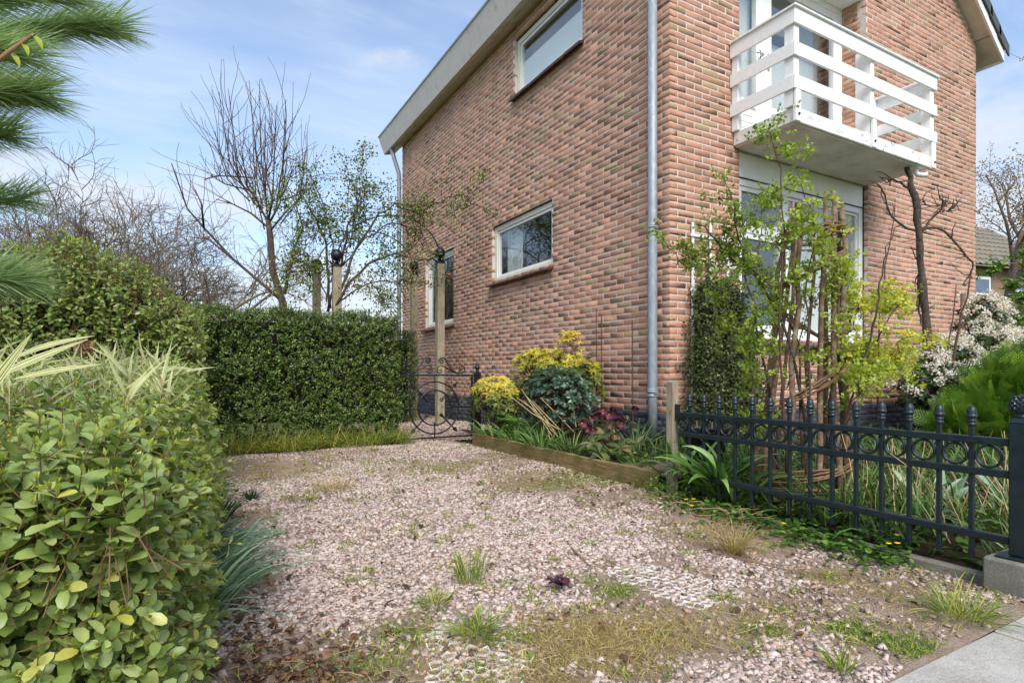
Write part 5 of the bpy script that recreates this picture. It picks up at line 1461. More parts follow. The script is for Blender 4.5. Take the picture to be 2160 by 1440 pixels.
for (x, y) in tops:
    s0 = R3(566 + (x - 560) * 0.25 + rng.normal() * 8, 430 + rng.normal() * 25, 9.4 + rng.normal() * 0.2); e0 = R3(x, y, 9.4 + rng.normal() * 0.35)
    m1 = s0 + (e0 - s0) * 0.35 + np.array((1, 0, 0)) * (e0[0] - s0[0]) * 0.35; m2 = s0 + (e0 - s0) * 0.7 + np.array((1, 0, 0)) * (e0[0] - s0[0]) * 0.18
    pl_.append(np.array([s0, m1, m2, e0]))
rad = [np.array((0.013, 0.010, 0.007, 0.004))] * len(pl_)
sub = []
for p in pl_ + [np.array(q) for q in LIMB]:
    for k in range(8):
        t = rng.uniform(0.1, 0.85); i = int(t * (len(p) - 1)); q = p[i] + (p[i + 1] - p[i]) * (t * (len(p) - 1) - i)
        sub.append(wander(q, unit(p[i + 1] - p[i]) + rng.normal(size=3) * 0.55 + np.array((0, 0, 0.35)), rng.uniform(0.35, 1.15), 6, 0.12, 0.06))
V, F, tt = tubes_np(pl_, rad, 5); part('shoots', mesh_np('shoots', V, F, tt, True), MATS['bark_dark'], tt_, kind='stuff')
V, F, tt = tubes_np(sub, [np.linspace(0.006, 0.003, 7)] * len(sub), 3); part('twigs', mesh_np('twigs', V, F, tt, True), MATS['twig_red'], tt_, kind='stuff')
# knobbly buds on the shoots
q = np.concatenate([p[0] + (p[-1] - p[0]) * 0 + np.stack([np.interp(np.linspace(0.3, 1, 60), np.linspace(0, 1, 4), p[:, k]) for k in range(3)], -1) - p[0] for p in pl_]) if False else np.concatenate([np.stack([np.interp(np.linspace(0.3, 1, 55), np.linspace(0, 1, 4), p[:, k]) for k in range(3)], -1) for p in pl_])
V, F, tt = scatter(BUD, q, frames(rand_dirs(len(q)) + np.array((0, 0, 1.2)), rand_dirs(len(q))), np.full(len(q), 0.024), rng.random(len(q)))
part('buds', mesh_np('buds', V, F, tt), MATS['twig_red'], tt_, kind='stuff')

# ------------------------------------------------------------------ rambling rose on the arch
leaf_mat('rose_leaf', [(0, srgb(62, 86, 36)), (0.5, srgb(100, 126, 56)), (0.9, srgb(142, 164, 80)), (1, srgb(164, 180, 94))], 0.5, 0.25)
plain_mat('rose_hip', srgb(104, 60, 44), 0.6, var=0.3)
def LV(p, n, sd, sz, t, name, mat, singles=0):
    q = np.repeat(np.asarray(p), n, 0); q = q + rng.normal(size=q.shape) * sd
    foliage(t, name, SMALL, q, frames(rand_dirs(len(q)) + np.array((0, 0, 0.2)), rand_dirs(len(q)) * 0.7 + np.array((0, 0, 0.8))), sz * rng.uniform(0.6, 1.25, len(q)), rng.random(len(q)), mat, singles)
rose = thing('rambling_rose', (1.9, 8.3, 0), 'rambling rose with small green leaves and brown hips over the iron arch', 'rose')
canes = [[(690, 660), (720, 560), (735, 470), (760, 430), (735, 360)], [(700, 660), (740, 540), (790, 450), (830, 420), (880, 440), (905, 500)], [(690, 650), (690, 540), (670, 470), (640, 420), (560, 380)], [(700, 650), (770, 560), (830, 530), (880, 545), (915, 545)],
         [(700, 600), (700, 500), (690, 440), (655, 370), (650, 355)], [(720, 560), (770, 500), (830, 470), (870, 480), (900, 520), (905, 545)], [(690, 640), (660, 560), (630, 520), (600, 500)], [(710, 640), (760, 600), (800, 590), (840, 600), (860, 590)], [(830, 430), (890, 460), (905, 440), (950, 412), (980, 412), (1000, 432)],
         [(720, 560), (740, 480), (757, 400), (770, 300)], [(735, 470), (765, 430), (780, 380)], [(780, 590), (800, 610), (815, 640), (830, 650)], [(660, 620), (650, 560), (620, 560), (560, 580)], [(690, 500), (640, 470), (600, 430), (530, 430)]]
CP = []
for i, l in enumerate(canes):
    zz = 8.3 if i not in (8,) else 8.0
    pts = np.array([D_(x + rng.normal() * 3, y + rng.normal() * 3, zz + rng.normal() * 0.2) for (x, y) in l])
    u_ = np.linspace(0, 1, len(pts)); uu = np.linspace(0, 1, 16)
    pts = np.stack([np.interp(uu, u_, pts[:, k]) for k in range(3)], -1) + rng.normal(size=(16, 3)) * 0.015
    CP.append(pts)
    if i < 9: part('cane', MB().tube(pts, np.linspace(0.022 if i < 4 else 0.011, 0.005, 16), 6), MATS['bark_dark'], rose, True)
sub = []
for p in CP:
    for k in range(17):
        j = rng.integers(3, 15); sub.append(wander(p[j], rand_dirs(1)[0] + np.array((0, -0.1, 0.25)), rng.uniform(0.2, 0.65), 5, 0.2, 0.0, 0.05))
rr = [np.linspace(0.006, 0.0025, 6)] * len(sub) + [np.linspace(0.010, 0.005, 16)] * 5
V, F, tt = tubes_np(sub + CP[9:], rr, 3); part('twigs', mesh_np('twigs', V, F, tt, True), MATS['twig_brown'], rose, kind='stuff')
LV(np.concatenate([s_[2:] for s_ in sub]), 12, 0.06, 0.042, rose, 'leaf', MATS['rose_leaf'])
hips = np.concatenate([s_[-1:] for s_ in sub[::2]]); hips = np.repeat(hips, 5, 0) + rng.normal(size=(len(hips) * 5, 3)) * 0.05
hips = np.concatenate([hips, np.repeat(CP[8][9:], 4, 0) + rng.normal(size=(28, 3)) * 0.03])
V, F, tt = scatter(ICO, hips, rand_rot(len(hips)), np.full(len(hips), 0.013), rng.random(len(hips))); part('rose_hips', mesh_np('rose_hips', V, F, tt, True), MATS['rose_hip'], rose, kind='stuff')
red = np.repeat(np.concatenate([CP[5][8:], CP[1][9:], CP[8][:6]]), 9, 0); red = red + rng.normal(size=red.shape) * 0.07
leaf_mat('rose_red', [(0, srgb(88, 60, 40)), (1, srgb(134, 90, 58))], 0.6, 0.2)
foliage(rose, 'leaf', SMALL, red, frames(rand_dirs(len(red)), rand_dirs(len(red))), rng.uniform(0.02, 0.036, len(red)), rng.random(len(red)), MATS['rose_red'], 0, 'old_leaves')
# ------------------------------------------------------------------ border shrubs by the side wall
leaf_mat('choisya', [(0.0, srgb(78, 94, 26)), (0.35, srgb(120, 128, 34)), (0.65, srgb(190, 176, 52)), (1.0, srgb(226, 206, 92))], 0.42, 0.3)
leaf_mat('holly', [(0.0, srgb(38, 58, 40)), (0.6, srgb(66, 92, 66)), (1.0, srgb(108, 132, 100))], 0.3, 0.12)
leaf_mat('bright_green', [(0.0, srgb(50, 92, 26)), (0.6, srgb(86, 132, 44)), (1.0, srgb(140, 170, 70))], 0.45, 0.3)
leaf_mat('celandine', [(0.0, srgb(46, 80, 28)), (0.6, srgb(84, 122, 46)), (1.0, srgb(128, 156, 70))], 0.35, 0.25)
plain_mat('petal_yellow', srgb(240, 200, 30), 0.4, var=0.1)
leaf_mat('hellebore_leaf', [(0.0, srgb(56, 70, 40)), (0.6, srgb(98, 110, 62)), (1.0, srgb(140, 136, 84))], 0.45, 0.2, blotch=srgb(96, 72, 50))
leaf_mat('hellebore_petal', [(0.0, srgb(78, 28, 46)), (0.5, srgb(118, 48, 72)), (0.8, srgb(150, 88, 106)), (1.0, srgb(128, 106, 72))], 0.5, 0.3)
NARROW = leaf_template(0.34, 0.25, 0.22, rows=((0.25, 0.75), (0.6, 1.0), (0.85, 0.55)))
ROUND = leaf_template(0.95, 0.12, 0.08, rows=((0.18, 0.8), (0.5, 1.0), (0.82, 0.75)))
ALLP = np.zeros((0, 3))

def rosettes(C, ax, k, leaf, spread=1.1):
    """whorls of k leaves round each axis"""
    n = len(C); P, D, U, S = [], [], [], []
    r1 = unit(np.cross(ax, rand_dirs(n))); r2 = np.cross(ax, r1)
    for j in range(k):
        a = 2 * PI * j / k + rng.normal(size=(n, 1)) * 0.2
        sd = r1 * np.cos(a) + r2 * np.sin(a)
        P.append(C); D.append(unit(ax * rng.uniform(0.2, 0.7, (n, 1)) + sd * spread)); U.append(ax + rand_dirs(n) * 0.15); S.append(leaf * rng.uniform(0.75, 1.2, n))
    D = np.concatenate(D)
    return np.concatenate(P), frames(D, np.concatenate(U)), np.concatenate(S)
def blob(c, r, n, power=0.5):
    d = rand_dirs(n); d[:, 2] = np.where(d[:, 2] < -0.5, -d[:, 2], d[:, 2])
    rad = 0.55 + 0.5 * rng.random((n, 1)) ** power
    return np.array(c) + d * np.array(r) * rad, d, rad[:, 0]
def shrub_wood(t, foot, tips, r=0.006, mat='twig_brown'):
    pl_ = []
    for e in tips:
        a = np.array(foot) + rng.normal(size=3) * (0.06, 0.06, 0)
        m_ = a + (e - a) * 0.5 + np.array((0, 0, 0.05)); pl_.append(np.array([a, m_, e]))
    V, F, tt = tubes_np(pl_, [np.array((r, r * 0.7, r * 0.35))] * len(pl_), 4)
    part('stems', mesh_np('stems', V, F, tt, True), MATS[mat], t, kind='stuff')

ch = thing('choisya_shrub', (3.45, 5.0, 0.13), 'golden yellow leaved shrub against the brick side wall', 'shrub')
LP, LR, LS, LT = [], [], [], []
TIPS = []
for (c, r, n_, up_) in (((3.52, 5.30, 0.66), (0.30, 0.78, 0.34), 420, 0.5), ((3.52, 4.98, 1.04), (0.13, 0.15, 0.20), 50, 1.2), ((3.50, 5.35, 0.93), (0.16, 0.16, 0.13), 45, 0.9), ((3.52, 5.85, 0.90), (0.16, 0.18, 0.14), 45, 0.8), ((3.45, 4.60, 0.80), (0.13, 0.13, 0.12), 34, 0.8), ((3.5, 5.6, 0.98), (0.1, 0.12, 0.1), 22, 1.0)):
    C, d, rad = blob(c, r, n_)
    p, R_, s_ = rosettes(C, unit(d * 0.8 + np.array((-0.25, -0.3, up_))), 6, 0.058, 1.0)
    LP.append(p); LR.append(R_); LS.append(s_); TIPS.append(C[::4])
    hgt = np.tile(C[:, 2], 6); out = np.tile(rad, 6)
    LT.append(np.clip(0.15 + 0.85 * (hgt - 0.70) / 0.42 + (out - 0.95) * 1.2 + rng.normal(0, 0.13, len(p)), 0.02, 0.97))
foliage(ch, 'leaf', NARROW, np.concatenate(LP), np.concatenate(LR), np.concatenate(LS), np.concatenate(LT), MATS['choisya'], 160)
shrub_wood(ch, (3.5, 5.1, 0.1), np.concatenate(TIPS))
ch2 = thing('choisya_shrub', (3.0, 5.6, 0.13), 'low golden yellow leaved shrub beside the gate post', 'shrub')
C, d, rad = blob((2.98, 5.68, 0.48), (0.2, 0.42, 0.27), 190)
p, R_, s_ = rosettes(C, unit(d * 0.8 + np.array((-0.3, -0.3, 0.5))), 6, 0.062, 1.0)
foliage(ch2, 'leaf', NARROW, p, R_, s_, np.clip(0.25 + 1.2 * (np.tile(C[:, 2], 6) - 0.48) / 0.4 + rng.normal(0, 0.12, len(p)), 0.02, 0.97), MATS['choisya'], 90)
shrub_wood(ch2, (3.0, 5.55, 0.1), C[::3])
ho = thing('holly_shrub', (3.15, 4.85, 0.13), 'dark blue green spiny shrub in front of the golden one', 'shrub')
C, d, rad = blob((3.16, 4.72, 0.48), (0.24, 0.62, 0.36), 520)
p, R_, s_ = rosettes(C, unit(d + np.array((-0.2, -0.2, 0.4))), 5, 0.042, 1.0)
C2 = np.array([(3.35 + rng.normal() * 0.03, 4.52 - 0.02 * k, 0.75 + 0.03 * k) for k in range(8)] + [(3.2, 4.35 - 0.05 * k, 0.55 - 0.03 * k + rng.normal() * 0.02) for k in range(8)])
p2, R2, s2 = rosettes(C2, unit(rand_dirs(16) * 0.6 + np.array((0, -0.3, 0.8))), 5, 0.045)
foliage(ho, 'leaf', SMALL, np.concatenate([p, p2]), np.concatenate([R_, R2]), np.concatenate([s_, s2]), np.clip(0.45 + rng.normal(0, 0.22, len(p) + len(p2)), 0.02, 0.97), MATS['holly'], 120)
shrub_wood(ho, (3.2, 4.85, 0.1), np.concatenate([C[::3], C2[::2]]))
# light climber twigs on the gate post
tg = thing('leafy_twigs', (2.98, 6.0, 0), 'thin leafy twigs growing round the black gate post', 'twigs')
pl_ = [wander((2.95 + rng.normal() * 0.08, 6.0 + rng.normal() * 0.08, 0.1), (rng.normal() * 0.25, -0.05, 1), rng.uniform(0.5, 1.0), 7, 0.14) for _ in range(14)]
V, F, tt = tubes_np(pl_, [np.linspace(0.004, 0.0015, 8)] * 14, 3); part('stems', mesh_np('stems', V, F, tt), MATS['twig_brown'], tg, kind='stuff')
LV(np.concatenate([p[2:] for p in pl_]), 4, 0.035, 0.03, tg, 'leaf', MATS['rose_leaf'])

# hellebore
he = thing('hellebore', (3.02, 3.6, 0.13), 'purple flowering hellebore in the border beside the downpipe', 'plant')
PT = leaf_template(0.85, 0.35, -0.25, rows=((0.3, 0.85), (0.65, 1.0)))
def flower(c, ax, s_, tint):
    ax = unit(np.array(ax, float)); r1 = unit(np.cross(ax, (0.2, 0.3, 0.9))); r2 = np.cross(ax, r1)
    D = np.array([unit(ax * 0.45 + (r1 * math.cos(2 * PI * k / 5) + r2 * math.sin(2 * PI * k / 5))) for k in range(5)])
    V, F, tt = scatter(PT, np.tile(c, (5, 1)), frames(D, np.tile(ax, (5, 1))), np.full(5, s_ * 1.3), np.full(5, tint) + rng.normal(0, 0.05, 5))
    o = part('flower', mesh_np('flower', V, F, np.clip(tt, 0, 1), True), MATS['hellebore_petal'], he)
    mb = MB(); mb.lathe([(0.001, 0), (0.005, 0.003), (0.006, 0.008), (0.002, 0.011)], (0, 0, 0), 8)
    q = frames(r1[None], ax[None])[0]; mb.v = [tuple(np.array(c) + q @ np.array(v)) for v in mb.v]
    part('stamens', mb, MATS['petal_yellow'], o)
fl = [(1341, 858, 4.55, 0.25), (1258, 868, 4.5, 0.35), (1243, 880, 4.5, 0.3), (1272, 864, 4.55, 0.6), (1295, 862, 4.6, 0.4), (1299, 879, 4.5, 0.35), (1312, 882, 4.5, 0.5), (1280, 893, 4.45, 0.95), (1226, 893, 4.5, 0.45), (1285, 874, 4.6, 0.7), (1311, 892, 4.55, 0.75), (1296, 919, 4.4, 0.97), (1260, 925, 4.4, 0.97), (1250, 905, 4.5, 0.6), (1265, 872, 4.6, 0.3), (1240, 900, 4.55, 0.5)]
stm = []
for (px_, py_, z_, t_) in fl:
    c_ = D_(px_, py_, z_); flower(c_, (rng.normal() * 0.4 - 0.3, -0.7 + rng.normal() * 0.3, -0.1 + rng.normal() * 0.35), 0.036 * rng.uniform(0.85, 1.15), t_)
    stm.append(np.array([(3.02 + rng.normal() * 0.04, 3.62 + rng.normal() * 0.06, 0.12), c_ * 0.5 + np.array((3.02, 3.62, 0.2)) * 0.5, c_ + np.array((0.01, 0.02, 0.015)), c_]))
V, F, tt = tubes_np(stm, [np.array((0.005, 0.004, 0.003, 0.0025))] * len(stm), 5); part('stems', mesh_np('stems', V, F, tt, True), MATS['rose_red'], he, kind='stuff')
C = np.array([D_(*q) for q in ((1250, 935, 4.35), (1275, 915, 4.5), (1330, 905, 4.55), (1345, 935, 4.4), (1310, 945, 4.35), (1265, 955, 4.3), (1325, 890, 4.6), (1290, 960, 4.3))])
p, R_, s_ = rosettes(C, unit(rand_dirs(8) * 0.4 + np.array((-0.1, -0.35, 0.8))), 7, 0.115, 1.2)
foliage(he, 'leaf', NARROW, p, R_, s_, rng.random(len(p)), MATS['hellebore_leaf'], 60)

# strap clumps along the board
labs = ['at the gate end of the border', 'second from the gate in the border', 'spilling over the middle of the board', 'between board and hellebore', 'behind the dry stems', 'next to the downpipe foot']
for (x, y, n_, L_, k) in ((2.70, 5.15, 90, 0.26, 0), (2.72, 4.75, 90, 0.27, 1), (2.70, 4.25, 110, 0.27, 2), (2.74, 3.85, 70, 0.26, 3), (2.95, 4.6, 70, 0.28, 4), (3.35, 3.75, 60, 0.32, 5)):
    t = thing('strap_leaf_clump', (x, y, 0.13), 'clump of narrow green strap leaves ' + labs[k], 'leaf clump', 'strap leaf clumps in the border')
    a = rng.random(n_) * 2 * PI; rr = rng.random(n_) ** 0.5 * 0.10
    blade_parts(t, 'leaf', n_, np.stack([x + rr * np.cos(a), y + 1.6 * rr * np.sin(a), np.full(n_, 0.12)], -1), np.stack([np.cos(a) * 0.7 - 0.15, np.sin(a) * 0.7, rng.uniform(0.6, 1.5, n_)], -1), L_ * rng.uniform(0.6, 1.2, n_), rng.uniform(0.007, 0.011, n_), rng.uniform(0.25, 0.8, n_), MATS['green_strap'], seg=5, singles=False)
t = thing('peony_shoots', (2.95, 5.2, 0.13), 'fresh bright green leafy shoots below the golden shrub', 'plant')
C = np.array([(2.9 + rng.normal() * 0.07, 5.1 + rng.normal() * 0.16, 0.2 + rng.random() * 0.18) for _ in range(26)])
p, R_, s_ = rosettes(C, np.tile((0, -0.2, 1.0), (26, 1)), 6, 0.075); foliage(t, 'leaf', NARROW, p, R_, s_, rng.random(len(p)), MATS['bright_green'], 0)
ds = thing('dead_perennial', (2.8, 4.75, 0.13), 'bundle of bare tan stalks rising from the border', 'stems')
pl_ = []
for (x0, y0, x1, y1) in ((1178, 905, 1076, 835), (1165, 920, 1100, 820), (1180, 925, 1110, 835), (1160, 900, 1090, 838), (1210, 910, 1140, 838), (1190, 915, 1128, 850), (1185, 930, 1105, 845), (1215, 900, 1205, 820), (1160, 930, 1150, 880)):
    a, b = D_(x0, y0, 5.3), D_(x1, y1, 5.35); pl_.append(np.array([a, (a + b) / 2 + rng.normal(size=3) * 0.012, b]))
V, F, tt = tubes_np(pl_, [np.array((0.006, 0.005, 0.003))] * len(pl_), 5); part('stalks', mesh_np('stalks', V, F, tt, True), MATS['straw'], ds, kind='stuff')

# celandine carpets
def celandine(name_label, pts_fn, n, nf, sz=0.028):
    q = pts_fn(n)
    t = thing('celandine_patch', tuple(q.mean(0)), name_label, 'ground cover')
    d = rand_dirs(n) * np.array((1, 1, 0.25)); foliage(t, 'leaf', ROUND, q, frames(d, rand_dirs(n) * 0.45 + np.array((0, 0, 1.0))), sz * rng.uniform(0.55, 1.25, n), rng.random(n), MATS['celandine'], 60, 'foliage')
    f_ = pts_fn(nf) + np.array((0, 0, 0.035))
    for c_ in f_:
        D = np.array([(math.cos(2 * PI * k / 8), math.sin(2 * PI * k / 8), 0.3) for k in range(8)])
        V, F, tt = scatter(leaf_template(0.5, 0.1, -0.1, rows=((0.6, 1.0),)), np.tile(c_, (8, 1)), frames(D, np.tile((0, -0.2, 1.0), (8, 1))), np.full(8, 0.014), np.full(8, 0.5))
        part('flower', mesh_np('flower', V, F, tt), MATS['petal_yellow'], t)
def fn_fence(n):
    y = rng.uniform(1.25, 2.65, n); x = 2.60 + rng.normal(0, 0.10, n) - 0.05 * np.clip((2.0 - y), 0, 1) + 0.02; return np.stack([x, y, 0.01 + 0.07 * rng.random(n) * np.clip((x - 2.3) * 2, 0.2, 1)], -1)
celandine('low celandine leaves with yellow flowers along the foot of the iron fence', fn_fence, 1500, 14)
def fn_bord(n):
    y = rng.uniform(3.0, 3.95, n); x = 2.72 + 0.2 * rng.random(n); return np.stack([x, y, 0.14 + 0.06 * rng.random(n)], -1)
celandine('low celandine leaves with yellow flowers below the hellebore', fn_bord, 420, 8)

# agapanthus at the fence end
ag = thing('agapanthus', (2.76, 2.38, 0.05), 'big glossy strap leaf clump pushing through the iron fence', 'plant')
leaf_mat('agapanthus', [(0.0, srgb(54, 92, 36)), (0.6, srgb(98, 140, 60)), (1.0, srgb(150, 182, 100))], 0.35, 0.25)
n = 64; a = rng.random(n) * 2 * PI; a[:34] = PI + rng.normal(0, 0.8, 34)
base = np.stack([2.77 + 0.05 * np.cos(a), 2.36 + 0.14 * rng.normal(size=n), np.full(n, 0.06)], -1)
blade_parts(ag, 'leaf', n, base, np.stack([np.cos(a) * rng.uniform(0.35, 0.9, n), np.sin(a) * 0.7, rng.uniform(0.8, 1.5, n)], -1), rng.uniform(0.30, 0.48, n), rng.uniform(0.022, 0.034, n), rng.uniform(0.45, 1.0, n), MATS['agapanthus'], seg=8, fold=0.2)

# ------------------------------------------------------------------ willow obelisk
plain_mat('willow', srgb(128, 98, 70), 0.8, var=0.4, scale=30, bump=0.4)
plain_mat('stake_bark', srgb(112, 88, 70), 0.9, var=0.45, scale=26, bump=0.8, bscale=60, dirt=srgb(164, 146, 122), dscale=14, dlo=0.5, dhi=0.72)
ob = thing('willow_obelisk', (3.15, 2.1, 0.1), 'rustic stake obelisk with a willow spiral, overgrown by a yellow leaved rose', 'obelisk')
B0 = np.array((3.15, 2.10, 0.08)); T0 = np.array((3.24, 2.075, 1.66))
def ob_c(t): return B0 + (T0 - B0) * t
def ob_r(t): return np.interp(t, [0, 0.4, 1.0, 1.1], [0.27, 0.20, 0.148, 0.14])
nst = 11
for k in range(nst):
    a = 2 * PI * k / nst + rng.normal() * 0.12; top = rng.uniform(1.0, 1.12)
    pts = [ob_c(t) + np.array((math.cos(a), math.sin(a), 0)) * ob_r(t) + rng.normal(size=3) * 0.012 for t in np.linspace(-0.03, top, 7)]
    part('stake', MB().tube(pts, np.linspace(0.017, 0.012, 7) * rng.uniform(0.7, 1.2), 7), MATS['stake_bark'], ob, True)
def weave(t0, t1, a0, a1, strands=9, w=0.016, nm='willow_weave'):
    n = int(abs(a1 - a0) / 0.22) + 2
    for s_ in range(strands):
        ph = rng.random() * 6; off = rng.normal(size=2) * w
        pts = []
        for i in range(n):
            u = i / (n - 1); t = t0 + (t1 - t0) * u; a = a0 + (a1 - a0) * u
            tw = ph + u * abs(a1 - a0) * 1.6
            r = ob_r(t) + 0.02 + w * 0.8 * math.cos(tw) + off[0] * 0.4
            pts.append(ob_c(t) + np.array((math.cos(a) * r, math.sin(a) * r, w * 1.3 * math.sin(tw) + off[1] * 0.6)))
        part(nm, MB().tube(pts, 0.0052, 5), MATS['willow'], ob, True)
weave(0.03, 0.05, -2.6, 3.7, 7); weave(0.07, 0.16, -3.4, 0.3, 8); weave(0.16, 0.34, 0.3, 3.2, 4); weave(0.34, 0.55, 3.2, 5.9, 9); weave(0.55, 0.79, 5.9, 9.2, 5); weave(0.79, 0.93, 9.2, 12.2, 6); weave(0.95, 0.985, 0, 6.28, 7)

leaf_mat('climb_rose', [(0.0, srgb(104, 130, 44)), (0.4, srgb(156, 178, 66)), (0.7, srgb(194, 204, 82)), (0.9, srgb(226, 216, 84)), (1.0, srgb(232, 192, 70))], 0.4, 0.42)
cr = thing('climbing_rose', (3.1, 2.15, 0.1), 'climbing rose with fresh yellow green leaves on the willow obelisk', 'rose')
cane_px = [[(1640, 1000), (1620, 800), (1585, 640), (1560, 520), (1550, 440), (1530, 390)], [(1660, 1000), (1650, 820), (1640, 650), (1655, 480), (1640, 330), (1625, 275)], [(1690, 950), (1690, 740), (1640, 620), (1560, 540), (1500, 525), (1440, 560), (1410, 520)], [(1700, 900), (1660, 700), (1600, 590), (1530, 540), (1490, 480), (1470, 470)],
           [(1640, 980), (1600, 860), (1560, 720), (1520, 620), (1500, 560)], [(1760, 980), (1790, 860), (1830, 760), (1880, 660), (1915, 625)], [(1770, 960), (1800, 840), (1850, 780), (1900, 770), (1895, 720)], [(1700, 1000), (1710, 800), (1700, 600), (1720, 480), (1700, 420)], [(1740, 960), (1760, 760), (1770, 620), (1790, 560)],
           [(1650, 1000), (1600, 900), (1580, 760), (1590, 640)], [(1720, 980), (1740, 880), (1780, 720), (1820, 640), (1870, 640)], [(1660, 820), (1690, 700), (1730, 610), (1740, 520)], [(1820, 780), (1850, 650), (1862, 560), (1885, 480)], [(1600, 600), (1600, 520), (1610, 440), (1640, 400)]]
CP = []
for i, l in enumerate(cane_px):
    z_ = 3.25 + rng.normal() * 0.13
    pts = np.array([D_(x, y, z_ + rng.normal() * 0.06) for (x, y) in l]); u_ = np.linspace(0, 1, len(pts)); uu = np.linspace(0, 1, 18)
    pts = np.stack([np.interp(uu, u_, pts[:, k]) for k in range(3)], -1) + rng.normal(size=(18, 3)) * 0.006
    pts[:, 2] = np.maximum(pts[:, 2], 0.1); CP.append(pts)
    part('cane', MB().tube(pts, np.linspace(0.0070, 0.0022, 18) * rng.uniform(0.6, 1.3), 6), MATS['twig_red'] if i % 3 else MATS['bark_dark'], cr, True)
sub = []
for p in CP[:12] + CP[13:] + [CP[5], CP[6], CP[10]]:
    for k in range(13):
        j = rng.integers(5, 18); sub.append(wander(p[j], rand_dirs(1)[0] * (1, 1, 0.7) + np.array((0, 0, 0.3)), rng.uniform(0.06, 0.22), 4, 0.2))
V, F, tt = tubes_np(sub, [np.linspace(0.0028, 0.0012, 5)] * len(sub), 3); part('twigs', mesh_np('twigs', V, F, tt, True), MATS['twig_red'], cr, kind='stuff')
C = np.concatenate([s_[1:] for s_ in sub] + [p[8::2] for p in CP[:12]]); C = np.repeat(C, 4, 0) + rng.normal(size=(len(C) * 4, 3)) * 0.026
p, R_, s_ = rosettes(C, unit(rand_dirs(len(C)) + np.array((-0.1, -0.3, 0.5))), 5, 0.021, 0.9); p = p + rng.normal(size=p.shape) * 0.008
ctint = np.clip(0.50 + 0.28 * np.clip((C @ RGT - 1.75) * 2.2, -1, 1) + rng.normal(0, 0.13, len(C)), 0.05, 0.98)
foliage(cr, 'leaf', leaf_template(0.68, 0.2, 0.15), p, R_, s_, np.clip(np.tile(ctint, 5) + rng.normal(0, 0.06, len(p)), 0.02, 0.98), MATS['climb_rose'], 300)

# climber on the trellis
leaf_mat('cotoneaster', [(0.0, srgb(40, 50, 28)), (0.5, srgb(74, 88, 46)), (0.85, srgb(114, 124, 68)), (1.0, srgb(160, 156, 84))], 0.5, 0.2, spec=0.3)
co = thing('climber', (4.45, 3.75, 0.1), 'dense small leaved dark climber covering the lower trellis', 'climber')
n = 1900
z = 0.1 + 1.55 * rng.random(n) ** 0.9; w_ = np.interp(z, [0.1, 0.7, 1.2, 1.5, 1.7], [0.62, 0.46, 0.34, 0.25, 0.14])
x = 4.46 + np.interp(z, [0.1, 1.7], [0.10, -0.02]) + w_ * rng.uniform(-1, 1, n); y = 3.86 - 0.20 * rng.random(n) * np.interp(z, [0.1, 1.7], [1.3, 0.4])
C = np.stack([x, y, z], -1)
pl_ = [wander(c_, rand_dirs(1)[0] * (1, 0.5, 1) + np.array((0, -0.25, 0.2)), 0.13, 3, 0.25) for c_ in C[::3]]
V, F, tt = tubes_np(pl_, [np.linspace(0.0025, 0.001, 4)] * len(pl_), 3); part('twigs', mesh_np('twigs', V, F, tt), MATS['twig_brown'], co, kind='stuff')
q = np.repeat(np.concatenate([C] + [p[1:] for p in pl_]), 6, 0); q = q + rng.normal(size=q.shape) * 0.025
foliage(co, 'leaf', SMALL, q, frames(rand_dirs(len(q)), rand_dirs(len(q)) * 0.6 + np.array((-0.2, -0.7, 0.5))), rng.uniform(0.022, 0.040, len(q)), np.clip(rng.normal(0.40, 0.24, len(q)), 0, 1), MATS['cotoneaster'], 0)
# dry stems in the pot
ps = thing('potted_dry_plant', (3.39, 3.02, 0.36), 'dead tan stems filling the black pot behind the fence', 'dry plant')
n = 260; a = rng.random(n) * 2 * PI; rr = 0.14 * rng.random(n) ** 0.5
V, F, t_, f_ = blades(n, np.stack([3.39 + rr * np.cos(a), 3.02 + rr * np.sin(a), np.full(n, 0.35)], -1), rand_dirs(n) * (1, 1, 0.4) + np.array((0, 0, 0.35)), rng.uniform(0.05, 0.13, n), 0.005, 0.5, seg=3)
part('stems', mesh_np('stems', V.reshape(-1, 3), F.reshape(-1, 4), np.repeat(t_, len(f_))), MATS['straw'], ps, kind='stuff')

# ------------------------------------------------------------------ pruned bare tree in front of the facade
pt_ = thing('pruned_tree', (7.3, 3.3, 0.1), 'bare gnarled pruned tree in front of the brick facade', 'tree')
def seg(px, n=14, jit=0.0):
    pts = np.array([D_(x, y, z) for (x, y, z) in px]); u_ = np.linspace(0, 1, len(pts)); uu = np.linspace(0, 1, n)
    return np.stack([np.interp(uu, u_, pts[:, k]) for k in range(3)], -1) + rng.normal(size=(n, 3)) * jit
ZT = 6.35
trunk = seg([(1972, 925, ZT), (1968, 860, ZT), (1960, 760, ZT), (1950, 650, ZT), (1942, 560, ZT), (1938, 490, ZT), (1932, 430, ZT), (1922, 390, ZT), (1914, 348, ZT)], 26, 0.006)
kn = 1 + 0.22 * np.sin(np.arange(26) * 1.9) * rng.random(26)
part('trunk', MB().tube(trunk, np.interp(np.linspace(0, 1, 26), [0, 0.6, 0.75, 1], [0.050, 0.034, 0.038, 0.024]) * kn, 10), MATS['bark_dark'], pt_, True)
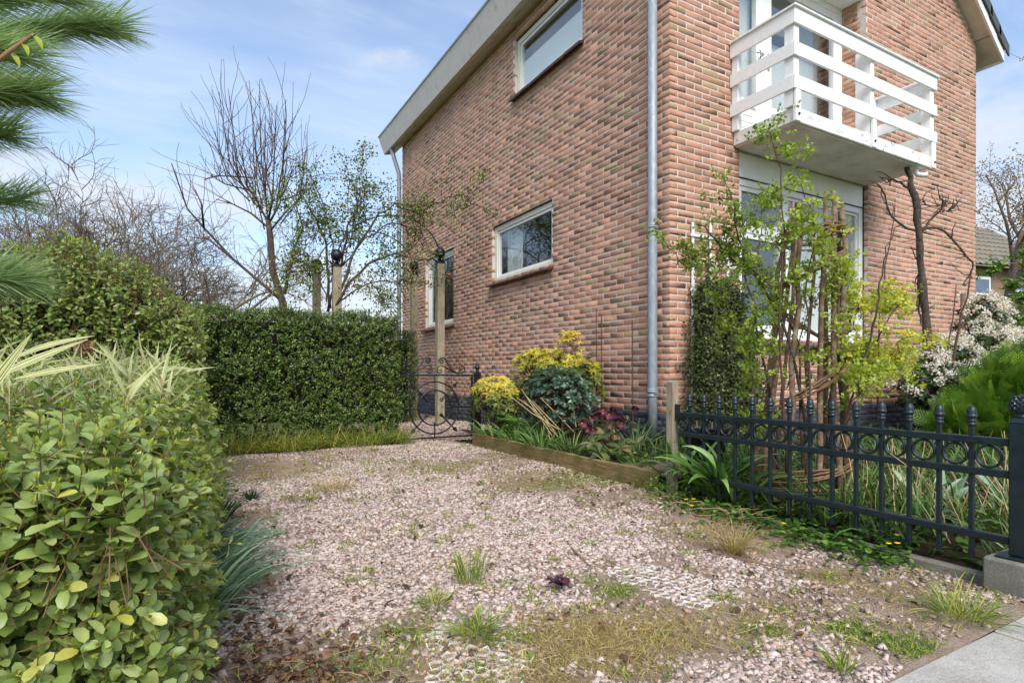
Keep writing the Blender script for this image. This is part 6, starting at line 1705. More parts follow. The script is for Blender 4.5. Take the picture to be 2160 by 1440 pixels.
br = [([(1938, 490), (1915, 480), (1885, 465), (1872, 440), (1862, 400), (1850, 385)], 0.015), ([(1942, 488), (1960, 478), (1985, 482), (2005, 495), (2025, 520), (2040, 545), (2056, 558), (2050, 575), (2035, 590), (2030, 600)], 0.015), ([(1942, 486), (1965, 465), (1985, 440), (1996, 420)], 0.015), ([(1932, 430), (1945, 420), (1960, 435), (1985, 432)], 0.010), ([(1920, 400), (1900, 385), (1880, 378), (1870, 385)], 0.014), ([(1975, 448), (2000, 445), (2030, 430)], 0.007),
      ([(1935, 655), (1938, 580), (1942, 540)], 0.010), ([(1946, 690), (1938, 650), (1940, 590)], 0.012)]
tw_ = []
for (l, r_) in br:
    p = seg([(x, y, ZT + 0.05 * math.sin(i)) for i, (x, y) in enumerate(l)], 12, 0.006)
    part('branch', MB().tube(p, np.linspace(r_, r_ * 0.4, 12), 6), MATS['bark_dark'], pt_, True)
    for k in range(7): tw_.append(wander(p[rng.integers(3, 12)], rand_dirs(1)[0] + np.array((0, 0, 0.5)), rng.uniform(0.08, 0.24), 4, 0.3))
for k in range(10): tw_.append(wander(trunk[rng.integers(5, 18)], rand_dirs(1)[0] * (1, 0.4, 0.5), rng.uniform(0.04, 0.2), 3, 0.2))
V, F, tt = tubes_np(tw_, [np.linspace(0.007, 0.0035, len(p)) for p in tw_], 4); part('twigs', mesh_np('twigs', V, F, tt, True), MATS['bark_dark'], pt_, kind='stuff')
for (l, r_, lab) in (([(1985, 880), (1990, 800), (2005, 700), (2015, 600)], 0.012, 'thin bare stem right of the pruned tree, nearer one'), ([(2000, 860), (2015, 740), (2032, 650), (2048, 560)], 0.016, 'thin bare stem right of the pruned tree, farther one'), ([(1850, 690), (1870, 560), (1890, 420)], 0.009, 'thin reddish shoot rising left of the pruned tree')):
    p = seg([(x, y, 6.2) for (x, y) in l], 9, 0.008); p[0, 2] = min(p[0, 2], 0.3)
    tag(part('bare_sapling', MB().tube(p, np.linspace(r_, r_ * 0.4, 9), 6), MATS['twig_red'], None, True), lab, 'stem')
mb = MB(); p0 = D_(2031, 700, 6.9); mb.tube([(p0[0], p0[1], 0.05), (p0[0], p0[1], 0.8), (p0[0] + 0.01, p0[1], 1.75)], 0.03, 8)
tag(part('garden_stake', mb, MATS['stake_bark'], None, True), 'round grey stake behind the white viburnum', 'stake')

# ------------------------------------------------------------------ viburnum and conifer
leaf_mat('viburnum', [(0.0, srgb(30, 48, 26)), (0.5, srgb(56, 80, 42)), (0.9, srgb(96, 116, 62)), (1.0, srgb(140, 134, 84))], 0.35, 0.15)
leaf_mat('floret', [(0.0, srgb(226, 218, 206)), (0.85, srgb(246, 243, 238)), (1.0, srgb(216, 190, 166))], 0.6, 0.3)
vb = thing('viburnum', (8.2, 3.0, 0.1), 'white flowering viburnum with dark leaves beside the conifer', 'shrub')
LP, HD = [], []
for (c, r, n_) in ((D_(2000, 820, 6.6), (0.50, 0.35, 0.50), 420), (D_(2080, 800, 6.9), (0.55, 0.4, 0.55), 420), (D_(2065, 700, 7.0), (0.28, 0.25, 0.40), 150), (D_(2150, 800, 6.8), (0.5, 0.4, 0.5), 260), (D_(1955, 830, 6.3), (0.28, 0.3, 0.38), 160)):
    C, d, rad = blob(c, r, n_); LP.append(np.concatenate([C, d], 1)); s_ = (rad > 0.75) & (d[:, 2] > -0.05) & (d @ FWD < 0.45); HD.append(np.concatenate([C, d], 1)[s_][::2])
LP = np.concatenate(LP); HD = np.concatenate(HD)
p, R_, s_ = rosettes(LP[:, :3], unit(LP[:, 3:] + np.array((0, -0.1, 0.5))), 6, 0.075, 1.0)
p[:, 2] = np.maximum(p[:, 2], 0.12)
foliage(vb, 'leaf', leaf_template(0.36, 0.25, 0.2), p, R_, s_, np.clip(rng.normal(0.45, 0.22, len(p)), 0, 1), MATS['viburnum'], 120)
for h_ in HD:
    c_ = h_[:3] + h_[3:] * 0.085 + np.array((0, 0, 0.02)); ax = unit(h_[3:] * 0.7 + np.array((-0.1, -0.2, 0.8))); k = 44
    d = rand_dirs(k); d = unit(d + ax * 0.7); q = c_ + d * 0.058 * rng.uniform(0.7, 1.1, (k, 1)) - ax * 0.02
    V, F, tt = scatter(leaf_template(1.0, 0.1, -0.2, rows=((0.5, 1.0),)), q, frames(rand_dirs(k), d + rand_dirs(k) * 0.3), rng.uniform(0.018, 0.028, k), rng.random(k))
    part('flower_head', mesh_np('flower_head', V, F, tt), MATS['floret'], vb, kind='stuff')
shrub_wood(vb, (8.1, 3.0, 0.1), LP[::9, :3], 0.012)

leaf_mat('thuja', [(0.0, srgb(58, 96, 26)), (0.5, srgb(106, 146, 44)), (0.85, srgb(150, 180, 66)), (1.0, srgb(180, 196, 90))], 0.5, 0.25)
th = thing('conifer_shrub', (5.6, 1.7, 0.1), 'bright green feathery conifer behind the end of the iron fence', 'shrub')
def fern_template():
    """flat spray of scale leaves: a midrib with short side shoots"""
    V, F = [], []
    def strip(a, b, w):
        a = np.array(a); b = np.array(b); d = b - a; s_ = np.array((-d[1], d[0], 0)); s_ = s_ / np.linalg.norm(s_) * w; o = len(V)
        V.extend([a - s_, a + s_, b + s_ * 0.3, b - s_ * 0.3]); F.append((o, o + 1, o + 2, o + 3))
    strip((0, 0, 0), (0, 1, 0.02), 0.016)
    for i in range(9):
        y = 0.1 + 0.095 * i; l = 0.36 * math.sin(PI * (0.25 + 0.7 * (i / 9))) + 0.06
        for sg in (1, -1):
            e = (sg * l * 0.75, y + l * 0.65, 0.03); strip((0, y, 0), e, 0.020)
            for k in (0.35, 0.65):
                strip((sg * l * 0.75 * k, y + l * 0.65 * k, 0.015), (sg * (l * 0.75 * k + 0.07), y + l * 0.65 * k + 0.02, 0.02), 0.011)
                strip((sg * l * 0.75 * k, y + l * 0.65 * k, 0.015), (sg * (l * 0.75 * k + 0.01), y + l * 0.65 * k + 0.08, 0.02), 0.011)
    return np.array(V), np.array(F)
FT = fern_template()
LPp, LDd = [], []
for (c, r, n_) in ((D_(2128, 872, 5.3), (0.40, 0.32, 0.42), 330), (D_(2044, 905, 5.2), (0.25, 0.25, 0.22), 170), (D_(2172, 832, 5.5), (0.30, 0.3, 0.35), 190), (D_(2180, 880, 5.2), (0.4, 0.3, 0.4), 190)):
    C, d, rad = blob(c, r, n_); LPp.append(C); LDd.append(d)
C = np.concatenate(LPp); d = np.concatenate(LDd); C[:, 2] = np.maximum(C[:, 2], 0.12)
dirn = unit(d * 1.0 + np.array((-0.2, -0.2, 0.45)) + rand_dirs(len(C)) * 0.35)
foliage(th, 'spray', FT, C - dirn * 0.05, frames(dirn, unit(rand_dirs(len(C)) + np.array((-0.4, -0.5, 0.9)))), rng.uniform(0.16, 0.30, len(C)), np.clip(rng.normal(0.5, 0.3, len(C)), 0, 1), MATS['thuja'], 120, 'foliage', smooth=False)
part('shade_core', MB().lathe([(0.02, 0.02), (0.22, 0.1), (0.26, 0.25), (0.2, 0.42), (0.04, 0.52)], (C[:, 0].mean(), C[:, 1].mean(), 0), 12), MATS['hedge_core'], th)  # added solid core, its dark colour stands for shade inside the conifer
shrub_wood(th, tuple(np.array((C[:, 0].mean(), C[:, 1].mean(), 0.05))), C[::8], 0.010)

# ------------------------------------------------------------------ front garden ground plants
gr = part('garden_grass', mesh_np('x', np.zeros((3, 3)), np.array([[0, 1, 2]])), MATS['green_strap'], None) if False else None
n = 5200
x = 2.72 + rng.random(n) ** 1.8 * 3.6; y = rng.uniform(0.92, 3.6, n)
clump = np.sin(x * 4.3 + np.sin(y * 3) * 2) * np.sin(y * 5.1 + x) ; k = (clump + rng.normal(0, 0.4, n) > -0.1) & ~((x > 2.85) & (x < 3.45) & (y > 1.8) & (y < 2.4) & (rng.random(n) < 0.6))
x, y = x[k], y[k]; n = len(x)
V, F, t_, f_ = blades(n, np.stack([x, y, garden_z(x, y) - 0.01], -1), np.stack([rng.normal(0, 0.5, n), rng.normal(0, 0.5, n), np.ones(n)], -1), rng.uniform(0.10, 0.32, n), rng.uniform(0.005, 0.011, n), rng.uniform(0.2, 0.9, n), seg=5)
g_ = link('garden_grass', mesh_np('garden_grass', V.reshape(-1, 3), F.reshape(-1, 4), np.repeat(t_, len(f_)), True), None, (0, 0, 0), MATS['green_strap']); tag(g_, 'mixed green blades and bulbs foliage behind the iron fence', 'grass', kind='stuff')
n = 2600
x = 2.72 + rng.random(n) ** 1.8 * 3.5; y = rng.uniform(0.92, 3.6, n); q = np.stack([x, y, garden_z(x, y) + 0.05 * rng.random(n)], -1)
V, F, tt = scatter(ROUND, q, frames(rand_dirs(n) * (1, 1, 0.3), rand_dirs(n) * 0.5 + np.array((0, 0, 1.0))), rng.uniform(0.02, 0.05, n), rng.random(n))
g_ = link('garden_ground_cover', mesh_np('garden_ground_cover', V, F, tt, True), None, (0, 0, 0), MATS['celandine']); tag(g_, 'low green ground cover leaves behind the iron fence', 'ground cover', kind='stuff')
tu = thing('tulip_leaves', (3.3, 1.35, 0.08), 'broad grey green tulip leaves behind the fence', 'plant')
n = 16; a = rng.random(n) * 2 * PI
blade_parts(tu, 'leaf', n, np.stack([np.repeat((3.25, 3.75), 8) + 0.04 * np.cos(a), np.repeat((1.45, 1.3), 8) + 0.05 * np.sin(a), np.full(n, 0.09)], -1), np.stack([np.cos(a) * 0.5, np.sin(a) * 0.5, 1 + 0 * a], -1), rng.uniform(0.18, 0.28, n), rng.uniform(0.035, 0.05, n), rng.uniform(0.1, 0.5, n), MATS['blue_strap'], seg=7, fold=0.45)
ds = thing('dry_stalks', (3.0, 1.25, 0.05), 'pale dead stalks standing behind the right half of the iron fence', 'stems')
pl_ = []
for k in range(46):
    x0, y0 = 2.8 + rng.random() * 0.7, 1.0 + rng.random() * 0.7
    pl_.append(wander((x0, y0, 0.05), (rng.normal() * 0.35, rng.normal() * 0.35, 1), rng.uniform(0.25, 0.55), 5, 0.12))
V, F, tt = tubes_np(pl_, [np.linspace(0.0034, 0.0016, 6)] * len(pl_), 4); part('stalks', mesh_np('stalks', V, F, tt, True), MATS['straw'], ds, kind='stuff')

# ------------------------------------------------------------------ neighbouring house, its tree and a green branch
ground_material('nb_brick', [srgb(112, 94, 78), srgb(140, 118, 98), srgb(160, 138, 116)], 3.0, 20, 0.3)
plain_mat('nb_roof', srgb(120, 116, 108), 0.85, var=0.25, scale=3, dirt=srgb(140, 118, 74), dscale=4, dlo=0.45, dhi=0.7)
nb = thing('neighbour_house', (27.5, 10.4, 0), 'brown brick house with grey tiled roof far right behind the trees', 'house')
A_ = D_(1990, 785, 21.0); B_ = D_(2260, 785, 23.5); A_[2] = B_[2] = 0
ux = unit(B_ - A_); un = np.array((-ux[1], ux[0], 0)); un = un if un @ FWD > 0 else -un
def nbp(u, d, z): return tuple(A_ + ux * u + un * d + np.array((0, 0, z)))
def nb_box(u0, u1, d0, d1, z0, z1):
    return MB().add([nbp(u, d, z) for z in (z0, z1) for d in (d0, d1) for u in (u0, u1)], [(0, 2, 3, 1), (4, 5, 7, 6), (0, 1, 5, 4), (2, 6, 7, 3), (0, 4, 6, 2), (1, 3, 7, 5)])
Wn = np.linalg.norm(B_ - A_)
part('wall', nb_box(0, Wn, 0, 6, 0, 5.0), MATS['nb_brick'], nb)
rf = part('roof', MB().add([nbp(-0.3, -0.4, 4.75), nbp(Wn + 0.3, -0.4, 4.75), nbp(Wn + 0.3, 3.2, 7.45), nbp(-0.3, 3.2, 7.45), nbp(-0.3, 6.4, 4.8), nbp(Wn + 0.3, 6.4, 4.8)], [(0, 1, 2, 3), (3, 2, 5, 4), (0, 3, 4), (1, 5, 2)]), MATS['nb_roof'], nb)
for r_ in range(9):
    rt = MB()
    z0, d0 = 4.78 + r_ * 0.3, -0.36 + r_ * 0.4
    nt_ = 26
    vs = []
    for i in range(nt_ * 2 + 1):
        u = -0.3 + (Wn + 0.6) * i / (nt_ * 2); b = 0.05 if i % 2 else 0.0
        vs += [nbp(u, d0, z0 + b + 0.05), nbp(u, d0 + 0.42, z0 + 0.33 + b)]
    rt.add(vs, [(2 * i, 2 * i + 2, 2 * i + 3, 2 * i + 1) for i in range(nt_ * 2)])
    part('tile_row', rt, MATS['nb_roof'], rf)
plain_mat('nb_glass', srgb(90, 110, 130), 0.1, var=0.2)
for (px0, px1, py0, py1) in ((2050, 2086, 585, 622), (2132, 2180, 575, 616)):
    def on_wall(px, py):
        dv = D_(px, py, 1.0) - EYE; t = ((A_ - EYE) @ un) / (dv @ un); p = EYE + dv * t; return (p - A_) @ ux, p[2]
    (ua, za), (ub, zb) = on_wall(px0, py1), on_wall(px1, py0)
    w_ = part('window', nb_box(ua, ub, -0.06, 0.02, za, zb), MATS['white_paint'], nb)
    part('pane', nb_box(ua + 0.1, ub - 0.1, -0.075, -0.061, za + 0.1, zb - 0.1), MATS['nb_glass'], w_)
    part('sill', nb_box(ua - 0.05, ub + 0.05, -0.16, -0.062, za - 0.1, za - 0.002), MATS['sill_glaze'], w_)
sh = thing('garden_screen', tuple(D_(2110, 785, 13)), 'pale blue green garden screen behind the viburnum', 'screen')
a, b = D_(2060, 785, 13.0), D_(2260, 785, 14.0); a[2] = b[2] = 0
ud = unit(b - a); Ls = np.linalg.norm(b - a)
plain_mat('screen_paint', srgb(150, 168, 168), 0.7, var=0.1)
for k in range(22):
    q0 = a + ud * Ls * k / 22; q1 = a + ud * Ls * (k + 0.93) / 22; nn = np.array((-ud[1], ud[0], 0)) * 0.02
    part('board', MB().add([tuple(q + s_ + np.array((0, 0, z))) for z in (0, 1.72) for s_ in (-nn, nn) for q in (q0, q1)], [(0, 2, 3, 1), (4, 5, 7, 6), (0, 1, 5, 4), (2, 6, 7, 3), (0, 4, 6, 2), (1, 3, 7, 5)]), MATS['screen_paint'], sh)
ends.clear()
BUDT = [dict(n=5, jit=0.06, up=0.02, taper=0.6), dict(count=9, ratio=0.62, ang=0.75, **{'from': 0.25}, n=6, jit=0.12, up=0.09, taper=0.35, rr=0.5, lift=0.2), dict(count=7, ratio=0.5, ang=0.7, **{'from': 0.15}, n=5, jit=0.16, up=0.08, taper=0.4, rr=0.5), dict(count=6, ratio=0.5, ang=0.7, **{'from': 0.15}, n=4, jit=0.2, up=0.06, taper=0.5, rr=0.6, rmin=0.006)]
c_ = D_(2120, 785, 15); c_[2] = 0
bt = build_tree('budding_tree', tuple(c_), 'budding tree with tan catkins in front of the neighbouring house', [(c_, (0.02, 0, 1), 4.6, 0.14)], BUDT, MATS['bark_grey'], twig_mat=MATS['twig_brown'])
leaf_mat('bud_tan', [(0, srgb(120, 96, 48)), (0.6, srgb(160, 130, 70)), (1, srgb(186, 164, 110))], 0.7, 0.3)
q = np.concatenate([e[0][1:] for e in ends]); q = np.repeat(q, 6, 0) + rng.normal(size=(len(q) * 6, 3)) * 0.06
foliage(bt, 'leaf', SMALL, q, frames(rand_dirs(len(q)), rand_dirs(len(q))), rng.uniform(0.03, 0.07, len(q)), rng.random(len(q)), MATS['bud_tan'], 0)
leaf_mat('spring_green', [(0, srgb(66, 104, 34)), (0.6, srgb(104, 146, 54)), (1, srgb(150, 184, 84))], 0.45, 0.35)
sg_ = thing('young_tree', tuple(D_(2290, 785, 8.5) * (1, 1, 0)), 'young tree with fresh green leaves reaching in from the right edge', 'tree')
b0 = D_(2290, 785, 8.5); b0[2] = 0
part('trunk', MB().tube([b0, b0 + (0, 0, 1.5), b0 + (0.02, 0, 3.2)], [0.06, 0.05, 0.03], 8), MATS['bark_grey'], sg_, True)
sub = []
for (l) in ([(2285, 600), (2200, 560), (2130, 555), (2075, 585)], [(2285, 640), (2200, 600), (2150, 590), (2130, 605)], [(2285, 700), (2210, 640), (2150, 630), (2128, 640)], [(2285, 720), (2200, 690), (2150, 665), (2140, 700)], [(2285, 560), (2220, 535), (2150, 540)], [(2285, 740), (2190, 720), (2130, 715)]):
    p = seg([(x, y, 8.5) for (x, y) in l], 10, 0.02); part('branch', MB().tube(p, np.linspace(0.018, 0.004, 10), 5), MATS['bark_grey'], sg_, True)
    for k in range(14): sub.append(wander(p[rng.integers(3, 10)], rand_dirs(1)[0] * (1, 1, 0.5), rng.uniform(0.08, 0.25), 3, 0.2))
C = np.repeat(np.concatenate(sub), 2, 0) + rng.normal(size=(len(sub) * 8, 3)) * 0.03
p, R_, s_ = rosettes(C, unit(rand_dirs(len(C)) * 0.6 + np.array((0, -0.2, 0.8))), 4, 0.06); foliage(sg_, 'leaf', SMALL, p, R_, s_, rng.random(len(p)), MATS['spring_green'], 0)
V, F, tt = tubes_np(sub, [np.linspace(0.004, 0.002, 4)] * len(sub), 3); part('twigs', mesh_np('twigs', V, F, tt), MATS['bark_grey'], sg_, kind='stuff')
# ------------------------------------------------------------------ weeds, tufts, litter and the plastic grid
leaf_mat('dry_grass', [(0, srgb(140, 118, 66)), (0.5, srgb(188, 164, 100)), (0.85, srgb(212, 192, 136)), (1, srgb(164, 166, 74))], 0.7, 0.3)
leaf_mat('lawn_grass', [(0, srgb(84, 112, 36)), (0.5, srgb(130, 154, 58)), (0.85, srgb(178, 184, 84)), (1, srgb(208, 192, 100))], 0.6, 0.3)
def G(px, py):   # a spot on the drive
    dv = D_(px, py, 1.0) - EYE; t = -EYE[2] / dv[2]; return EYE + dv * t
def tuft(name, label, px, py, n, L_, rad, mat, lean=0.6, cat='grass tuft', group=None, w=0.0035, droop=(0.1, 0.7), flat=1.0):
    c = G(px, py); c[2] = 0.005
    t = thing(name, tuple(c), label, cat, group)
    a = rng.random(n) * 2 * PI; rr = rad * rng.random(n) ** 0.6
    b = c + np.stack([rr * np.cos(a), rr * np.sin(a), 0 * a], -1)
    V, F, tt, f_ = blades(n, b, np.stack([np.cos(a) * lean * rng.random(n), np.sin(a) * lean * rng.random(n), np.full(n, flat)], -1) + rng.normal(size=(n, 3)) * 0.12, L_ * rng.uniform(0.5, 1.2, n), w, rng.uniform(*droop, n), seg=4)
    part('blades', mesh_np('blades', V.reshape(-1, 3), F.reshape(-1, 4), np.repeat(tt, len(f_)), True), mat, t, kind='stuff')
tuft('grass_tuft', 'tall thin green and straw grass tuft in the middle of the gravel', 990, 1228, 85, 0.14, 0.055, MATS['lawn_grass'], 0.5)
tuft('grass_tuft', 'flat green grass tuft left of the middle, near the plastic grid', 915, 1275, 110, 0.06, 0.05, MATS['lawn_grass'], 1.4, flat=0.6)
tuft('grass_tuft', 'yellow green grass tuft just above the white plastic grid', 1005, 1335, 150, 0.08, 0.055, MATS['lawn_grass'], 1.5, flat=0.6)
tuft('dry_grass_tuft', 'bleached straw tuft on the gravel in front of the fence', 1548, 1168, 170, 0.15, 0.03, MATS['dry_grass'], 1.3)
tuft('grass_tuft', 'bright green grass tuft beside the concrete block', 2030, 1305, 190, 0.13, 0.07, MATS['lawn_grass'], 1.5, flat=0.6)
tuft('grass_tuft', 'small green grass tuft at the bottom edge near the paving', 1778, 1418, 70, 0.06, 0.03, MATS['lawn_grass'], 1.0)
tuft('grass_tuft', 'small green tuft left of the purple weed row', 655, 1060, 60, 0.07, 0.04, MATS['lawn_grass'], 0.9)
tuft('grass_tuft', 'small dark green tuft on the gravel below the long hedge', 530, 1058, 50, 0.09, 0.025, MATS['dark_strap'], 0.9, w=0.007)
tuft('grass_tuft', 'thin straw tuft on the gravel in front of the long hedge', 700, 1035, 120, 0.11, 0.12, MATS['dry_grass'], 1.0)
# purple weed
pw = thing('purple_weed', tuple(G(1180, 1245)), 'small dark purple leaved weed on the gravel', 'weed')
leaf_mat('purple_leaf', [(0, srgb(58, 30, 46)), (1, srgb(108, 58, 76))], 0.4, 0.2)
C = G(1180, 1245) + np.array([(rng.normal() * 0.022, rng.normal() * 0.018, 0.02 + 0.015 * rng.random()) for _ in range(9)])
p, R_, s_ = rosettes(C, np.tile((0, -0.1, 1.0), (9, 1)), 5, 0.030); foliage(pw, 'leaf', SMALL, p, R_, s_, rng.random(len(p)), MATS['purple_leaf'], 45)
# scattered moss, tiny weeds and short dry grass: denser on the bare patches
n = 24000
x = rng.uniform(-0.1, 2.62, n); y = 0.85 + 5.3 * rng.random(n) ** 1.2
b_ = bare(x, y); k = rng.random(n) < (0.05 + 0.75 * np.clip(b_ - 0.25, 0, 1))
x, y, b_ = x[k], y[k], b_[k]; n = len(x)
V, F, t_, f_ = blades(n, np.stack([x, y, drive_z(x, y)], -1), np.stack([rng.normal(0, 0.9, n), rng.normal(0, 0.9, n), np.full(n, 0.7)], -1), rng.uniform(0.015, 0.05, n), rng.uniform(0.0014, 0.003, n), rng.uniform(0.2, 1.0, n), seg=2, tint=np.clip(rng.random(n) * 0.9 , 0, 0.97))
PATCH = [(1.065, 1.385, 0.12, 2900), (1.28, 1.30, 0.11, 1900), (1.0, 1.54, 0.08, 1000), (1.05, 1.2, 0.08, 900), (1.62, 1.2, 0.12, 1200), (0.80, 1.28, 0.09, 1200), (0.66, 1.5, 0.10, 800), (2.32, 2.0, 0.16, 1500), (2.2, 3.6, 0.25, 2500), (1.8, 4.3, 0.35, 2500), (0.7, 4.9, 0.3, 1500), (2.15, 1.2, 0.2, 1500)]
x = np.concatenate([rng.normal(c[0], c[2], c[3]) for c in PATCH]); y = np.concatenate([rng.normal(c[1], c[2] * 0.8, c[3]) for c in PATCH]); kk = (y > 0.84) & (x < 2.6); x, y = x[kk], y[kk]; n2 = len(x)
V2, F2, t2, _ = blades(n2, np.stack([x, y, drive_z(x, y) + 0.002], -1), np.stack([rng.normal(0, 1.0, n2), rng.normal(0, 1.0, n2), np.full(n2, 0.8)], -1), rng.uniform(0.012, 0.042, n2), rng.uniform(0.0012, 0.0024, n2), rng.uniform(0.2, 1.0, n2), seg=2)
F2 = F2 + V.reshape(-1, 3).shape[0]; V = np.concatenate([V, V2]); F = np.concatenate([F, F2]); t_ = np.concatenate([t_, t2])
o = link('dry_grass', mesh_np('dry_grass', V.reshape(-1, 3), F.reshape(-1, 4), np.repeat(t_, len(f_))), None, (0, 0, 0), MATS['dry_grass']); tag(o, 'short dry straw coloured grass in patches on the gravel', 'grass', kind='stuff')
n = 9000
cx = rng.uniform(-0.05, 2.6, 420); cy = 0.9 + 5.2 * rng.random(420)
ci = rng.integers(0, 420, n); x = cx[ci] + rng.normal(0, 0.022, n); y = cy[ci] + rng.normal(0, 0.022, n)
V, F, t_, f_ = blades(n, np.stack([x, y, drive_z(x, y) + 0.003], -1), np.stack([rng.normal(0, 0.8, n), rng.normal(0, 0.8, n), np.ones(n)], -1), rng.uniform(0.012, 0.04, n), rng.uniform(0.002, 0.006, n), 0.5, seg=2)
o = link('small_weeds', mesh_np('small_weeds', V.reshape(-1, 3), F.reshape(-1, 4), np.repeat(t_, len(f_))), None, (0, 0, 0), MATS['lawn_grass']); tag(o, 'tiny green weeds sprouting all over the gravel', 'weeds', kind='stuff')
# green moss cushions and clover in the thin places
MO = [(2.34, 3.37, 0.16, 2600), (2.5, 3.05, 0.06, 700), (1.84, 4.47, 0.16, 1400), (1.84, 0.86, 0.05, 800), (1.81, 0.95, 0.05, 700), (1.79, 1.03, 0.04, 500), (1.35, 1.61, 0.05, 700), (0.57, 1.7, 0.07, 700), (0.41, 1.56, 0.08, 800), (1.55, 1.15, 0.05, 500), (0.85, 1.5, 0.05, 500), (1.0, 3.6, 0.1, 500), (1.5, 4.9, 0.15, 700), (0.5, 4.4, 0.12, 700)]
x = np.concatenate([rng.normal(c[0], c[2], c[3]) for c in MO]); y = np.concatenate([rng.normal(c[1], c[2] * 0.7, c[3]) for c in MO]); kk = (y > 0.83) & (x < 2.57); x, y = x[kk], y[kk]; n = len(x)
V, F, t_, f_ = blades(n, np.stack([x, y, drive_z(x, y) + 0.004], -1), np.stack([rng.normal(0, 1, n), rng.normal(0, 1, n), np.ones(n)], -1), rng.uniform(0.006, 0.022, n), rng.uniform(0.002, 0.004, n), 0.4, seg=2, tint=np.clip(rng.normal(0.45, 0.25, n), 0, 1))
o = link('moss', mesh_np('moss', V.reshape(-1, 3), F.reshape(-1, 4), np.repeat(t_, len(f_))), None, (0, 0, 0), MATS['lawn_grass']); tag(o, 'green moss and clover cushions in worn spots of the gravel', 'moss', kind='stuff')
# grass strip at the foot of the long hedge, weeds along board and kerb
n = 2600
x = rng.uniform(0.0, 2.15, n); y = 6.10 + rng.random(n) * 0.2 - 0.30 * rng.random(n) ** 2.5 * (0.6 + 0.4 * np.sin(x * 9))
V, F, t_, f_ = blades(n, np.stack([x, y, 0 * x + 0.01], -1), np.stack([rng.normal(0, 0.5, n), rng.normal(-0.25, 0.4, n), np.ones(n)], -1), rng.uniform(0.10, 0.30, n), rng.uniform(0.003, 0.006, n), rng.uniform(0.2, 0.9, n), seg=4)
o = link('hedge_grass', mesh_np('hedge_grass', V.reshape(-1, 3), F.reshape(-1, 4), np.repeat(np.where(rng.random(n) < 0.3, 0.97, t_ * 0.75), len(f_)), True), None, (0, 0, 0), MATS['lawn_grass']); tag(o, 'strip of long green and straw grass at the foot of the long hedge', 'grass', kind='stuff')
n = 2300
s_ = rng.random(n); x = np.where(s_ < 0.6, 2.56 - np.abs(rng.normal(0, 0.06, n)), 2.60 - np.abs(rng.normal(0, 0.09, n))); y = np.where(s_ < 0.6, rng.uniform(2.6, 5.5, n), rng.uniform(1.0, 2.6, n))
q = np.stack([x, y, 0.01 + 0.03 * rng.random(n)], -1)
cl = np.sin(y * 6) + np.sin(y * 14.3 + 1) + rng.normal(0, 0.5, n) > 0.3; q = q[cl]; n = len(q)
V, F, tt = scatter(ROUND, q, frames(rand_dirs(n) * (1, 1, 0.4), rand_dirs(n) * 0.5 + np.array((0, 0, 1.0))), rng.uniform(0.008, 0.024, n), rng.random(n))
o = link('edge_weeds', mesh_np('edge_weeds', V, F, tt, True), None, (0, 0, 0), MATS['celandine']); tag(o, 'small leafy weeds along the timber board and the kerb', 'weeds', kind='stuff')
# leafy weed at the end of the board
ww = thing('parsley_weed', (2.56, 2.66, 0), 'dense ferny green weed at the near end of the timber board', 'weed')
n = 420; q = np.array((2.57, 2.64, 0.08)) + rng.normal(size=(n, 3)) * (0.07, 0.09, 0.045); q[:, 2] = np.maximum(q[:, 2], 0.01)
foliage(ww, 'leaf', SMALL, q, frames(rand_dirs(n), rand_dirs(n) * 0.5 + np.array((0, 0, 1.0))), rng.uniform(0.012, 0.026, n), rng.random(n), MATS['bright_green'], 0)
w2 = thing('leafy_weed', (0.13, 4.1, 0), 'soft green weed between the low hedge and the gravel', 'weed')
n = 500; q = np.array((0.12, 4.1, 0.05)) + rng.normal(size=(n, 3)) * (0.07, 0.28, 0.03); q[:, 2] = np.maximum(q[:, 2], 0.01)
foliage(w2, 'leaf', ROUND, q, frames(rand_dirs(n) * (1, 1, 0.3), rand_dirs(n) * 0.5 + np.array((0, 0, 1.0))), rng.uniform(0.012, 0.03, n), rng.random(n), MATS['celandine'], 0)
# straw, twigs and dead leaves
n = 2200
x = rng.uniform(0.0, 2.6, n); y = 0.9 + 5.0 * rng.random(n) ** 1.2
wsel = rng.random(n) < (0.25 + 0.75 * bare(x, y)); x, y = x[wsel], y[wsel]; n = len(x)
a = rng.random(n) * 2 * PI; L_ = rng.uniform(0.02, 0.11, n)
P0 = np.stack([x, y, drive_z(x, y) + 0.017], -1); dv = np.stack([np.cos(a), np.sin(a), rng.normal(0, 0.08, n)], -1) * L_[:, None]
V, F, tt = tubes_np(list(np.stack([P0, P0 + dv * 0.5 + rng.normal(size=(n, 3)) * 0.004, P0 + dv], 1)), [np.array((0.0013, 0.0012, 0.0008))] * n, 3)
o = link('straw_litter', mesh_np('straw_litter', V, F, tt), None, (0, 0, 0), MATS['straw']); tag(o, 'bits of straw and thin stalks lying on the gravel', 'litter', kind='stuff')
leaf_mat('dead_leaf', [(0, srgb(62, 42, 32)), (0.5, srgb(108, 74, 52)), (1, srgb(150, 112, 80))], 0.8, 0.1)
n = 420
x = np.concatenate([rng.uniform(0.0, 2.6, 240), rng.normal(0.2, 0.12, 90), rng.normal(2.35, 0.15, 90)]); y = np.concatenate([0.9 + 5 * rng.random(240), rng.uniform(1.3, 3.8, 90), rng.uniform(1.2, 4.5, 90)])
q = np.stack([x, y, drive_z(x, y) + 0.014 + 0.01 * rng.random(n)], -1)
V, F, tt = scatter(leaf_template(0.55, 0.5, 0.4), q, frames(rand_dirs(n) * (1, 1, 0.25), rand_dirs(n) * 0.5 + np.array((0, 0, 1.0))), rng.uniform(0.014, 0.045, n), rng.random(n))
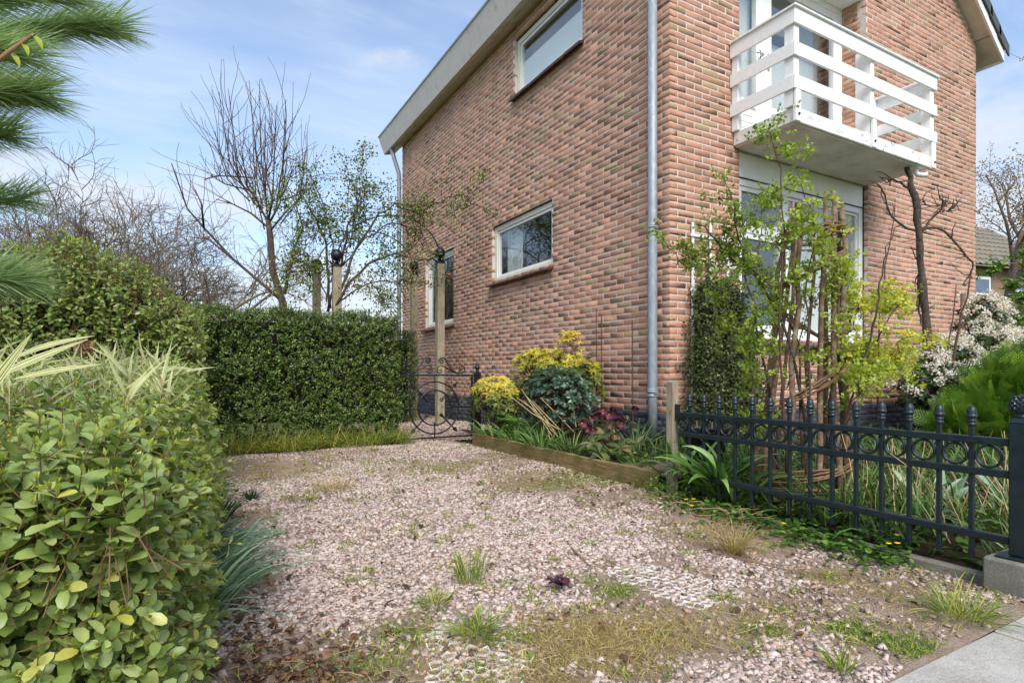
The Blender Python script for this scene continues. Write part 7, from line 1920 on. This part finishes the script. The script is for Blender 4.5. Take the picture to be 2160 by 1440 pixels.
o = link('dead_leaves', mesh_np('dead_leaves', V, F, tt), None, (0, 0, 0), MATS['dead_leaf']); tag(o, 'brown dead leaves and bark bits on the gravel', 'leaves', kind='stuff')
for (p, lab) in (([(1508, 1165), (1560, 1190), (1660, 1212), (1785, 1226)], 'long dry stalk lying on the gravel in front of the fence'), ([(1205, 1165), (1230, 1190), (1250, 1210)], 'short brown twig on the gravel in the middle'), ([(1475, 1095), (1520, 1095), (1570, 1090)], 'brown twig lying below the fence')):
    pts = [G(*q) + np.array((0, 0, 0.022)) for q in p]
    tag(part('fallen_stalk', MB().tube(pts, np.linspace(0.004, 0.002, len(pts)), 5), MATS['twig_tan'], None), lab, 'stalk')
# dead trailing stems under the agapanthus
pl_ = [wander((2.5 + rng.random() * 0.12, 2.0 + rng.random() * 0.7, 0.03), (rng.normal(), rng.normal(), 0.15), rng.uniform(0.1, 0.3), 4, 0.3) for _ in range(50)]
for p in pl_: p[:, 2] = np.clip(p[:, 2], 0.012, 0.06)
V, F, tt = tubes_np(pl_, [np.linspace(0.002, 0.001, 5)] * 50, 3)
o = link('trailing_stems', mesh_np('trailing_stems', V, F, tt), None, (0, 0, 0), MATS['straw']); tag(o, 'dry tangled stems lying below the strap leaves', 'litter', kind='stuff')

# white honeycomb grid showing through the gravel
plain_mat('grid_plastic', srgb(226, 222, 216), 0.6, var=0.06, dirt=srgb(160, 148, 130), dscale=20, dlo=0.5, dhi=0.8)
def honeycomb(label, polys_px, seed, sink=0.0):
    r = np.random.default_rng(seed); s_ = 0.0205; mb = MB()
    poly = np.array([G(*q)[:2] for q in polys_px]); c = poly.mean(0); lo, hi = poly.min(0), poly.max(0)
    def inside(p):
        k = False; j = len(poly) - 1
        for i in range(len(poly)):
            if (poly[i, 1] > p[1]) != (poly[j, 1] > p[1]) and p[0] < (poly[j, 0] - poly[i, 0]) * (p[1] - poly[i, 1]) / (poly[j, 1] - poly[i, 1]) + poly[i, 0]: k = not k
            j = i
        return k
    edges = set(); key = lambda p: (round(p[0] * 2000), round(p[1] * 2000))
    pts = {}
    W = s_ * math.sqrt(3)
    for i in range(int((hi[0] - lo[0]) / W) + 2):
        for j in range(int((hi[1] - lo[1]) / (1.5 * s_)) + 2):
            cc = (lo[0] + i * W + (W / 2 if j % 2 else 0), lo[1] + j * 1.5 * s_)
            if not inside(cc): continue
            hv = [(cc[0] + s_ * math.cos(PI / 6 + k * PI / 3), cc[1] + s_ * math.sin(PI / 6 + k * PI / 3)) for k in range(6)]
            for k in range(6):
                a, b = key(hv[k]), key(hv[(k + 1) % 6]); pts[a] = hv[k]; pts[b] = hv[(k + 1) % 6]; edges.add((min(a, b), max(a, b)))
    vz = {k: drive_z(np.array(p[0]), np.array(p[1])) + 0.0080 - sink + r.normal() * 0.0024 - 0.005 * (r.random() < 0.3) for k, p in pts.items()}
    for (a, b) in edges:
        p, q = np.array(pts[a]), np.array(pts[b]); d = (q - p) / np.linalg.norm(q - p); nrm_ = np.array((-d[1], d[0])) * 0.0012
        vs = [(*(p - nrm_), vz[a] - 0.02), (*(p + nrm_), vz[a] - 0.02), (*(q + nrm_), vz[b] - 0.02), (*(q - nrm_), vz[b] - 0.02), (*(p - nrm_), vz[a]), (*(p + nrm_), vz[a]), (*(q + nrm_), vz[b]), (*(q - nrm_), vz[b])]
        mb.add(vs, [(4, 5, 6, 7), (0, 4, 7, 3), (1, 2, 6, 5)])
    tag(part('gravel_grid', mb, MATS['grid_plastic'], None), label, 'gravel grid', 'exposed pieces of the gravel grid')
honeycomb('white plastic honeycomb grid showing through at the bottom of the picture', [(880, 1455), (900, 1400), (960, 1370), (1050, 1350), (1110, 1372), (1130, 1400), (1090, 1455)], 1, 0.0)
honeycomb('white plastic honeycomb grid breaking up beside the yellow green tuft', [(890, 1345), (930, 1310), (970, 1325), (960, 1360), (905, 1368)], 2)
honeycomb('white plastic honeycomb grid showing in the gravel in front of the straw tuft', [(1270, 1205), (1360, 1195), (1420, 1215), (1540, 1230), (1560, 1260), (1480, 1290), (1400, 1260), (1330, 1240)], 3, 0.0015)
honeycomb('white plastic honeycomb grid faintly showing on the left of the gravel', [(600, 1160), (700, 1140), (750, 1150), (700, 1175), (630, 1180)], 4, 0.0015)

# dark bark mulch at the foot of the low hedge
n = 900
x = rng.normal(0.22, 0.11, n); y = np.concatenate([rng.normal(1.5, 0.18, 500), rng.uniform(1.6, 3.9, 400)]); x[500:] = rng.normal(0.14, 0.05, 400)
sc3 = np.stack([rng.uniform(0.006, 0.022, n), rng.uniform(0.004, 0.012, n), rng.uniform(0.002, 0.005, n)], -1)
d = rand_dirs(n) * (1, 1, 0.2)
V, F, tt = scatter(OCT, np.stack([x, y, drive_z(x, y) + 0.008 + 0.008 * rng.random(n)], -1), frames(d, rand_dirs(n) * 0.4 + np.array((0, 0, 1.0))), sc3, rng.random(n))
o = link('bark_mulch', mesh_np('bark_mulch', V, F, tt), None, (0, 0, 0), MATS['dead_leaf']); tag(o, 'dark bark chips along the foot of the low hedge', 'mulch', kind='stuff')
